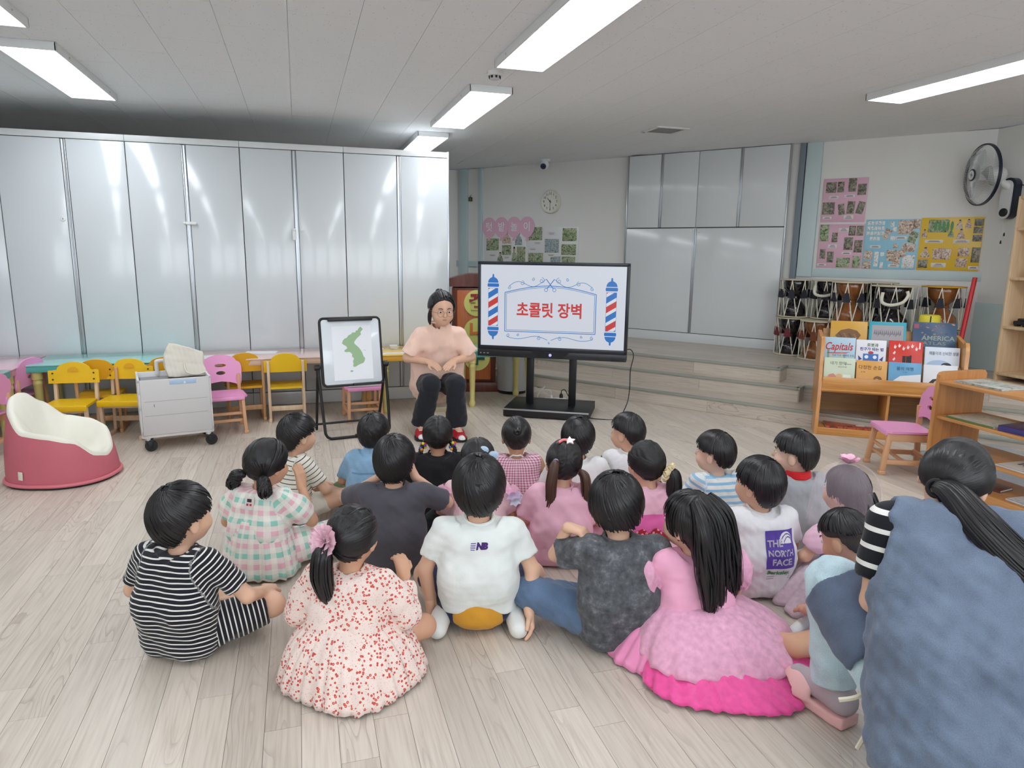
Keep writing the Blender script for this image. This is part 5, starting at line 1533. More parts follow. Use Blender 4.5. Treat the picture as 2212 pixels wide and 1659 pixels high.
# yellow cone and red pole
t = st_thing('yellow_cone', 'yellow plastic cone stand behind the atlas on the book rack', 'cone', -.60, 6.97, Z1)
MB().lathe([(.165, 0), (.165, .02), (.145, .02), (.105, .36), (.09, .365), (.080, .51), (.072, .52), (.05, .52)], 28).build('body', mat('cone_yellow', (228, 214, 62), .45), t)
MB().box((.015, -.078, .485), (.008, .02, .06)).build('slot', M_DARK, t)
t = tag(MB().tube([st(-.33, 7.35, 1.235), st(-.36, 7.28, .80), st(-.385, 7.24, .43), st(-.40, 7.22, .40)], [.019, .019, .019, .02], 16).build('red_pole', mat('pole_red', (204, 40, 46), .4)), 'red plastic pole leaning in the corner beside the drums', 'pole')
t = tag(MB().lathe([(.11, 0), (.11, .012), (.05, .05), (.035, .34), (.03, .35)], 24, M=Matrix.Translation((5.46, 4.20, 0))).build('red_cone', mat('cone_red', (196, 60, 70), .5)), 'small red cone on the floor behind the book rack', 'cone')
# ================================================================ people
from mathutils.bvhtree import BVHTree
M_SKIN_ = {}
def skin_mat(name, c):
    return mat('skin_' + name, c, .5, spec=.35, var=.05, vscale=30, sss=.06, bump=.05, bscale=500)
SK1 = skin_mat('light', (224, 180, 152)); SK2 = skin_mat('warm', (208, 160, 130)); SK3 = skin_mat('pale', (228, 190, 168))

def hair_mat(name, col, rough=.42):
    if name in MATS: return MATS[name]
    m, nt, b, N, L = nmat(name)
    b.inputs['Base Color'].default_value = rgb(*col)
    b.inputs['Roughness'].default_value = rough
    b.inputs['Specular IOR Level'].default_value = .45
    ge = N.new('ShaderNodeNewGeometry')
    r = ramp(N, [(.25, tuple(c * .62 for c in col)), (.75, tuple(min(255, c * 1.45) for c in col))])
    at = N.new('ShaderNodeAttribute'); at.attribute_name = 'puv'
    mp = N.new('ShaderNodeMapping'); mp.inputs['Scale'].default_value = (13, .9, 1); L.new(at.outputs['Vector'], mp.inputs['Vector'])
    nz = N.new('ShaderNodeTexNoise'); nz.inputs['Scale'].default_value = 4.5; nz.inputs['Detail'].default_value = 4
    L.new(mp.outputs['Vector'], nz.inputs['Vector'])
    av = N.new('ShaderNodeMath'); av.operation = 'MULTIPLY_ADD'; av.inputs[1].default_value = .35
    L.new(ge.outputs['Random Per Island'], av.inputs[0])
    sb = N.new('ShaderNodeMath'); sb.operation = 'MULTIPLY'; sb.inputs[1].default_value = .8; L.new(nz.outputs['Fac'], sb.inputs[0]); L.new(sb.outputs[0], av.inputs[2])
    L.new(av.outputs[0], r.inputs['Fac']); L.new(r.outputs['Color'], b.inputs['Base Color'])
    bp = N.new('ShaderNodeBump'); bp.inputs['Strength'].default_value = .55; bp.inputs['Distance'].default_value = .003
    L.new(nz.outputs['Fac'], bp.inputs['Height']); L.new(bp.outputs['Normal'], b.inputs['Normal'])
    MATS[name] = m
    return m
HAIR = hair_mat('hair_black', (23, 21, 22), .34); HAIRB = hair_mat('hair_brown_tips', (64, 42, 32)); HAIRS = hair_mat('hair_cropped', (52, 46, 44), .7)

def cloth(name, kind, c1, c2=None, c3=None, per=.02, duty=.5, rough=.85, scale=40, bump=.25):
    """woven fabrics; stripes and checks follow the garment (attribute puv: around, along, part)"""
    if name in MATS: return MATS[name]
    m, nt, b, N, L = nmat(name)
    b.inputs['Roughness'].default_value = rough
    b.inputs['Specular IOR Level'].default_value = .25
    b.inputs['Sheen Weight'].default_value = .15
    at = N.new('ShaderNodeAttribute'); at.attribute_name = 'puv'
    sp = N.new('ShaderNodeSeparateXYZ'); L.new(at.outputs['Vector'], sp.inputs[0])
    tc = N.new('ShaderNodeTexCoord')
    def math_(op, a, b_=None):
        n = N.new('ShaderNodeMath'); n.operation = op
        for i, v in enumerate((a, b_)):
            if v is None: continue
            if isinstance(v, (int, float)): n.inputs[i].default_value = v
            else: L.new(v, n.inputs[i])
        return n.outputs[0]
    def band(src, p, d): return math_('LESS_THAN', math_('FRACT', math_('ADD', math_('DIVIDE', src, p), 100.0)), d)
    def mix(f, a, b_):
        n = N.new('ShaderNodeMixRGB')
        if isinstance(f, (int, float)): n.inputs[0].default_value = f
        else: L.new(f, n.inputs[0])
        for i, v in ((1, a), (2, b_)):
            if isinstance(v, tuple): n.inputs[i].default_value = rgb(*v) if max(v) > 1.01 else v
            else: L.new(v, n.inputs[i])
        return n.outputs[0]
    nz = N.new('ShaderNodeTexNoise'); nz.inputs['Scale'].default_value = 14; nz.inputs['Detail'].default_value = 5
    L.new(tc.outputs['Object'], nz.inputs['Vector'])
    if kind == 'plain':
        out = mix(nz.outputs['Fac'], tuple(max(2, x * .93) for x in c1), tuple(min(255, x * 1.05) for x in c1))
    elif kind == 'stripe':
        out = mix(band(sp.outputs['Y'], per, duty), c2, c1)
    elif kind == 'gingham':
        a = band(sp.outputs['X'], per, .5); d = band(sp.outputs['Y'], per, .5)
        e = band(sp.outputs['X'], per * 2, .5); f_ = band(sp.outputs['Y'], per * 2, .5)
        colr = mix(e, c1, c2)
        both = math_('MULTIPLY', a, d); one = math_('MULTIPLY', math_('ADD', a, d), .5)
        out = mix(math_('ADD', math_('MULTIPLY', one, .55), math_('MULTIPLY', both, .45)), c3, mix(f_, c1, c2))
    elif kind == 'check':
        a = band(sp.outputs['X'], per, .5); d = band(sp.outputs['Y'], per, .5)
        out = mix(math_('MULTIPLY', math_('ADD', a, d), .5), c2, c1)
    elif kind == 'floral':
        vo = N.new('ShaderNodeTexVoronoi'); vo.inputs['Scale'].default_value = scale; L.new(tc.outputs['Object'], vo.inputs['Vector'])
        v2 = N.new('ShaderNodeTexVoronoi'); v2.inputs['Scale'].default_value = scale * 1.9; L.new(tc.outputs['Object'], v2.inputs['Vector'])
        n2 = N.new('ShaderNodeTexNoise'); n2.inputs['Scale'].default_value = 18; L.new(tc.outputs['Object'], n2.inputs['Vector'])
        dot = math_('LESS_THAN', vo.outputs['Distance'], .36); eye = math_('LESS_THAN', vo.outputs['Distance'], .10)
        keep = math_('GREATER_THAN', n2.outputs['Fac'], .42)
        d2 = math_('LESS_THAN', v2.outputs['Distance'], .24)
        out = mix(math_('MULTIPLY', d2, .75), c1, c3)
        out = mix(math_('MULTIPLY', dot, keep), out, c2); out = mix(math_('MULTIPLY', eye, keep), out, (236, 214, 190))
    elif kind == 'denim':
        n2 = N.new('ShaderNodeTexNoise'); n2.inputs['Scale'].default_value = 420; L.new(tc.outputs['Object'], n2.inputs['Vector'])
        out = mix(n2.outputs['Fac'], tuple(x * .86 for x in c1), tuple(min(255, x * 1.14) for x in c1))
        n3 = N.new('ShaderNodeMixRGB'); n3.blend_type = 'MULTIPLY'; n3.inputs[0].default_value = .5
        rr_ = ramp(N, [(.3, (190, 190, 196)), (.7, (255, 255, 255))]); L.new(nz.outputs['Fac'], rr_.inputs['Fac'])
        L.new(out, n3.inputs[1]); L.new(rr_.outputs['Color'], n3.inputs[2]); out = n3.outputs[0]
    elif kind == 'acid':
        n2 = N.new('ShaderNodeTexNoise'); n2.inputs['Scale'].default_value = 26; n2.inputs['Detail'].default_value = 8; n2.inputs['Roughness'].default_value = .7
        L.new(tc.outputs['Object'], n2.inputs['Vector'])
        rr_ = ramp(N, [(.35, c1), (.55, c2), (.72, c3)]); L.new(n2.outputs['Fac'], rr_.inputs['Fac']); out = rr_.outputs['Color']
    if kind in ('stripe', 'gingham', 'check', 'floral'):
        n3 = N.new('ShaderNodeMixRGB'); n3.blend_type = 'MULTIPLY'; n3.inputs[0].default_value = .25
        rr_ = ramp(N, [(.3, (205, 205, 205)), (.7, (255, 255, 255))]); L.new(nz.outputs['Fac'], rr_.inputs['Fac'])
        L.new(out, n3.inputs[1]); L.new(rr_.outputs['Color'], n3.inputs[2]); out = n3.outputs[0]
    L.new(out, b.inputs['Base Color'])
    if bump:
        nb = N.new('ShaderNodeTexNoise'); nb.inputs['Scale'].default_value = 55; nb.inputs['Detail'].default_value = 6; nb.inputs['Distortion'].default_value = .8
        L.new(tc.outputs['Object'], nb.inputs['Vector'])
        bp = N.new('ShaderNodeBump'); bp.inputs['Strength'].default_value = bump; bp.inputs['Distance'].default_value = .004
        L.new(nb.outputs['Fac'], bp.inputs['Height']); L.new(bp.outputs['Normal'], b.inputs['Normal'])
    MATS[name] = m
    return m

def tulle(name, col, alpha, c2=None):
    if name in MATS: return MATS[name]
    m, nt, b, N, L = nmat(name)
    b.inputs['Base Color'].default_value = rgb(*col); b.inputs['Roughness'].default_value = .5
    b.inputs['Sheen Weight'].default_value = .4
    tc = N.new('ShaderNodeTexCoord'); nz = N.new('ShaderNodeTexNoise'); nz.inputs['Scale'].default_value = 48; nz.inputs['Detail'].default_value = 4
    L.new(tc.outputs['Object'], nz.inputs['Vector'])
    mr = N.new('ShaderNodeMapRange'); mr.inputs['From Min'].default_value = .3; mr.inputs['From Max'].default_value = .7
    mr.inputs['To Min'].default_value = max(0, alpha - .10); mr.inputs['To Max'].default_value = min(1, alpha + .10)
    L.new(nz.outputs['Fac'], mr.inputs['Value']); L.new(mr.outputs['Result'], b.inputs['Alpha'])
    MATS[name] = m
    return m

def rot_h(yaw, pitch=0, roll=0):
    """head frame: columns = right, forward, up.  yaw>0 turns right, pitch>0 looks down, roll>0 tilts to the right"""
    M = Matrix.Rotation(R(-yaw), 3, 'Z') @ Matrix.Rotation(R(-pitch), 3, 'X') @ Matrix.Rotation(R(roll), 3, 'Y')
    return np.array(M, dtype=np.float32)

def ribbon_lock(vs, fs, pts, w0, w1, nrm):
    """tapered three sided lock along pts; nrm = outward normals"""
    o = len(vs); n = len(pts)
    for i, (p, q) in enumerate(zip(pts, nrm)):
        t_ = pts[min(i + 1, n - 1)] - pts[max(i - 1, 0)]
        s_ = np.cross(t_, q); l = np.linalg.norm(s_) + 1e-9; s_ = s_ / l
        f_ = i / (n - 1)
        w = (w0 * (1 - f_) + w1 * f_) * (.55 + .45 * math.sin(min(1, f_ * 3 + .15) * 1.57))
        vs += [p + s_ * w, p + q * w * .55, p - s_ * w]
    for i in range(n - 1):
        a = o + 3 * i
        fs += [(a, a + 1, a + 4, a + 3), (a + 1, a + 2, a + 5, a + 4)]

class Body:
    def __init__(s, label, pos, heading, sc=1.0, skin=None, cat='person', group='children sitting on the floor', seed=0,
                 pelvis=(0, 0, .085), neck=(0, .03, .375), chest=None, head=(0, 0, 0), bulk=1.0, adult=False, h=.007, z=0.0):
        s.t = thing('person', label, cat, (pos[0], pos[1], z), R(-heading), group)
        s.k = sc; s.seed = seed; s.skin = skin or SK1; s.h = h; s.bulk = bulk; s.adult = adult
        s.J = {}
        P = s.P
        s.pel = P(pelvis); s.nb = P(neck)
        s.che = P(chest) if chest else s.pel * .28 + s.nb * .72 + P((0, -.022, 0))
        s.Rh = rot_h(*head)
        hs = s.hs = sc * .99 if not adult else adult
        s.hc = s.nb + s.Rh @ (v3((0, .020, .110)) * hs)
        s.prims = []
    def P(s, p): return v3(p) * s.k
    def H(s, p): return s.hc + s.Rh @ (v3(p) * s.hs)      # head space -> local
    def bounds(s, pts, pad):
        a = np.array(pts); return a.min(0) - pad, a.max(0) + pad
    # ---------------- skin
    def body(s, arms, legs, hands=True, torso_r=.062):
        """arms: {L/R: (shoulder, elbow, wrist, hand_dir, palm_normal, curl)}, legs: {L/R: (hip, knee, ankle, toe)}"""
        k = s.k; P = s.P
        s.arms = {}; s.legs = {}
        for q, a in arms.items():
            s.arms[q] = [P(a[0]), P(a[1]), P(a[2])] + [v3(a[3]), v3(a[4]), a[5]]
        for q, a in legs.items(): s.legs[q] = [P(x) for x in a]
        up = s.nb - s.pel; up = up / np.linalg.norm(up)
        s.up = up
        bk = s.bulk; hs = s.hs
        def f_head(X):
            q = (X - s.hc) @ s.Rh / hs
            d = d_ell(q, (0, -.004, .008), (.072, .088, .088))
            d = smin(d, d_ell(q, (0, .022, -.05), (.052, .060, .052)), .035)
            d = smin(d, d_ell(q, (0, .045, -.078), (.028, .030, .022)), .03)
            for sx in (-1, 1):
                d = smin(d, d_ell(q, (sx * .035, .055, -.040), (.026, .026, .026)), .022)
                d = smin(d, d_ell(q, (sx * .074, -.006, -.024), (.0085, .019, .027)), .008)
                d = smax(d, -d_ell(q, (sx * .029, .094, -.004), (.016, .014, .010)), .014)
            d = smin(d, d_cone(q, (0, .084, .0), (0, .097, -.026), .006, .0095), .014)
            d = smin(d, d_ell(q, (0, .079, -.055), (.018, .010, .008)), .012)
            return d * hs
        s.f_head = f_head
        def f(X):
            d = f_head(X)
            hn = s.H((0, -.018, -.060))
            d = smin(d, d_cone(X, s.nb, hn, .037 * hs * (bk ** .5), .036 * hs), .025 * k)
            w = .06 * k
            for sx in (-1, 1):
                d = smin(d, d_cone(X, s.pel + v3((sx * .05 * k, 0, .0)), s.che + v3((sx * .045 * k, 0, 0)), torso_r * k * bk, (torso_r - .004) * k * bk), .04 * k)
            for q, a in s.arms.items():
                d = smin(d, d_cone(X, a[0], a[1], .031 * k * bk, .026 * k * bk), .025 * k)
                d = smin(d, d_cone(X, a[1], a[2], .0265 * k * bk, .0185 * k * bk ** .5), .012 * k)
            for q, a in s.legs.items():
                d = smin(d, d_cone(X, a[0], a[1], .060 * k * bk, .042 * k * bk), .03 * k)
                m = a[1] * .65 + a[2] * .35
                d = smin(d, d_cone(X, a[1], m, .041 * k * bk, .040 * k * bk), .015 * k)
                d = smin(d, d_cone(X, m, a[2], .040 * k * bk, .026 * k), .015 * k)
                d = smin(d, d_cone(X, a[2], a[3], .026 * k, .018 * k), .02 * k)
            return d
        pts = [s.hc, s.nb, s.pel] + [x for a in s.arms.values() for x in a[:3]] + [x for a in s.legs.values() for x in a]
        lo, hi = s.bounds(pts, .14 * hs)
        vs, F = surf(f, lo, hi, s.h * (.9 if not s.adult else 1))
        vs = [vs]; F = [F]; n = len(vs[0])
        if hands:
            for q, a in s.arms.items():
                hv, hf = s.hand(q, a)
                vs.append(hv); F.append(hf + n); n += len(hv)
        vs = np.concatenate(vs)
        vs[:, 2] = np.maximum(vs[:, 2], .004 - 0)
        s.bo = obj('body', np_mesh('body', vs, np.concatenate(F)), s.skin, s.t)
        s.face()
        return s
    def hand(s, q, a):
        k = s.k * (1.0 if not s.adult else .88); W = a[2]; D = a[3] / np.linalg.norm(a[3]); N_ = a[4] - D * (a[4] @ D); N_ = N_ / np.linalg.norm(N_); curl = a[5]
        S_ = np.cross(D, N_) * (1 if q == 'R' else -1)       # towards the thumb
        pr = []
        kn = [W + D * .056 * k + S_ * o * k for o in (.020, .007, -.006, -.018)]
        for o, p in zip((.012, .004, -.004, -.011), kn): pr.append((W + S_ * o * k, p, .0125 * k, .0095 * k))
        fl_ = (.044, .050, .046, .036)
        fing = []
        for i, (p, l) in enumerate(zip(kn, fl_)):
            l = l * k; ang = curl * (.9 + .12 * i); spread = (.5 - i * .33) * .16
            d1 = D * math.cos(ang) - N_ * math.sin(ang) + S_ * spread; d1 /= np.linalg.norm(d1)
            a2 = ang * 1.9; d2 = D * math.cos(a2) - N_ * math.sin(a2) + S_ * spread * .6; d2 /= np.linalg.norm(d2)
            m = p + d1 * l * .52; e = m + d2 * l * .48
            fing.append([(p, m, .0080 * k, .0072 * k), (m, e, .0072 * k, .0060 * k)])
        tb = W + D * .018 * k + S_ * .016 * k; tm = tb + (S_ * .65 + D * .6 - N_ * .25) * .030 * k; te = tm + (S_ * .2 + D * .9 - N_ * .35) * .026 * k
        fing.append([(tb, tm, .0105 * k, .0085 * k), (tm, te, .0085 * k, .0068 * k)])
        back = W - (a[2] - a[1]) / np.linalg.norm(a[2] - a[1]) * .012 * k
        def f(X):
            d = d_cone(X, back, W + D * .012 * k, .0178 * k, .0165 * k)
            for c in pr: d = smin(d, d_cone(X, *c), .012 * k)
            for fg in fing:
                e = np.minimum(d_cone(X, *fg[0]), d_cone(X, *fg[1]))
                d = smin(d, e, .0045 * k)
            return d
        lo, hi = s.bounds([back] + [c[1] for fg in fing for c in fg] + kn, .025 * k)
        return surf(f, lo, hi, .0036 * k)
    def face(s):
        """eyes, brows and mouth"""
        hs = s.hs; E = MB(); I = MB(); Bw = MB(); L_ = MB()
        Mh = Matrix([list(r) for r in s.Rh]).to_4x4(); Mh.translation = Vector(s.hc)
        Mh = Mh @ Matrix.Scale(hs, 4)
        for sx in (-1, 1):
            E.ball((sx * .029, .0775, -.004), (.0115, .0068, .0052), 12, 8)
            I.ball((sx * .028, .0836, -.004), (.0055, .0018, .0048), 10, 6)
            Bw.tube([(sx * .014, .085, .016), (sx * .028, .0835, .020), (sx * .042, .076, .0155)], [.0022, .0026, .0014], 6)
        L_.tube([(-.019, .082, -.054), (-.008, .0885, -.0525), (0, .0893, -.0535), (.008, .0885, -.0525), (.019, .082, -.054)], [.0015, .0035, .0035, .0035, .0015], 8)
        for mb, nm, m_ in ((E, 'eyes', mat('eye_white', (226, 222, 216), .3)), (I, 'irises', mat('iris', (34, 22, 18), .2)), (Bw, 'eyebrows', HAIR), (L_, 'lips', mat('lips', (192, 116, 112), .45))):
            mb.v = [tuple(Mh @ Vector(v)) for v in mb.v]
            mb.build(nm, m_, s.bo)
    # ---------------- attribute for fabrics
    def puv(s, segs):
        """segs: list of (a, b, ref_dir, radius)"""
        def at(X):
            best = None
            for i, (a, b, ref, rad) in enumerate(segs):
                d = d_cone(X, a, b, rad, rad)
                ba = b - a; L_ = np.linalg.norm(ba); u_ = ba / L_
                al = (X - a) @ u_
                x_ = np.cross(v3(ref), u_); x_ /= np.linalg.norm(x_) + 1e-9; y_ = np.cross(u_, x_)
                q = X - a
                ar = np.arctan2(q @ x_, q @ y_) * rad
                row = np.stack([ar, al + i * 3.0, np.full(len(X), float(i))], 1)
                if best is None: best, bd = row, d
                else:
                    m = d < bd; best = np.where(m[:, None], row, best); bd = np.minimum(d, bd)
            return {'puv': best}
        return at
    # ---------------- garments
    def shirt(s, material, sleeve=.62, loose=1.0, hem=None, neck_r=.052, name='shirt', collar=0, puff=0.0, folds=.0022, sleeve_r=None, parent=None, sleeves=True, hem_cut=None, body_only=False, lowfat=1.0, dry=False):
        k = s.k; bk = s.bulk
        sh = {q: a[0] for q, a in s.arms.items()}
        side = s.arms['R'][0] - s.arms['L'][0]; side = side / np.linalg.norm(side)
        up = s.up; fw = np.cross(up, side)
        inL = s.arms['L'][0] + side * .02 * k; inR = s.arms['R'][0] - side * .02 * k
        sc_ = {}
        for q, a in s.arms.items():
            e = a[0] + (a[1] - a[0]) * min(1, sleeve)
            sc_[q] = (a[0], e)
            if sleeve > 1: sc_[q] = (a[0], a[1], a[1] + (a[2] - a[1]) * (sleeve - 1))
        sr = sleeve_r or .041
        mid = (s.pel + s.che) * .5 - fw * .02 * k
        def f(X):
            d = None
            for sx in (-1, 1):
                e = d_cone(X, s.pel + side * sx * .050 * k - up * .01 * k, mid + side * sx * .052 * k, .082 * k * bk * loose * lowfat, .076 * k * bk * loose)
                d = e if d is None else smin(d, e, .05 * k)
                d = smin(d, d_cone(X, mid + side * sx * .052 * k, s.che + side * sx * .055 * k, .077 * k * bk * loose, .071 * k * bk * loose), .05 * k)
            d = smin(d, d_cone(X, inL, inR, .040 * k * bk, .040 * k * bk), .055 * k)
            d = smin(d, d_cone(X, s.che, s.nb - up * .012 * k, .06 * k * bk, .044 * k * bk), .05 * k)
            if sleeves:
                for q, c in sc_.items():
                    r0, r1 = sr * k * bk * (.86 if s.adult else 1), (sr + .003 * loose + puff * .3) * k * bk
                    e = d_cone(X, c[0], c[1], r0, r1)
                    if puff: e = smin(e, d_ell(X, c[0] * .45 + c[1] * .55, v3((.052, .052, .052)) * (1 + puff * 6) * k), .03 * k)
                    if len(c) == 3:
                        e = smin(e, d_cone(X, c[1], c[2], r1, r1 * .85), .02 * k)
                        c = (c[1], c[2])
                    u_ = c[1] - c[0]; u_ = u_ / np.linalg.norm(u_)
                    e = smax(e, d_plane(X, c[1], u_), .006 * k)
                    # hollow cuff
                    a = s.arms[q]
                    hol = np.maximum(d_cone(X, a[0], c[1] + u_ * .05 * k, r1 * .70, r1 * .76), -d_plane(X, c[1] - u_ * .016 * k, u_))
                    e = np.maximum(e, -hol)
                    d = smin(d, e, .022 * k)
            # neck opening
            hn = s.H((0, -.018, -.060))
            nd = hn - s.nb; nd = nd / np.linalg.norm(nd)
            d = smax(d, -np.maximum(-d_plane(X, s.nb + nd * .010 * k, nd * .8 - fw * .25), d_cone(X, s.nb - nd * .1 * k, s.nb + nd * .2 * k, .078 * k, .078 * k)), .010 * k)
            d = np.maximum(d, -d_cone(X, s.nb - nd * .012 * k, s.nb + nd * .08 * k, neck_r * .80 * k * (bk ** .5), neck_r * k * (bk ** .5)))
            if collar:
                c0 = s.nb + nd * .004 * k; c1 = s.nb + nd * .034 * k
                e = np.maximum(np.abs(d_cone(X, c0 - nd * .02 * k, c1 + nd * .02 * k, .054 * k, .047 * k)) - .006 * k, np.maximum(d_plane(X, c1, nd), -d_plane(X, c0 - nd * .012 * k, nd)))
                d = smin(d, e, .01 * k)
            if hem_cut is not None: d = smax(d, -d_plane(X, s.P(hem_cut[0]), hem_cut[1]), .012 * k)
            d = smax(d, .004 - X[:, 2], .02 * k)
            return d + wob(X, folds * k, .075 * k, s.seed) + wob(X, folds * .5 * k, .035 * k, s.seed + 1)
        pts = [s.pel, s.nb, s.hc * .3 + s.nb * .7] + [x for a in sc_.values() for x in a]
        lo, hi = s.bounds(pts, .12 * k * max(1, loose) * max(1, bk))
        segs = [(s.pel - up * .1 * k, s.nb, fw, .10 * k)]
        if sleeves:
            for q, a in s.arms.items(): segs.append((a[0], a[1], up, .045 * k))
        if dry: return f
        o = sdf_obj(name, f, lo, hi, s.h, material, parent or s.t, s.puv(segs))
        if name == 'shirt' and not material.name.startswith('stripe'):
            nd = s.H((0, -.018, -.060)) - s.nb; nd = nd / np.linalg.norm(nd)
            n2 = nd * .8 - fw * .25; n2 = n2 / np.linalg.norm(n2)
            e1 = side - n2 * (side @ n2); e1 = e1 / np.linalg.norm(e1); e2 = np.cross(n2, e1); rn = neck_r * .97 * k * (bk ** .5)
            MB().tube([tuple(s.nb + nd * .008 * k + (e1 * math.cos(2 * PI * i / 24) + e2 * math.sin(2 * PI * i / 24)) * rn) for i in range(25)], .0058 * k, 8, False).build('neck_rib', material, o)
        s.sh = o
        return o
    def pants(s, material, length=1.0, name='trousers', r=.075, folds=.002, flare=None):
        """length along hip-knee (0..1) then knee-ankle (1..2)"""
        k = s.k; bk = s.bulk
        legs = {}
        for q, a in s.legs.items():
            hp, kn, an = a[0], a[1], a[2]
            legs[q] = [hp, hp + (kn - hp) * length] if length <= 1 else [hp, kn, kn + (an - kn) * (length - 1)]
        side = s.legs['R'][0] - s.legs['L'][0]; side /= np.linalg.norm(side)
        def f(X):
            d = None
            for sx in (-1, 1):
                e = d_cone(X, s.pel + side * sx * .045 * k, s.pel + side * sx * .045 * k + s.up * .05 * k, .080 * k * bk, .074 * k * bk)
                d = e if d is None else smin(d, e, .04 * k)
            d = smax(d, d_plane(X, s.pel + s.up * .075 * k, s.up), .01)
            for q, c in legs.items():
                e = d_cone(X, c[0], c[1], r * k * bk, (r - .020) * k * bk)
                if len(c) == 3: e = smin(e, d_cone(X, c[1], c[2], (r - .021) * k * bk, (flare or (r - .033)) * k * bk), .015 * k)
                u_ = c[-1] - c[-2]; u_ = u_ / np.linalg.norm(u_)
                e = smax(e, d_plane(X, c[-1], u_), .006 * k)
                rr_ = ((r - .020) if len(c) == 2 else (flare or (r - .033))) * k * bk
                hol = np.maximum(d_cone(X, c[-2], c[-1] + u_ * .05 * k, rr_ * .76, rr_ * .76), -d_plane(X, c[-1] - u_ * .02 * k, u_))
                e = np.maximum(e, -hol)
                d = smin(d, e, .03 * k)
            d = smax(d, .004 - X[:, 2], .02 * k)
            return d + wob(X, folds * k, .06 * k, s.seed + 7) + wob(X, folds * .5 * k, .03 * k, s.seed + 8)
        pts = [s.pel] + [x for c in legs.values() for x in c]
        lo, hi = s.bounds(pts, .12 * k * bk)
        segs = []
        for q, c in legs.items(): segs.append((c[0], c[1], v3((0, 0, 1)), .055 * k))
        for q, c in legs.items():
            if len(c) == 3: segs.append((c[1], c[2], v3((0, 0, 1)), .045 * k))
        return sdf_obj(name, f, lo, hi, s.h, material, s.t, s.puv(segs))
    def shoes(s, material, sole=None, name='shoe'):
        k = s.k
        for q, a in s.legs.items():
            an, to = a[2], a[3]
            u_ = to - an; u_ = u_ / np.linalg.norm(u_)
            hl = an - u_ * .018 * k; tp = to + u_ * .012 * k
            def f(X):
                d = d_cone(X, hl, tp, .032 * k, .027 * k)
                d = smin(d, d_cone(X, an * .5 + to * .5, to, .031 * k, .028 * k), .02 * k)
                sh = an - u_ * 0
                d = smax(d, -d_cone(X, an, s.legs[q][1], .026 * k, .04 * k), .006)
                return smax(d, .003 - X[:, 2], .01)
            lo, hi = s.bounds([hl, tp], .045 * k)
            sdf_obj(name, f, lo, hi, .0055, material, s.t)
    def skirt(s, material, r0, r1, z_top, n_fold=14, amp=.02, name='skirt', cy=0.0, elong=1.0, tilt=0.0, zb=.004, seed=0, rows=14, cx=0.0, thick=.004, bulge=.25, wave=1.0):
        """gathered skirt spread on the floor (real folds); r0 waist, r1 hem radius"""
        k = s.k; vs = []; fs = []; n = 168
        g = random.Random(seed); ph = [g.random() * 6.28 for _ in range(4)]
        for i in range(rows + 1):
            t_ = i / rows
            for j in range(n):
                a = 2 * PI * j / n
                fold = (math.sin(a * n_fold + ph[0] + 1.2 * math.sin(a * 3 + ph[1])) + .5 * math.sin(a * (n_fold * 1.7 // 1) + ph[2])) * amp * (t_ ** .8)
                r_ = r0 + (r1 - r0) * (t_ ** .75 * (1 - bulge) + bulge * math.sin(t_ * PI / 2)) + fold
                r_ *= 1 + .07 * wave * math.sin(a * 2 + ph[3]) * t_ + .05 * wave * math.sin(a * 5 + ph[1]) * t_
                z = z_top + (zb - z_top) * (t_ ** 1.25) + (fold * .35 if t_ < .97 else 0) * (1 - t_) + (.006 * (1 + math.sin(a * n_fold + ph[0])) if t_ > .9 else 0)
                x, y = r_ * math.sin(a), -r_ * math.cos(a) * elong
                vs.append(((x + cx * t_) * k, (y + cy * (.3 + .7 * t_) + tilt * (1 - t_)) * k, max(zb, z) * k))
        for i in range(rows):
            for j in range(n):
                j2 = (j + 1) % n; fs.append((i * n + j, i * n + j2, (i + 1) * n + j2, (i + 1) * n + j))
        X = np.array(vs, np.float32)
        al = np.repeat(np.linspace(0, 1, rows + 1), n) * -math.hypot(r1 - r0, z_top) * k
        ar = np.tile(np.linspace(0, 2 * PI, n, endpoint=False), rows + 1) * (r0 + r1) * .5 * k
        me = np_mesh(name, X, np.array(fs), {'puv': np.stack([ar, al + z_top * k, al * 0], 1)})
        o = obj(name, me, material, s.t)
        md = o.modifiers.new('thick', 'SOLIDIFY'); md.thickness = thick
        return o
    # ---------------- hair
    def hair(s, style='bowl', material=None, fringe=.040, nape=-.080, thick=.014, locks=170, ear=-.030, whorl=(0, -.35, .94), tie=None, part=None, puffy=0.0, name='hair', side_drop=0.0, mass=None):
        hs = s.hs; material = material or HAIR
        g = np.random.RandomState(s.seed + 50)
        r = v3((.074, .090, .090)); c = v3((0, -.005, .009))
        def cut(q):
            """hair stays where cut < 0: hairline through fringe (front), ear (side), nape (back)"""
            y, z = q[:, 1], q[:, 2]
            line = np.interp(y, [-.12, -.085, -.060, -.026, .03, .062, .075, .12], [nape - .004, nape, nape + .002, ear - side_drop, ear + .012 - side_drop * .6, fringe - .02, fringe, fringe + .004])
            return (line - z) * .85
        tight = style != 'bowl'
        T_ = thick
        def fq(q):
            rr_ = r + v3((T_, T_ * .9, T_ * .95)) * .86
            if style == 'bowl':
                q2 = q.copy(); q2[:, 2] = np.where(q[:, 2] < .012, .012 + (q[:, 2] - .012) * np.interp(q[:, 1], [-.09, .03], [.86, .97]), q[:, 2])
                d = d_ell(q2, c + v3((0, -.006, .002)), rr_)
            else: d = d_ell(q, c + v3((0, -.004, .002)), rr_)
            d = smax(d, cut(q), .010)
            for m_ in (mass or []): d = smin(d, d_cone(q * v3((1, m_[4], 1)), v3(m_[0]) * v3((1, m_[4], 1)), v3(m_[1]) * v3((1, m_[4], 1)), m_[2], m_[3]) / m_[4], .02)
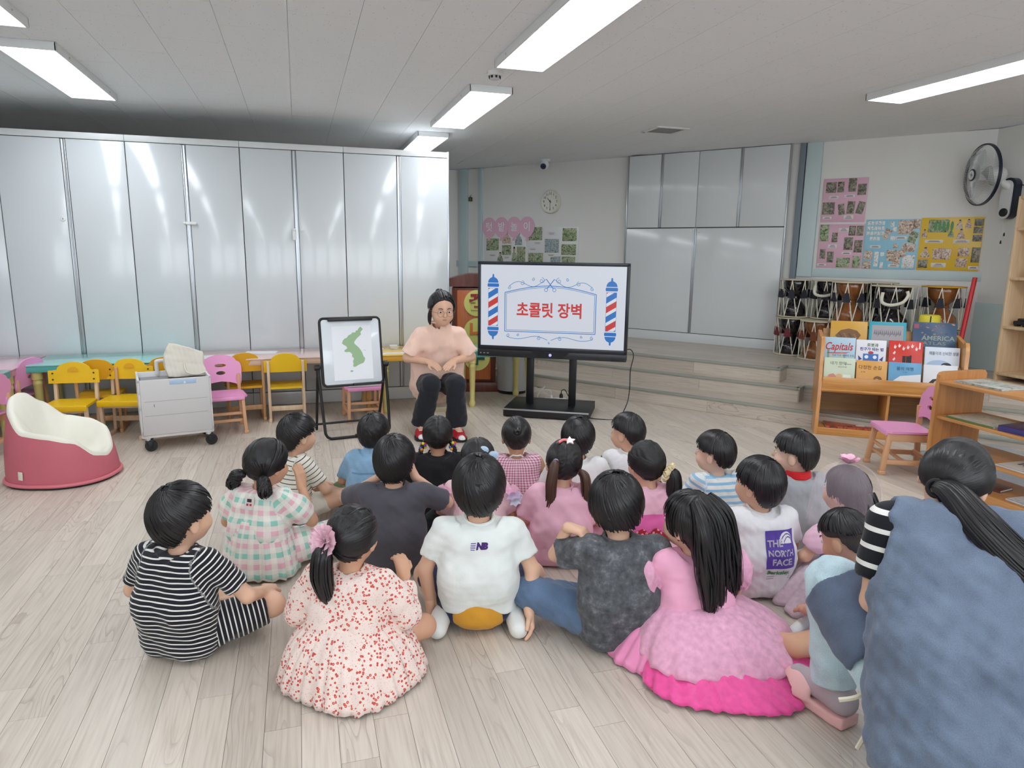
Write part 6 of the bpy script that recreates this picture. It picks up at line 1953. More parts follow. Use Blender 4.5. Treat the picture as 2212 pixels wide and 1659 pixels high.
            if part is not None:
                d = d + .004 * np.exp(-(q[:, 0] / .0035) ** 2) * (q[:, 2] > -.02) * 1.0
            return d + wob(q, .0016 + puffy, .03, s.seed + 3)
        def f(X): return fq((X - s.hc) @ s.Rh / hs) * hs
        pts = [s.H((x, y, z)) for x in (-.1, .1) for y in (-.125, .11) for z in (nape - .02, .12)] + [s.H(m_[1]) for m_ in (mass or [])]
        lo, hi = s.bounds(pts, .01 if not mass else .08)
        V, F = surf(f, lo, hi, max(.0045, s.h * .75))
        vs = []; fs = []
        w = v3(whorl); w /= np.linalg.norm(w)
        x_ = np.cross(v3((0, 1, 0)), w); x_ /= np.linalg.norm(x_); y_ = np.cross(w, x_)
        def on(d, lift):
            rr_ = r + T_
            q = d / math.sqrt(((d / rr_) ** 2).sum()) * lift
            if style == 'bowl' and q[2] < 0: q = q * v3((1, 1, 1.0 / np.interp(q[1], [-.09, .03], [.86, .97])))
            return q + c
        if tie is None:
            for i in range(locks):
                a = g.rand() * 6.283; p0 = .12 + .9 * g.rand() ** 1.3; lift = .985 + .045 * g.rand() + puffy * 4
                pts_, nr = [], []
                swirl = .35 + .25 * g.rand()
                end = None
                for j in range(11):
                    th = p0 + (2.3 - p0) * j / 10; aa = a + swirl * (th - .3)
                    d = w * math.cos(th) + (x_ * math.cos(aa) + y_ * math.sin(aa)) * math.sin(th)
                    q = on(d, lift * (1 - .02 * (j == 10)))
                    cu = cut(q[None])[0]
                    if cu > .001 + .006 * g.rand(): break
                    pts_.append(q); nr.append(d)
                if len(pts_) >= 4: ribbon_lock(vs, fs, pts_, .0062, .0020, nr)
        else:
            ties = tie if isinstance(tie, list) else [tie]
            for i in range(locks):
                # start near the hairline or parting, run to the tie
                a = g.rand() * 6.283; T = None
                th = 1.15 + .75 * g.rand()
                d0 = v3((math.cos(a) * math.sin(th), math.sin(a) * math.sin(th), math.cos(th)))
                if len(ties) == 2:
                    sx = 1 if d0[0] > 0 else -1
                    T = v3(ties[0] if sx < 0 else ties[1])
                    if g.rand() < .55: d0 = v3((sx * (.03 + .02 * g.rand()), math.cos(1.2 * (g.rand() * 2 - .9)), math.sin(1.2 * (g.rand() * 2 - .9)) ))
                else: T = v3(ties[0])
                d0 = d0 / np.linalg.norm(d0); d1 = (T - c) / np.linalg.norm(T - c)
                om = math.acos(max(-.999, min(.999, float(d0 @ d1))))
                pts_, nr = [], []
                for j in range(10):
                    t_ = j / 9
                    d = (math.sin((1 - t_) * om) * d0 + math.sin(t_ * om) * d1) / math.sin(om)
                    q = on(d, 1.005 + .02 * g.rand() * .3 + .015 * t_)
                    if cut(q[None])[0] > .0: continue
                    pts_.append(q); nr.append(d)
                if len(pts_) >= 4: ribbon_lock(vs, fs, pts_, .0055, .0040, nr)
        if vs:
            vv = np.array(vs) @ s.Rh.T * hs + s.hc
            f4 = np.array([f_ for f_ in fs])
            V2 = np.concatenate([V, vv]); F2 = np.concatenate([F, f4 + len(V)])
        else: V2, F2 = V, F
        q = (V - s.hc) @ s.Rh / hs - c; q = q / (np.linalg.norm(q, axis=1)[:, None] + 1e-9)
        def pol(q, ax):
            ax = ax / np.linalg.norm(ax); rf = v3((0, 1, 0)) if abs(ax[1]) < .8 else v3((1, 0, 0))
            e1 = np.cross(rf, ax); e1 = e1 / np.linalg.norm(e1); e2 = np.cross(ax, e1)
            return np.stack([np.arctan2(q @ e2, q @ e1), np.arccos(np.clip(q @ ax, -1, 1)), np.zeros(len(q))], 1)
        if tie is None: uv = pol(q, w)
        elif isinstance(tie, list): uv = np.where((q[:, 0] > 0)[:, None], pol(q, v3(tie[1]) - c), pol(q, v3(tie[0]) - c))
        else: uv = pol(q, v3(tie) - c)
        if vs: uv = np.concatenate([uv, np.repeat(np.stack([g.rand(len(vs) // 1) * 0, np.zeros(len(vs)), np.arange(len(vs)) * 0], 1), 1, 0)])
        s.ho = obj(name, np_mesh(name, V2, F2, {'puv': uv}), material, s.t)
        return s.ho
    def tail(s, path, rad, n=70, material=None, name='ponytail', parent=None, wave=.0, seed=1, spread=1.0, local=False):
        """bundle of locks along a path given in head space (or body space)"""
        g = np.random.RandomState(s.seed * 7 + seed)
        pts = [v3(p) * s.k if local else s.H(p) for p in path]
        pts = [np.array(p) for p in smooth_path([tuple(p) for p in pts], 6)]
        m = len(pts)
        vs, fs = [], []
        rs = np.interp(np.linspace(0, 1, m), np.linspace(0, 1, len(rad)), rad) * s.hs
        # core
        core = MB().tube([tuple(p) for p in pts], [float(x * .72) for x in rs], 10)
        fr = []
        upv_ = None
        for i in range(m):
            t_ = pts[min(i + 1, m - 1)] - pts[max(i - 1, 0)]; t_ = t_ / (np.linalg.norm(t_) + 1e-9)
            if upv_ is None: upv_ = v3((0, -1, 0)) if abs(t_[1]) < .9 else v3((1, 0, 0))
            x1 = np.cross(t_, upv_); x1 /= np.linalg.norm(x1) + 1e-9; upv_ = np.cross(x1, t_)
            fr.append((x1, upv_))
        for i in range(n):
            a = g.rand() * 6.283; rr_ = .70 + .38 * g.rand(); i1 = m - int(m * .28 * g.rand()) ; ph = g.rand() * 6.28; dr = (g.rand() - .5) * .5
            P_, N_ = [], []
            for j in range(0, i1):
                f_ = j / (m - 1)
                aa = a + dr * f_ * 2 + wave * math.sin(f_ * 7 + ph)
                d = fr[j][0] * math.cos(aa) + fr[j][1] * math.sin(aa)
                P_.append(pts[j] + d * rs[j] * rr_ * (1 + (spread - 1) * f_)); N_.append(d)
            if len(P_) >= 4: ribbon_lock(vs, fs, P_, .006 * s.hs, .0018 * s.hs, N_)
        o = len(core.v)
        core.v += [tuple(v) for v in vs]; core.f += [tuple(i + o for i in f_) for f_ in fs]
        return core.build(name, material or HAIR, parent or s.ho, 60)
    def band(s, c, axis, r_, tube_r, material, name='hair_tie', parent=None):
        """ring around a tail, head space"""
        C_ = Vector(s.H(c)); ax = Vector(s.Rh @ v3(axis)).normalized()
        q = Vector((0, 0, 1)).rotation_difference(ax).to_matrix()
        pts = [C_ + q @ Vector((math.cos(2 * PI * i / 20) * r_ * s.hs, math.sin(2 * PI * i / 20) * r_ * s.hs, 0)) for i in range(21)]
        return MB().tube(pts, tube_r * s.hs, 8, False).build(name, material, parent or s.ho)
    def decal(s, me_list, target, offset=.0025):
        """lay flat print (local x,z, any y) on the back of a garment by projecting along +y"""
        tm_ = target.data
        bv = BVHTree.FromPolygons([v.co[:] for v in tm_.vertices], [p.vertices[:] for p in tm_.polygons])
        for o in me_list:
            bm = bmesh.new(); bm.from_mesh(o.data)
            for v in bm.verts:
                h_ = bv.ray_cast(Vector((v.co.x, -1.0, v.co.z)), Vector((0, 1, 0)))
                if h_[0] is not None: v.co.y = h_[0].y - offset
            bm.to_mesh(o.data); bm.free()
            o.parent = target
def grid_print(poly_fn, name, material, x0, z0, x1, z1, n=24):
    """flat patch made of small cells so it can follow a curved back"""
    vs, fs, idx = [], [], {}
    for i in range(n + 1):
        for j in range(n + 1): vs.append((x0 + (x1 - x0) * i / n, 0, z0 + (z1 - z0) * j / n))
    for i in range(n):
        for j in range(n):
            x = x0 + (x1 - x0) * (i + .5) / n; z = z0 + (z1 - z0) * (j + .5) / n
            if poly_fn((x - x0) / (x1 - x0), (z - z0) / (z1 - z0)): fs.append((i * (n + 1) + j, (i + 1) * (n + 1) + j, (i + 1) * (n + 1) + j + 1, i * (n + 1) + j + 1))
    mb = MB(); mb.add(vs, fs)
    o = mb.build(name, material, None, 60)
    bm = bmesh.new(); bm.from_mesh(o.data)
    bmesh.ops.delete(bm, geom=[v for v in bm.verts if not v.link_faces], context='VERTS'); bm.to_mesh(o.data); bm.free()
    return o

# ---------------------------------------------------------------- poses
def arm(side, elbow=None, wrist=None, hd=None, pn=None, curl=.45, sh=None):
    sx = 1 if side == 'R' else -1
    sh = sh or (sx * .120, .012, .345)
    elbow = elbow or (sx * .180, .05, .20)
    wrist = wrist or (sx * .105, .185, .135)
    hd = hd if hd is not None else (-sx * .6, .7, -.25)
    pn = pn if pn is not None else (0, .3, 1)
    return (sh, elbow, wrist, hd, pn, curl)
def ARMS(L=None, R_=None): return {'L': L or arm('L'), 'R': R_ or arm('R')}
def cross_legs(w=.215, d=.175, z=.095):
    return {q: ((sx * .062, .03, .082), (sx * w, d, z), (-sx * .035, d + .055 + (.03 if q == 'L' else -.01), .05), (-sx * .135, d + .02, .035)) for q, sx in (('L', -1), ('R', 1))}
def knees_up(w=.13): return {q: ((sx * .062, .03, .085), (sx * w, .20, .27), (sx * .07, .30, .045), (sx * .08, .41, .03)) for q, sx in (('L', -1), ('R', 1))}
CLEGS = cross_legs()
M_SHOE = mat('indoor_shoe_white', (226, 226, 222), .5, bump=.1, bscale=200); M_SHOEL = mat('indoor_shoe_lilac', (176, 160, 178), .6); M_SOCKW = mat('sock_white', (236, 236, 236), .8)
# ---------------------------------------------------------------- the children
C_ = cloth
WHITE = (236, 236, 234)
# 1 boy in black and white stripes, front left
stp = C_('stripe_black_white', 'stripe', (232, 230, 224), (30, 30, 38), per=.0165, duty=.27)
b = Body('child in black shirt with thin white stripes sitting front left, head turned right', (-.446, 2.446), 30, 1.025, SK1, seed=1, head=(18, -4, 0), h=.006)
b.body(ARMS(arm('L', (-.20, .02, .20)), arm('R', (.215, .07, .205), (.20, .215, .15), (-.5, .8, -.2))), cross_legs(.235, .185, .115))
b.shirt(stp, .72, 1.08, folds=.0026)
b.pants(C_('stripe_black_white_b', 'stripe', (232, 230, 224), (30, 30, 38), per=.0165, duty=.27), .90, 'shorts', r=.080)
b.shoes(M_SHOE)
b.hair('bowl', fringe=.030, nape=-.088, thick=.018, ear=-.004, locks=330)
# 2 girl in floral dress with a pink tulle flower
flo_m = C_('floral_dress', 'floral', (238, 218, 208), (204, 84, 72), (222, 168, 152), scale=84)
b = Body('child in floral dress with a pink flower on a ponytail, sitting at the front', (.111, 2.169), 25, .975, SK2, seed=2, head=(6, 2, 0), h=.006)
b.body(ARMS(arm('L', (-.185, .02, .20)), arm('R', (.185, .05, .21), (.15, .15, .30), (-.3, .5, .5))), CLEGS)
b.shirt(flo_m, 1.75, 1.02, name='dress', puff=.010, folds=.002, sleeve_r=.044)
b.skirt(flo_m, .10, .255, .225, 30, .006, 'skirt', cy=.02, seed=2, elong=.95, bulge=.75)
b.hair('pony', fringe=.05, nape=-.085, thick=.010, tie=(-.035, -.088, -.005), locks=330)
b.tail([(-.035, -.09, -.008), (-.045, -.125, -.03), (-.048, -.13, -.10), (-.04, -.115, -.17), (-.03, -.105, -.215)], [.012, .032, .036, .028, .006], 130)
fm_ = tulle('tulle_rose', (236, 190, 204), .88)
fl_ = MB(); rq = random.Random(4); c0 = Vector(b.H((-.045, -.108, .012))); ax = Vector(b.Rh @ v3((-.25, -.9, .3))).normalized(); qm = Vector((0, 0, 1)).rotation_difference(ax).to_matrix()
for ring, (rr0, nn, tilt_) in enumerate(((.055, 11, .25), (.045, 9, .6), (.032, 7, 1.0), (.018, 5, 1.3))):
    for j in range(nn):
        a0 = 2 * PI * j / nn + ring * .4; vs = []
        for iu in range(5):
            for iv in range(5):
                u_ = iu / 4; v_ = iv / 4 - .5
                r_ = rr0 * u_; w_ = rr0 * .75 * v_ * (.35 + .65 * u_)
                z_ = r_ * math.sin(tilt_) + .006 * math.sin(v_ * 12 + j) * u_
                x_ = r_ * math.cos(tilt_)
                vs.append(c0 + qm @ Vector((x_ * math.cos(a0) - w_ * math.sin(a0), x_ * math.sin(a0) + w_ * math.cos(a0), z_ + rq.uniform(-.002, .002))))
        fl_.add(vs, [(p * 5 + q, p * 5 + q + 1, (p + 1) * 5 + q + 1, (p + 1) * 5 + q) for p in range(4) for q in range(4)])
fl_.build('tulle_flower', fm_, b.ho, 60)
# 3 boy in white tee with mustard and navy shorts
b = Body('child in white t-shirt with a small purple logo and mustard navy shorts, sitting front centre', (.601, 2.352), 15, 1.099, SK1, seed=3, head=(0, 2, 0), h=.006)
kneel = {q: ((sx * .065, .03, .082), (sx * .20, .20, .09), (sx * .12, .03, .05), (sx * .135, -.085, .035)) for q, sx in (('L', -1), ('R', 1))}
b.body(ARMS(arm('L', (-.185, .01, .20), (-.165, .02, .075), (-.1, .1, -.9), (-1, 0, 0), .3), arm('R', (.185, -.005, .205), (.172, -.055, .085), (.15, -.35, -.8), (1, 0, .2), .5)), kneel)
tee = b.shirt(C_('tee_offwhite', 'plain', (226, 230, 226)), .66, 1.0, hem_cut=((0, -.03, .065), (0, .25, 1)), folds=.0022)
nav = C_('shorts_navy', 'plain', (34, 38, 70)); mus = C_('shorts_mustard', 'plain', (206, 148, 48))
b.pants(nav, .85, 'shorts', r=.078)
def f_seat(X): 
    d = smin(d_ell(X, b.pel + v3((0, -.035, -.022)) , v3((.112, .075, .066))), d_ell(X, b.pel + v3((0, -.01, .02)), v3((.105, .085, .06))), .03)
    return smax(smax(d, np.abs(X[:, 0]) - .098, .01), .006 - X[:, 2], .02) + wob(X, .0015, .05, 9)
sdf_obj('shorts_seat', f_seat, b.pel - .16, b.pel + .16, .006, mus, b.t)
b.shoes(M_SHOE)
bd_ = Matrix.Identity(3)
l1 = text('shirt_logo', 'NB', .030, (0.012, 0, .352), FRONT, mat('logo_purple', (92, 52, 140), .6), None, .0003, bold=.0022, shear=.2)
for k_ in range(4):
    o = MB().box((-.018 - .001 * k_, 0, .362 - .007 * k_), (.018 - .003 * (k_ == 3), .0006, .0028)).build('shirt_logo', MATS['logo_purple'], None); b.decal([o], tee)
b.decal([l1], tee)
b.hair('bowl', fringe=.034, nape=-.085, thick=.017, locks=340, ear=-.015)
# 4 boy in grey acid wash tee, hand on his left shoulder
b = Body('child in washed grey t-shirt and jeans, left hand on own shoulder, sitting front', (1.052, 2.075), 14, 1.058, SK1, seed=4, head=(4, 10, -4), neck=(.0, .05, .372), h=.006)
b.body(ARMS(arm('L', (-.205, .11, .285), (-.172, .075, .40), (.8, -.55, -.05), (-.1, .1, 1), .75, sh=(-.118, .012, .345)), arm('R')), {'L': ((-.065, .03, .085), (-.29, .13, .13), (-.06, .24, .05), (.05, .25, .04)), 'R': CLEGS['R']})
b.shirt(C_('tee_acid', 'acid', (64, 66, 70), (92, 94, 98), (140, 142, 146)), .72, 1.08, name='shirt', folds=.003, sleeve_r=.05)
b.pants(C_('jeans_blue', 'denim', (98, 120, 148)), 1.9, 'jeans', r=.080)
b.shoes(M_SHOE)
b.hair('bowl', fringe=.030, nape=-.075, thick=.020, puffy=.0012, locks=300)
# 5 girl in pink tulle dress, long loose hair
pk = C_('dress_pink', 'plain', (240, 172, 200))
b = Body('child in pink princess dress with long loose black hair, sitting front right', (1.294, 1.980), 8, 1.0, SK1, seed=5, head=(-34, 0, -4), neck=(.0, .02, .372), h=.006)
b.body(ARMS(arm('L', (-.185, .05, .20), (-.14, .15, .11))), CLEGS)
b.shirt(pk, .35, .98, name='dress_bodice', folds=.0016)
for q, sx in (('L', -1), ('R', 1)):
    a = b.arms[q]; cc = a[0] * .45 + a[1] * .55
    sdf_obj('puff_sleeve', lambda X, cc=cc, sx=sx: smax(d_ell(X, cc + v3((sx * .012, 0, .015)), (.066, .070, .078)) + wob(X, .0035, .03, 11) + .006 * np.sin(X[:, 0] * 120), -d_plane(X, cc - v3((0, 0, .055)), (0, 0, 1)), .01), cc - .13, cc + .13, .006, tulle('organza_pink', (244, 178, 208), .80), b.t)
b.skirt(C_('skirt_pink', 'plain', (240, 150, 192)), .095, .27, .20, 34, .006, 'skirt', cy=-.02, seed=51, elong=1.0, bulge=.55)
b.skirt(tulle('tulle_hot_pink', (244, 78, 158), .93), .10, .335, .12, 41, .006, 'tulle_underskirt', cy=-.06, cx=.10, seed=52, elong=1.0, zb=.006, bulge=.5)
b.skirt(tulle('organza_peplum', (248, 184, 214), .70), .10, .285, .215, 21, .005, 'organza_overskirt', cy=-.04, cx=.06, seed=53, elong=1.0, zb=.055, thick=.002, bulge=.65)
b.hair('long', fringe=.036, nape=-.088, thick=.013, locks=120, ear=-.045, side_drop=.02, mass=[((0, -.035, .02), (.0, -.085, -.12), .072, .066, 1.5), ((.0, -.085, -.12), (.012, -.105, -.215), .066, .05, 1.9)])
for i_, (x, sp_) in enumerate(((-.052, 1), (-.02, 1), (.02, 1), (.05, 1.05), (.072, 1.0), (-.072, 1))):
    b.tail([(x * .6, -.045, .092), (x, -.094, .03), (x * 1.08, -.112, -.06), (x * 1.12 + .004, -.122, -.15), (x * 1.2 + .012 * (i_ % 3 - 1), -.135, -.235 - .02 * (i_ % 2)), (x * 1.25 + .02 * (i_ % 3 - 1), -.128, -.285)], [.014, .026, .030, .028, .020, .004], 60, seed=i_, name='long_lock', wave=.25, spread=1.5)
# 6 boy in white tee with a purple back print
b = Body('child in white t-shirt with a purple mountain logo print on the back', (1.784, 2.266), 8, .985, SK1, seed=6, head=(-30, -4, 0), h=.006)
b.body(ARMS(arm('L', (-.19, .05, .20), (-.15, .17, .12))), CLEGS)
tee = b.shirt(C_('tee_white', 'plain', (232, 230, 232)), .78, 1.06, folds=.0022)
b.pants(nav, .9, 'shorts'); b.shoes(M_SHOE)
pur = mat('print_purple', (88, 62, 160), .6); prs = []
prs.append(grid_print(lambda u_, v_: True, 'print_block', pur, -.028, .165, .098, .315, 22))
prs.append(grid_print(lambda u_, v_: (u_ - .5) ** 2 * 4 + v_ ** 2 < 1 and not ((.78 < math.hypot((u_ - .58) * 2, v_ * 1.05) < .88) or (.52 < math.hypot((u_ - .66) * 2, v_ * 1.1) < .62)), 'print_dome', mat('print_white', (236, 234, 238), .6), .030, .262, .092, .308, 30))
for w_, z_, x_ in (('THE', .264, .000), ('NORTH', .228, .022), ('FACE', .192, .026)):
    prs.append(text('print_word', w_, .036 if w_ != 'NORTH' else .031, (x_ + .012, 0, z_), FRONT, MATS['print_white'], None, .0003, bold=.0012))
prs.append(text('print_word', 'Berkeley,', .026, (.030, 0, .146), FRONT, mat('print_green', (96, 170, 112), .6), None, .0003, bold=.0008))
for k_ in range(2): prs.append(MB().box((.034, 0, .126 - .010 * k_), (.10, .0006, .003)).build('print_line', mat('print_grey', (150, 160, 156), .6), None))
for k_, o in enumerate(prs): b.decal([o], tee, .0018 if k_ == 0 else .0030)
b.hair('bowl', fringe=.030, nape=-.092, thick=.018, locks=340, ear=-.006)
# 7 boy beside the teacher in the apron
b = Body('child with cropped hair in a blue shirt, bending beside the adult in the apron', (1.845, 1.75), -6, .93, SK2, seed=7, head=(-10, 26, 0), neck=(0, .06, .36), h=.006)
b.body(ARMS(), {'L': ((-.065, .03, .085), (-.30, .05, .10), (-.38, .26, .05), (-.40, .34, .035)), 'R': CLEGS['R']})
b.shirt(C_('tee_blue', 'plain', (96, 140, 200)), .7, 1.02); b.pants(C_('shorts_blue', 'plain', (48, 74, 150)), .55, 'shorts'); b.shoes(M_SHOE)
b.hair('bowl', fringe=.055, nape=.01, thick=.013, locks=220, ear=.034)
b.hair('bowl', HAIRS, fringe=.045, nape=-.078, thick=.004, locks=0, ear=.004, name='cropped_hair')
# 8 girl with a veil
b = Body('child with a pink bridal veil, pale blue pinafore and pink puff sleeves', (2.130, 2.147), -5, .942, SK1, seed=8, head=(-8, 0, 0), h=.0065)
b.body(ARMS(arm('L', (-.19, .06, .20), (-.15, .18, .12))), CLEGS)
b.shirt(C_('sleeve_pink', 'plain', (240, 196, 214)), .75, .97, name='blouse', puff=.006)
b.shirt(C_('pinafore_blue', 'plain', (184, 204, 232)), .3, 1.04, name='pinafore', sleeves=False, neck_r=.07)
b.skirt(tulle('iridescent_tulle', (236, 214, 224), .72), .10, .30, .20, 18, .02, 'tulle_skirt', cy=0, cx=-.05, seed=81, thick=.002, bulge=.6)
b.hair('pony', fringe=.05, nape=-.088, thick=.011, locks=160, ear=-.04)
b.tail([(0, -.08, .0), (0, -.108, -.06), (0, -.112, -.14), (0, -.11, -.2)], [.045, .05, .045, .02], 110, name='long_hair')
veil = mat('veil_tulle', (252, 228, 238), .6, alpha=.16)
vb = MB(); n_ = 20; rows = 12
for a0_, a1_ in ((-150, -10), (24, 150)):
    vs = []
    for i in range(rows + 1):
        t_ = i / rows
        for j in range(n_ + 1):
            a = R(a0_ + (a1_ - a0_) * j / n_)
            fold = .010 * math.sin(j * 1.9) * t_
            r_ = .03 + .085 * math.sin(min(1, t_ * 1.7) * PI / 2) + .035 * t_ + fold
            vs.append(tuple(b.H((r_ * math.sin(a) * .95, -r_ * math.cos(a) - .005, .125 - .035 * t_ - .25 * t_ ** 1.9))))
    vb.add(vs, [(i * (n_ + 1) + j, i * (n_ + 1) + j + 1, (i + 1) * (n_ + 1) + j + 1, (i + 1) * (n_ + 1) + j) for i in range(rows) for j in range(n_)])
vb.build('veil', veil, b.ho, 180)
pet = MB(); rp = random.Random(2)
for j in range(9):
    a0 = 2 * PI * j / 9; c0 = Vector(b.H((0, .0, .118)))
    d = Vector((math.cos(a0), math.sin(a0) * .7, .55 + .3 * (j % 2))); s_ = d.cross(Vector((0, 0, 1))).normalized()
    pts = [(0, 0), (.016, .018), (.020, .034), (.012, .046), (0, .050), (-.012, .046), (-.020, .034), (-.016, .018)]
    vs = [c0 + d.normalized() * v_ + s_ * u_ for u_, v_ in pts]; pet.add(vs + [v_ + Vector((0, 0, .0015)) for v_ in vs], [tuple(range(8)), tuple(range(15, 7, -1))])
pet.build('veil_flower', mat('petal_pink', (244, 192, 214), .5), b.ho)
# 9 girl in pastel gingham, curly bunches
gm = C_('gingham_pastel', 'gingham', (238, 188, 198), (152, 210, 194), (244, 239, 230), per=.042)
b = Body('child in pink and mint gingham outfit with two curly bunches, hand on cheek', (-.206, 3.053), 32, 1.0, SK2, seed=9, head=(16, 4, 0), h=.0065)
b.body(ARMS(arm('L', (-.185, .02, .20)), arm('R', (.19, .10, .215), (.125, .135, .355), (-.2, .15, .95), (1, -.2, 0), .25)), cross_legs(.24, .18, .12))
b.shirt(gm, .80, 1.02, name='blouse', puff=.010); b.skirt(gm, .10, .165, .26, 18, .008, 'tunic', cy=-.01, seed=9, zb=.01, bulge=.9, elong=.85)
b.pants(C_('gingham_pastel', 'gingham', (236, 180, 192), (140, 204, 188), (244, 238, 226)), 1.75, 'trousers', r=.086); b.shoes(M_SHOEL)
pt_ = MB().box((0, 0, 0), (.044, .002, .056), .001).build('back_patch', mat('patch_white', (228, 220, 218), .7), None)
for dx in (-.008, .008):
    MB().box((dx, -.0022, -.006), (.010, .001, .009), .002).build('patch_print', mat('patch_red', (190, 50, 56), .6), pt_)
MB().box((0, -.0022, .012), (.022, .001, .014), .004).build('patch_print', mat('patch_dark', (60, 46, 48), .6), pt_)
pt_.parent = b.t; pt_.location = (0, -.070, .335); pt_.rotation_euler = (R(-14), 0, 0)
b.hair('pony', fringe=.05, nape=-.085, thick=.012, tie=[(-.062, -.062, -.05), (.062, -.062, -.05)], part=True, locks=260)
for sx in (-1, 1):
    b.tail([(sx * .060, -.066, -.052), (sx * .085, -.088, -.058), (sx * .098, -.092, -.085), (sx * .088, -.085, -.115)], [.012, .026, .030, .016], 70, seed=sx + 3, name='bunch', wave=1.6)
    for j in range(7):
        a = j * .9
        b.tail([(sx * .088, -.088, -.07), (sx * (.10 + .014 * math.cos(a)), -.095 + .02 * math.sin(a), -.075), (sx * (.104 + .02 * math.cos(a)), -.095 + .026 * math.sin(a), -.105), (sx * (.096 + .010 * math.cos(a + 1)), -.09 + .016 * math.sin(a + 1), -.128)], [.006, .008, .007, .002], 8, seed=j * 3 + sx, name='curl', wave=2.0)
    b.band((sx * .068, -.074, -.055), (sx * .7, -.6, -.2), .014, .004, mat('tie_lilac', (190, 160, 210), .6))
# 10 boy in cream and black stripes, facing right
b = Body('child in cream shirt with thin black stripes and shorts, sitting sideways at back left', (-.078, 3.615), 58, .955, SK1, seed=10, head=(4, -2, 0), h=.007)
b.body(ARMS(arm('L', (-.17, .06, .20), (-.06, .22, .15)), arm('R', (.175, .09, .20), (.11, .22, .14))), cross_legs(.20, .215, .14))
b.shirt(C_('stripe_cream', 'stripe', (60, 60, 62), (236, 230, 216), per=.022, duty=.18), .75, 1.02); b.pants(C_('shorts_cream', 'plain', (226, 220, 206)), .55, 'shorts'); b.shoes(mat('shoe_grey', (168, 166, 162), .7))
b.hair('bowl', fringe=.034, nape=-.082, thick=.018, locks=300, ear=-.004)
# 11 boy in a light denim shirt
b = Body('child in a light blue denim shirt sitting at the back before the easel', (.332, 3.554), 15, .945, SK2, seed=11, head=(8, -2, 0), h=.007)
b.body(ARMS(), CLEGS)
dn = b.shirt(C_('denim_light', 'denim', (146, 184, 214)), .85, 1.04, name='denim_shirt', collar=1, folds=.003); b.pants(C_('trousers_green', 'plain', (92, 116, 74)), 1.7); b.shoes(M_SHOE)
o = grid_print(lambda u_, v_: True, 'yoke_seam', C_('denim_seam', 'denim', (116, 152, 186)), -.10, .262, .10, .270, 24); b.decal([o], dn, .002)
b.hair('bowl', fringe=.04, nape=-.070, thick=.014, locks=220, ear=.0)
# 12 boy in a charcoal tee, hands at his face
b = Body('child in charcoal t-shirt with elbows out and hands at the face', (.353, 2.890), 15, 1.025, SK1, seed=12, head=(2, 2, 0), h=.0065)
b.body(ARMS(arm('L', (-.215, .085, .30), (-.075, .12, .385), (.25, .2, .85), (-1, 0, 0), .5, sh=(-.118, .012, .35)), arm('R', (.225, .075, .285), (.08, .12, .385), (-.25, .2, .85), (1, 0, 0), .5, sh=(.118, .012, .35))), {'L': ((-.065, .03, .085), (-.20, .21, .15), (-.02, .28, .05), (.08, .28, .04)), 'R': ((.065, .03, .085), (.20, .23, .17), (.08, .30, .05), (.08, .40, .035))})
b.shirt(C_('tee_charcoal', 'plain', (82, 80, 88)), .86, 1.06, sleeve_r=.046); b.pants(C_('shorts_black', 'plain', (30, 30, 34)), .9, 'shorts'); b.shoes(M_SHOE)
b.hair('bowl', fringe=.034, nape=-.085, thick=.016, locks=340, ear=-.008)
# 13 girl in black with braids
b = Body('child in black t-shirt with two braids tied with rainbow beads', (.653, 3.421), 10, .945, SK2, seed=13, head=(0, 0, 0), h=.007)
b.body(ARMS(), CLEGS)
b.shirt(C_('tee_black', 'plain', (28, 28, 32)), .72, 1.03); b.pants(C_('tee_black2', 'plain', (26, 26, 30)), 1.7); b.shoes(M_SHOE)
b.hair('pony', fringe=.05, nape=-.085, thick=.008, tie=[(-.072, -.038, -.035), (.072, -.038, -.035)], part=True, locks=300)
bead_c = [(214, 50, 48), (240, 150, 40), (240, 216, 60), (70, 170, 90), (60, 110, 200), (130, 80, 180)]
for sx in (-1, 1):
    pth = [(sx * .074, -.040, -.036), (sx * .092, -.046, -.075), (sx * .100, -.050, -.13), (sx * .106, -.048, -.185)]
    for ph in (0, 2.09, 4.19):
        P_ = smooth_path([tuple(b.H(p)) for p in pth], 8)
        pts = [p + Vector((.0075 * math.cos(i * .95 + ph), .0075 * math.sin(i * .95 + ph), 0)) for i, p in enumerate(P_)]
        b_mb = MB().tube(pts, [.0085 - .004 * i / len(pts) for i in range(len(pts))], 7).build('braid', HAIR, b.ho)
    for j in range(9):
        a = j * 2.4; p = b.H((sx * .082 + .013 * math.cos(a), -.048 + .010 * math.sin(a), -.040 - .004 * j + .012 * math.sin(a * 1.7)))
        MB().ball(tuple(p), .0085, 10, 8).build('bead', mat('bead_%d' % (j % 6), bead_c[j % 6], .2), b.ho)
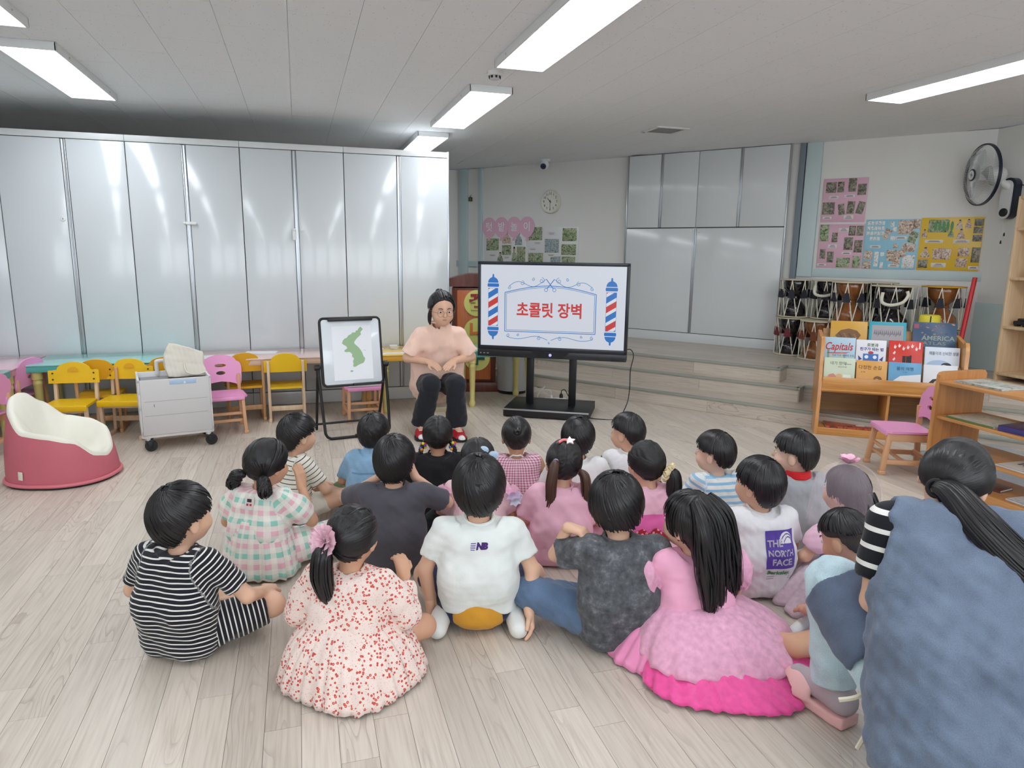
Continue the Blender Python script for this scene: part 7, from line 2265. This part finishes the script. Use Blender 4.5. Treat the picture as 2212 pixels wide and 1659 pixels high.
# 14 girl with a pale blue bow
b = Body('child with a pale blue bow and pink ruffled sleeves behind the white t-shirt child', (.741, 2.925), 15, .955, SK2, seed=14, head=(0, 0, 0), h=.007)
b.body(ARMS(), CLEGS)
b.shirt(C_('blouse_pink', 'plain', (238, 200, 206)), .75, 1.0, puff=.004, name='dress')
for q, sx in (('L', -1), ('R', 1)):
    for j in range(3):
        cc = b.arms[q][0] + v3((sx * .012, .0, .012)) - v3((-sx * .016 * j, 0, .028 * j)); vs = []
        for i in range(17):
            a = R(-100 + 200 * i / 16)
            for rr0, dz in ((.030, .01), (.064 + .006 * math.sin(i * 1.9), -.012 + .008 * math.sin(i * 2.3))): vs.append(tuple(cc + v3((sx * rr0 * math.cos(a), rr0 * math.sin(a), dz))))
        MB().add(vs, [(2 * i, 2 * i + 1, 2 * i + 3, 2 * i + 2) for i in range(16)]).build('ruffle', tulle('ruffle_%d' % j, [(240, 170, 200), (206, 190, 226), (214, 222, 240)][j], .75), b.t, 80)
b.skirt(tulle('tulle_pale_pink', (236, 176, 202), .85), .10, .27, .17, 17, .018, 'tulle_skirt', seed=14, thick=.002, bulge=.5)
b.hair('pony', fringe=.05, nape=-.085, thick=.009, tie=[(-.066, -.05, -.03), (.066, -.05, -.03)], part=True, locks=340)
for sx in (-1, 1): b.tail([(sx * .068, -.055, -.032), (sx * .085, -.075, -.07), (sx * .088, -.08, -.15), (sx * .08, -.075, -.22)], [.010, .022, .022, .006], 60, seed=sx + 5)
bow = MB()
for sx in (-1, 1):
    for sg in (-1, 1):
        bow.ball((.052 + .024 * sg, -.070, .052 - .012 * sg), (.026, .012, .021), 14, 10)
Mh = Matrix([list(r_) for r_ in b.Rh]).to_4x4(); Mh.translation = Vector(b.hc)
bow.v = [tuple(Mh @ (Vector(v) * b.hs)) for v in bow.v]; bow.build('hair_bow', C_('bow_blue', 'plain', (186, 208, 230), bump=.5), b.ho)
# 15 girl in pink check sleeveless top with a bun
b = Body('child in sleeveless pink checked dress with a small hair bun', (1.046, 3.302), 14, .945, SK2, seed=15, head=(0, 0, 0), h=.007)
b.body(ARMS(), CLEGS)
ck = C_('check_pink', 'check', (186, 96, 130), (240, 218, 226), per=.0125)
b.shirt(ck, .3, 1.0, sleeves=False, name='dress', neck_r=.066, folds=.0018); b.skirt(ck, .09, .15, .16, 12, .008, 'dress_skirt', seed=15, zb=.006, bulge=.9)
for sx in (-1, 1): MB().tube([tuple(b.nb + v3((sx * .045, -.03, -.01))), tuple(b.nb + v3((sx * .02, -.045, .012))), tuple(b.nb + v3((0, -.05, .010)))], .004, 6).build('strap', M_SOCKW, b.t)
b.shoes(M_SHOE)
b.hair('pony', fringe=.05, nape=-.080, thick=.008, tie=(.0, -.082, .040), locks=340)
MB().tube([tuple(b.H((.018 * math.cos(i * .5) * (1 - i / 80), -.094 - i * .0004, .045 + .018 * math.sin(i * .5) * (1 - i / 80)))) for i in range(40)], .0075, 8).build('hair_bun', HAIR, b.ho)
# 16 girl in pink tee with pigtails and a rainbow clip
b = Body('child in plain pink t-shirt with two long pigtails and a star hair clip', (1.091, 2.759), 16, .975, SK1, seed=16, head=(0, 0, 5), h=.0065)
b.body(ARMS(), cross_legs(.22, .16, .13))
b.shirt(C_('tee_pink', 'plain', (238, 182, 200)), .85, 1.06, folds=.003); b.pants(C_('trousers_pink', 'plain', (232, 176, 192)), 1.6); b.shoes(M_SHOE)
b.hair('pony', fringe=.05, nape=-.085, thick=.009, tie=[(-.040, -.075, .022), (.064, -.058, -.02)], part=True, locks=300)
b.tail([(-.042, -.080, .024), (-.055, -.110, .0), (-.060, -.118, -.07), (-.055, -.108, -.14), (-.062, -.105, -.20), (-.07, -.10, -.235)], [.010, .020, .024, .022, .016, .004], 90, HAIRB, seed=1)
b.tail([(.066, -.062, -.02), (.090, -.085, -.035), (.105, -.09, -.09), (.108, -.085, -.15), (.115, -.082, -.20)], [.010, .020, .024, .018, .004], 90, HAIRB, seed=2)
for c0, ax_ in (((-.046, -.088, .022), (-.3, -.9, -.2)), ((.072, -.068, -.024), (.7, -.6, -.3))): b.band(c0, ax_, .012, .0035, mat('tie_lilac', (190, 160, 210), .6))
st_ = MB().prism([((.026 if i % 2 == 0 else .013) * math.cos(2 * PI * i / 10 + .3), (.026 if i % 2 == 0 else .013) * math.sin(2 * PI * i / 10 + .3)) for i in range(10)], .006).build('star_clip', mat('clip_pearl', (240, 214, 214), .3), b.ho)
st_.location = tuple(b.H((.012, -.030, .112))); st_.rotation_euler = (R(-62), 0, 0)
sb_ = MB().tube(smooth_path([(-.05, 0, -.012), (-.03, 0, .004), (-.01, 0, .004)]), .006, 8).build('clip_rainbow', mat('clip_coral', (240, 130, 130), .4), st_)
# 17 boy in white behind her
b = Body('child in plain white t-shirt behind the pigtails child', (1.323, 3.136), 15, .97, SK1, seed=17, head=(8, 4, 0), h=.007)
b.body(ARMS(), CLEGS)
b.shirt(C_('tee_white2', 'plain', (232, 232, 232)), .8, 1.03); b.pants(C_('trousers_beige', 'plain', (210, 206, 200)), 1.7); b.shoes(M_SHOE)
b.hair('bowl', fringe=.03, nape=-.085, thick=.016, locks=300, ear=-.010)
# 18 boy in white shirt with navy sleeve
b = Body('child in white t-shirt with navy sleeves at the back near the display cable', (1.666, 3.226), 8, .945, SK1, seed=18, head=(-40, 0, 0), h=.007)
b.body(ARMS(), CLEGS)
b.shirt(C_('tee_white3', 'plain', (234, 234, 236)), .3, 1.03)
for q in ('L', 'R'):
    a = b.arms[q]; e = a[0] + (a[1] - a[0]) * .85; u_ = (a[1] - a[0]) / np.linalg.norm(a[1] - a[0])
    sdf_obj('sleeve', lambda X, a=a, e=e, u_=u_: smax(smax(d_cone(X, a[0], e, .047 * b.k, .046 * b.k), d_plane(X, e, u_), .005), -d_plane(X, a[0] + u_ * .012, u_), .005), np.minimum(a[0], e) - .08, np.maximum(a[0], e) + .08, .006, C_('sleeve_navy', 'plain', (36, 40, 58)), b.t)
b.pants(nav, 1.6); b.shoes(M_SHOE)
b.hair('bowl', fringe=.048, nape=-.045, thick=.015, locks=220, ear=.014); b.hair('bowl', HAIRS, fringe=.044, nape=-.075, thick=.004, locks=0, ear=.004, name='cropped_hair')
# 19 girl with a cream scrunchie
b = Body('child in pink dress with a red printed panel and a cream scrunchie', (1.484, 2.673), 10, .96, SK1, seed=19, head=(-14, 4, 0), h=.0065)
b.body(ARMS(), CLEGS)
dr = b.shirt(C_('dress_light_pink', 'plain', (242, 188, 206)), .7, 1.02, name='dress'); b.skirt(C_('dress_light_pink', 'plain', (242, 188, 206)), .09, .22, .16, 14, .012, 'skirt', seed=19, bulge=.7)
o = grid_print(lambda u_, v_: True, 'print_panel', C_('panel_pink', 'plain', (236, 110, 176)), -.10, .15, .10, .262, 22); o2 = grid_print(lambda u_, v_: v_ < .62 + .25 * abs(math.sin(u_ * 9)), 'print_panel', C_('panel_red', 'floral', (196, 44, 62), (240, 200, 206), (170, 32, 50), scale=60), -.092, .13, .092, .215, 26)
b.decal([o], dr, .0018); b.decal([o2], dr, .003)
b.hair('pony', fringe=.05, nape=-.088, thick=.011, tie=(.055, -.082, -.030), locks=260)
b.tail([(.056, -.086, -.032), (.078, -.112, -.045), (.082, -.118, -.10), (.07, -.11, -.16), (.06, -.105, -.20)], [.012, .030, .034, .026, .006], 110)
scr_ = MB(); C0 = Vector(b.H((.066, -.100, -.035))); ax = Vector(b.Rh @ v3((.55, -.75, -.3))).normalized(); qm = Vector((0, 0, 1)).rotation_difference(ax).to_matrix()
pts = [C0 + qm @ Vector(((.028 + .006 * math.sin(i * 2.6)) * math.cos(2 * PI * i / 30), (.028 + .006 * math.sin(i * 2.6)) * math.sin(2 * PI * i / 30), .005 * math.sin(i * 1.9))) for i in range(31)]
scr_.tube(pts, [.014 + .0035 * math.sin(i * 2.1) for i in range(31)], 9, False).build('scrunchie', C_('scrunchie_cream', 'floral', (238, 224, 182), (206, 170, 110), (226, 206, 160), scale=70), b.ho)
# 20 boy in light blue stripes
b = Body('child in white t-shirt with light blue stripes', (1.907, 2.761), 5, .95, SK3, seed=20, head=(-40, 0, 0), h=.0065)
b.body(ARMS(), CLEGS)
b.shirt(C_('stripe_sky', 'stripe', (150, 196, 226), (232, 232, 230), per=.030, duty=.42), .8, 1.05); b.pants(C_('trousers_grey', 'plain', (120, 124, 130)), 1.6); b.shoes(M_SHOE)
b.hair('bowl', fringe=.040, nape=-.066, thick=.016, locks=330, ear=.006)
# 21 boy in a grey polo with red collar
b = Body('child in grey polo shirt with red collar and navy sleeves', (2.230, 2.584), 2, 1.0, SK3, seed=21, head=(-42, 0, 0), h=.0065)
b.body(ARMS(), CLEGS)
b.shirt(C_('polo_grey', 'plain', (166, 168, 172)), .3, 1.05, name='polo_shirt')
nd = b.H((0, -.018, -.06)) - b.nb; nd = nd / np.linalg.norm(nd)
sdf_obj('collar', lambda X: smax(smax(np.abs(d_cone(X, b.nb - nd * .03, b.nb + nd * .05, .064, .050)) - .006, d_plane(X, b.nb + nd * .030, nd), .004), -d_plane(X, b.nb - nd * .008, nd), .004), b.nb - .1, b.nb + .1, .005, C_('collar_red', 'plain', (212, 40, 44)), b.t)
for q in ('L', 'R'):
    a = b.arms[q]; e = a[0] + (a[1] - a[0]) * .85; u_ = (a[1] - a[0]) / np.linalg.norm(a[1] - a[0])
    sdf_obj('sleeve', lambda X, a=a, e=e, u_=u_: smax(smax(d_cone(X, a[0], e, .048 * b.k, .047 * b.k), d_plane(X, e, u_), .005), -d_plane(X, a[0] + u_ * .012, u_), .005), np.minimum(a[0], e) - .08, np.maximum(a[0], e) + .08, .006, C_('sleeve_navy', 'plain', (36, 40, 58)), b.t)
    sdf_obj('cuff', lambda X, a=a, e=e, u_=u_: smax(smax(d_cone(X, a[0], e + u_ * .02, .050 * b.k, .049 * b.k), d_plane(X, e + u_ * .003, u_), .003), -d_plane(X, e - u_ * .014, u_), .003), e - .07, e + .07, .005, C_('cuff_red', 'plain', (206, 50, 52)), b.t)
b.pants(C_('trousers_navy', 'plain', (40, 42, 56)), 1.7); b.shoes(M_SHOE)
b.hair('bowl', fringe=.040, nape=-.066, thick=.016, locks=330, ear=.006)
# ---------------------------------------------------------------- seated teacher at the front
K_ = 1.35
def A(*p): return tuple(x / K_ for x in p)
b = Body('adult in peach t-shirt, black trousers and round glasses seated facing the children', (1.03, 5.40), 184, K_, skin_mat('teacher', (220, 176, 150)), seed=30, adult=1.2, group=None, bulk=1.06, h=.0085,
         pelvis=A(0, .02, .375), neck=A(0, .20, .858), chest=A(0, .10, .68), head=(-8, 12, 0))
arms = {q: (A(sx * .145, .165, .770), A(sx * .245, .17, .595), A(sx * .095, .275, .575), (-sx * .62, .62, -.30), (0, .35, .95), .22) for q, sx in (('L', -1), ('R', 1))}
legs = {'L': (A(-.085, .06, .36), A(-.095, .40, .42), A(-.105, .335, .09), A(-.115, .45, .05)), 'R': (A(.085, .06, .36), A(.095, .39, .42), A(.155, .26, .09), A(.165, .37, .05))}
b.body(arms, legs)
b.shirt(cloth('tee_peach', 'plain', (246, 208, 190)), .88, 1.15, folds=.0026, sleeve_r=.047, neck_r=.050, lowfat=1.15)
b.pants(cloth('trousers_black', 'plain', (34, 36, 44)), 1.97, r=.070, flare=.058)
sl = mat('slipper_red', (176, 28, 38), .5); slb = mat('slipper_black', (28, 26, 28), .6)
for q, a in b.legs.items():
    an, to = a[2], a[3]; u_ = to - an; u_[2] = 0; u_ = u_ / np.linalg.norm(u_)
    fl0 = v3((an[0], an[1], 0)) - u_ * .03
    MB().prism([(x, y) for x, y in [(.045, -.02), (.052, .08), (.055, .16), (.04, .215), (0, .232), (-.04, .215), (-.055, .16), (-.052, .08), (-.045, -.02)]], .02, Matrix.Translation(Vector(fl0) + Vector((0, 0, .012))) @ Matrix(((u_[1], 0, u_[0], 0), (-u_[0], 0, u_[1], 0), (0, 1, 0, 0), (0, 0, 0, 1)))).build('slipper_sole', slb, b.t)
    c0 = fl0 + u_ * .145
    s_ = v3((u_[1], -u_[0], 0))
    f_ = lambda X, c0=c0, u_=u_: smax(smax(d_cone(X, c0 - u_ * .06 + v3((0, 0, .03)), c0 + u_ * .03 + v3((0, 0, .015)), .052, .046), d_plane(X, c0 + u_ * .055, u_), .006), .02 - X[:, 2], .004)
    st_ = sdf_obj('slipper_strap', f_, c0 - .12, c0 + .12, .006, sl, b.t)
    f2 = lambda X, a=a, c0=c0, u_=u_: smax(smin(d_cone(X, a[2], c0 + v3((0, 0, .02)), .036, .034), d_cone(X, c0 + v3((0, 0, .024)), c0 + u_ * .075 + v3((0, 0, .022)), .033, .026), .02), .022 - X[:, 2], .006)
    sdf_obj('sock', f2, np.minimum(a[2], c0) - .12, np.maximum(a[2], c0) + .12, .006, M_SOCKW, b.t)
    text('slipper_lettering', 'ana', .030, (0, 0, 0), None, mat('letter_cream', (236, 214, 206), .6), st_).matrix_local = Matrix.Translation(Vector(c0 + u_ * .01) + Vector((0, 0, .070))) @ Matrix(((-s_[0], u_[0] * -.95, 0, 0), (-s_[1], u_[1] * -.95, 0, 0), (0, .32, 1, 0), (0, 0, 0, 1)))
b.hair('pony', fringe=.082, nape=-.085, thick=.009, tie=(0, -.09, .03), locks=320, ear=-.008, part=True)
for sx in (-1, 1): b.tail([(sx * .066, .02, .01), (sx * .072, .0, -.04), (sx * .070, -.015, -.085), (sx * .064, -.02, -.115)], [.008, .012, .010, .003], 26, seed=sx + 9, name='side_lock')
b.tail([(0, -.09, .03), (0, -.12, .045), (.004, -.13, .02), (0, -.12, -.04)], [.012, .024, .028, .008], 50, name='short_ponytail')
MB().ball(tuple(b.H((.004, -.055, .092))), (.03, .026, .022), 14, 10).build('top_knot', HAIR, b.ho)
gl = MB()
for sx in (-1, 1):
    gl.tube([tuple(b.H((sx * .030 + .0215 * math.cos(2 * PI * i / 24), .100 - .10 * abs(sx * .030 + .0215 * math.cos(2 * PI * i / 24)) ** 1.4, -.008 + .0205 * math.sin(2 * PI * i / 24)))) for i in range(25)], .0011 * b.hs, 6, False)
    gl.tube([tuple(b.H(p)) for p in ((sx * .052, .0965, -.004), (sx * .074, .06, -.004), (sx * .078, .0, -.008))], .0012 * b.hs, 6)
gl.tube([tuple(b.H(p)) for p in ((-.009, .0985, -.004), (0, .101, -.0015), (.009, .0985, -.004))], .0012 * b.hs, 6)
gl.build('glasses', mat('glasses_gold', (150, 126, 100), .3, metal=.7), b.t)
# ---------------------------------------------------------------- crouching teacher in the denim apron
b = Body('adult in blue denim apron over a striped shirt and pale jeans, crouching at right', (1.68, 1.07), 14, K_, SK1, seed=40, adult=1.0, group=None, bulk=1.0, h=.008,
         pelvis=A(-.21, -.05, .29), neck=A(-.135, .235, .735), chest=A(-.165, .11, .59), head=(44, 32, 8))
arms = {'L': (A(-.305, .195, .725), A(-.318, .18, .505), A(-.25, .35, .40), (.5, .8, -.2), (0, .2, 1), .4), 'R': (A(.03, .10, .715), A(.10, .05, .49), A(.11, .20, .33), (-.2, .9, -.3), (0, .2, 1), .4)}
legs = {'L': (A(-.27, .0, .28), A(-.335, .34, .475), A(-.268, .405, .10), A(-.32, .53, .06)), 'R': (A(-.13, .02, .22), A(-.06, .34, .085), A(-.08, -.02, .06), A(-.09, -.14, .05))}
b.body(arms, legs)
b.shirt(cloth('stripe_navy_white', 'stripe', (236, 234, 228), (24, 25, 32), per=.047, duty=.27), .68, 1.02, name='striped_shirt', sleeve_r=.042, folds=.0015)
b.pants(cloth('jeans_pale', 'denim', (196, 220, 232)), 1.88, 'jeans', r=.078, flare=.050, folds=.0025)
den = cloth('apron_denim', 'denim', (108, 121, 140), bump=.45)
k = b.k
side = b.arms['R'][0] - b.arms['L'][0]; side = side / np.linalg.norm(side); fwv = np.cross(b.up, side)
hemc = b.pel + v3((.0, -.06, -.22))
f_tor = b.shirt(None, .3, 1.13, sleeves=False, neck_r=.075, folds=0, dry=True)
def f_apron(X):
    d = f_tor(X) - .014
    for sx in (-1, 1):
        d = smin(d, d_cone(X, b.pel + side * sx * .060, v3((b.pel[0] + sx * .075, b.pel[1] - .03, .0)), .138, .150), .07)
    d = smin(d, d_cone(X, b.che + side * -.07 - fwv * .02, b.che + side * .07 - fwv * .02, .10, .10), .06)
    for q, sx in (('L', -1), ('R', 1)):      # armholes
        a = b.arms[q]
        d = smax(d, -d_cone(X, a[0] + side * sx * .046 + b.up * .07, a[0] * .5 + a[1] * .5 + side * sx * .040, .078, .074), .012)
    d = smax(d, d_plane(X, b.pel + v3((0, .12, 0)), fwv * 1.0 + v3((0, 0, -.55))), .03)      # open towards the knees
    d = smax(d, .008 - X[:, 2], .01)
    fold = .010 * np.sin(X[:, 0] * 52 + 3 * np.sin(X[:, 2] * 7)) * np.clip((.42 - X[:, 2]) / .42, 0, 1)
    return d + fold + wob(X, .0045, .10, 41) + wob(X, .0025, .05, 42)
lo, hi = b.bounds([b.pel, b.nb, hemc, b.arms['L'][0], b.arms['R'][0]], .30)
ap = sdf_obj('apron', f_apron, lo, hi, .008, den, b.t)
# apron front lying over the raised thigh
hp, kn = b.legs['L'][0], b.legs['L'][1]
u_ = (kn - hp) / np.linalg.norm(kn - hp)
def f_lap(X):
    d = np.abs(d_cone(X, hp, kn, .116, .090)) - .009
    d = smax(d, -d_plane(X, hp + u_ * .16, u_), .006); d = smax(d, d_plane(X, hp + u_ * .385, u_), .006)
    d = smax(d, -d_plane(X, hp * .5 + kn * .5 + v3((0, 0, -.035)), (.1, -.2, 1)), .006)
    return d + wob(X, .002, .06, 44)
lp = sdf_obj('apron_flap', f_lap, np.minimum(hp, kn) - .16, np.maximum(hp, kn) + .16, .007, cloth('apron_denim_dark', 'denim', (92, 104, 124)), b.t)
stm = mat('apron_tie', (222, 214, 190), .8)
q0 = Vector((-.335, .13, .40))
MB().tube(smooth_path([q0 + Vector(p) for p in ((.02, 0, .0), (-.03, -.02, .035), (-.035, -.02, .0), (-.005, -.02, -.045), (-.02, -.05, -.16), (-.055, -.06, -.24))]), .006, 6).build('tie_string', stm, b.t)
MB().tube(smooth_path([q0 + Vector(p) for p in ((0, -.02, -.05), (-.05, -.04, -.10), (-.10, -.03, -.12))]), .0065, 6).build('tie_string', stm, b.t)
# slide and sock
pkf = mat('slide_pink', (232, 180, 176), .6, bump=.15, bscale=300)
for q in ('L',):
    a = b.legs[q]; an, to = a[2], a[3]; u_ = to - an; u_[2] = 0; u_ = u_ / np.linalg.norm(u_); s_ = v3((u_[1], -u_[0], 0))
    g0 = v3((an[0], an[1], 0)) - u_ * .055
    def f_sole(X):
        q_ = np.stack([(X - g0) @ s_, (X - g0) @ u_, X[:, 2]], 1)
        w_ = np.interp(q_[:, 1], [-.02, .03, .10, .17, .23, .265], [.034, .043, .043, .052, .050, .028])
        d = np.maximum(np.abs(q_[:, 0]) - w_, np.maximum(q_[:, 2] - (.040 + .10 * np.clip(.02 - q_[:, 1], 0, .1) + .03 * np.maximum(0, np.abs(q_[:, 0]) - .025)), np.maximum(-q_[:, 1] - .01, q_[:, 1] - .262)))
        d = smax(d, .003 - X[:, 2], .01)
        up_ = smax(np.abs(d_ell(q_, (0, .16, .03), (.060, .085, .062))) - .007, smax(.03 - q_[:, 2], smax(q_[:, 1] - .225, .105 - q_[:, 1], .01), .01), .01)
        return smin(d, up_, .012)
    sdf_obj('slide', f_sole, g0 - .12 + u_ * .0, g0 + u_ * .14 + .20, .006, pkf, b.t)
    f_sock = lambda X, a=a, u_=u_: smax(smin(d_cone(X, a[1] * .25 + a[2] * .75, a[2], .048, .044), smin(d_cone(X, a[2] - u_ * .03 - v3((0, 0, .02)), a[2] + u_ * .13 - v3((0, 0, .035)), .038, .036), d_ell(X, a[2] - u_ * .035 - v3((0, 0, .02)), (.036, .036, .04)), .03), .03), .040 - X[:, 2], .006)
    sdf_obj('sock', f_sock, an - .16, an + .22, .006, mat('sock_mauve', (176, 162, 166), .8, bump=.3, bscale=500), b.t)
b.hair('pony', fringe=.058, nape=-.085, thick=.011, tie=(-.012, -.082, -.062), locks=420, ear=-.02)
b.band((-.014, -.095, -.070), (-.1, -.9, -.35), .021, .006, mat('hair_tie_black', (24, 24, 26), .6))
T0 = b.H((-.013, -.088, -.066)) / k
tl = [tuple(T0 + v3(p)) for p in ((0, 0, 0), (.002, -.04, .0), (.02, -.09, -.040), (.055, -.135, -.085), (.095, -.175, -.125), (.13, -.205, -.160))]
b.tail(tl, [.016, .032, .042, .042, .034, .010], 260, local=True, spread=1.25)
for sx in (1,):
    MB().tube([tuple(b.H(p)) for p in ((.054, .094, -.006), (.076, .05, -.004), (.079, -.004, -.008))], .0016, 6).build('glasses_arm', M_BLACKP, b.t)
    MB().tube([tuple(b.H((.031 + .022 * math.cos(2 * PI * i / 20), .098 - .10 * abs(.031 + .022 * math.cos(2 * PI * i / 20)) ** 1.4, -.008 + .019 * math.sin(2 * PI * i / 20)))) for i in range(21)], .0016, 6, False).build('glasses_rim', M_BLACKP, b.t)
MB().tube([tuple(b.nb + v3((.05 * math.cos(a_ * .4), .05 * math.sin(a_ * .4) - .005, .018 + .012 * math.sin(a_ * .4 + 2)))) for a_ in range(17)], .010, 8, False).build('shirt_collar', mat('collar_navy', (30, 32, 40), .8), b.t)
bpy.data.scenes.remove(TXT)
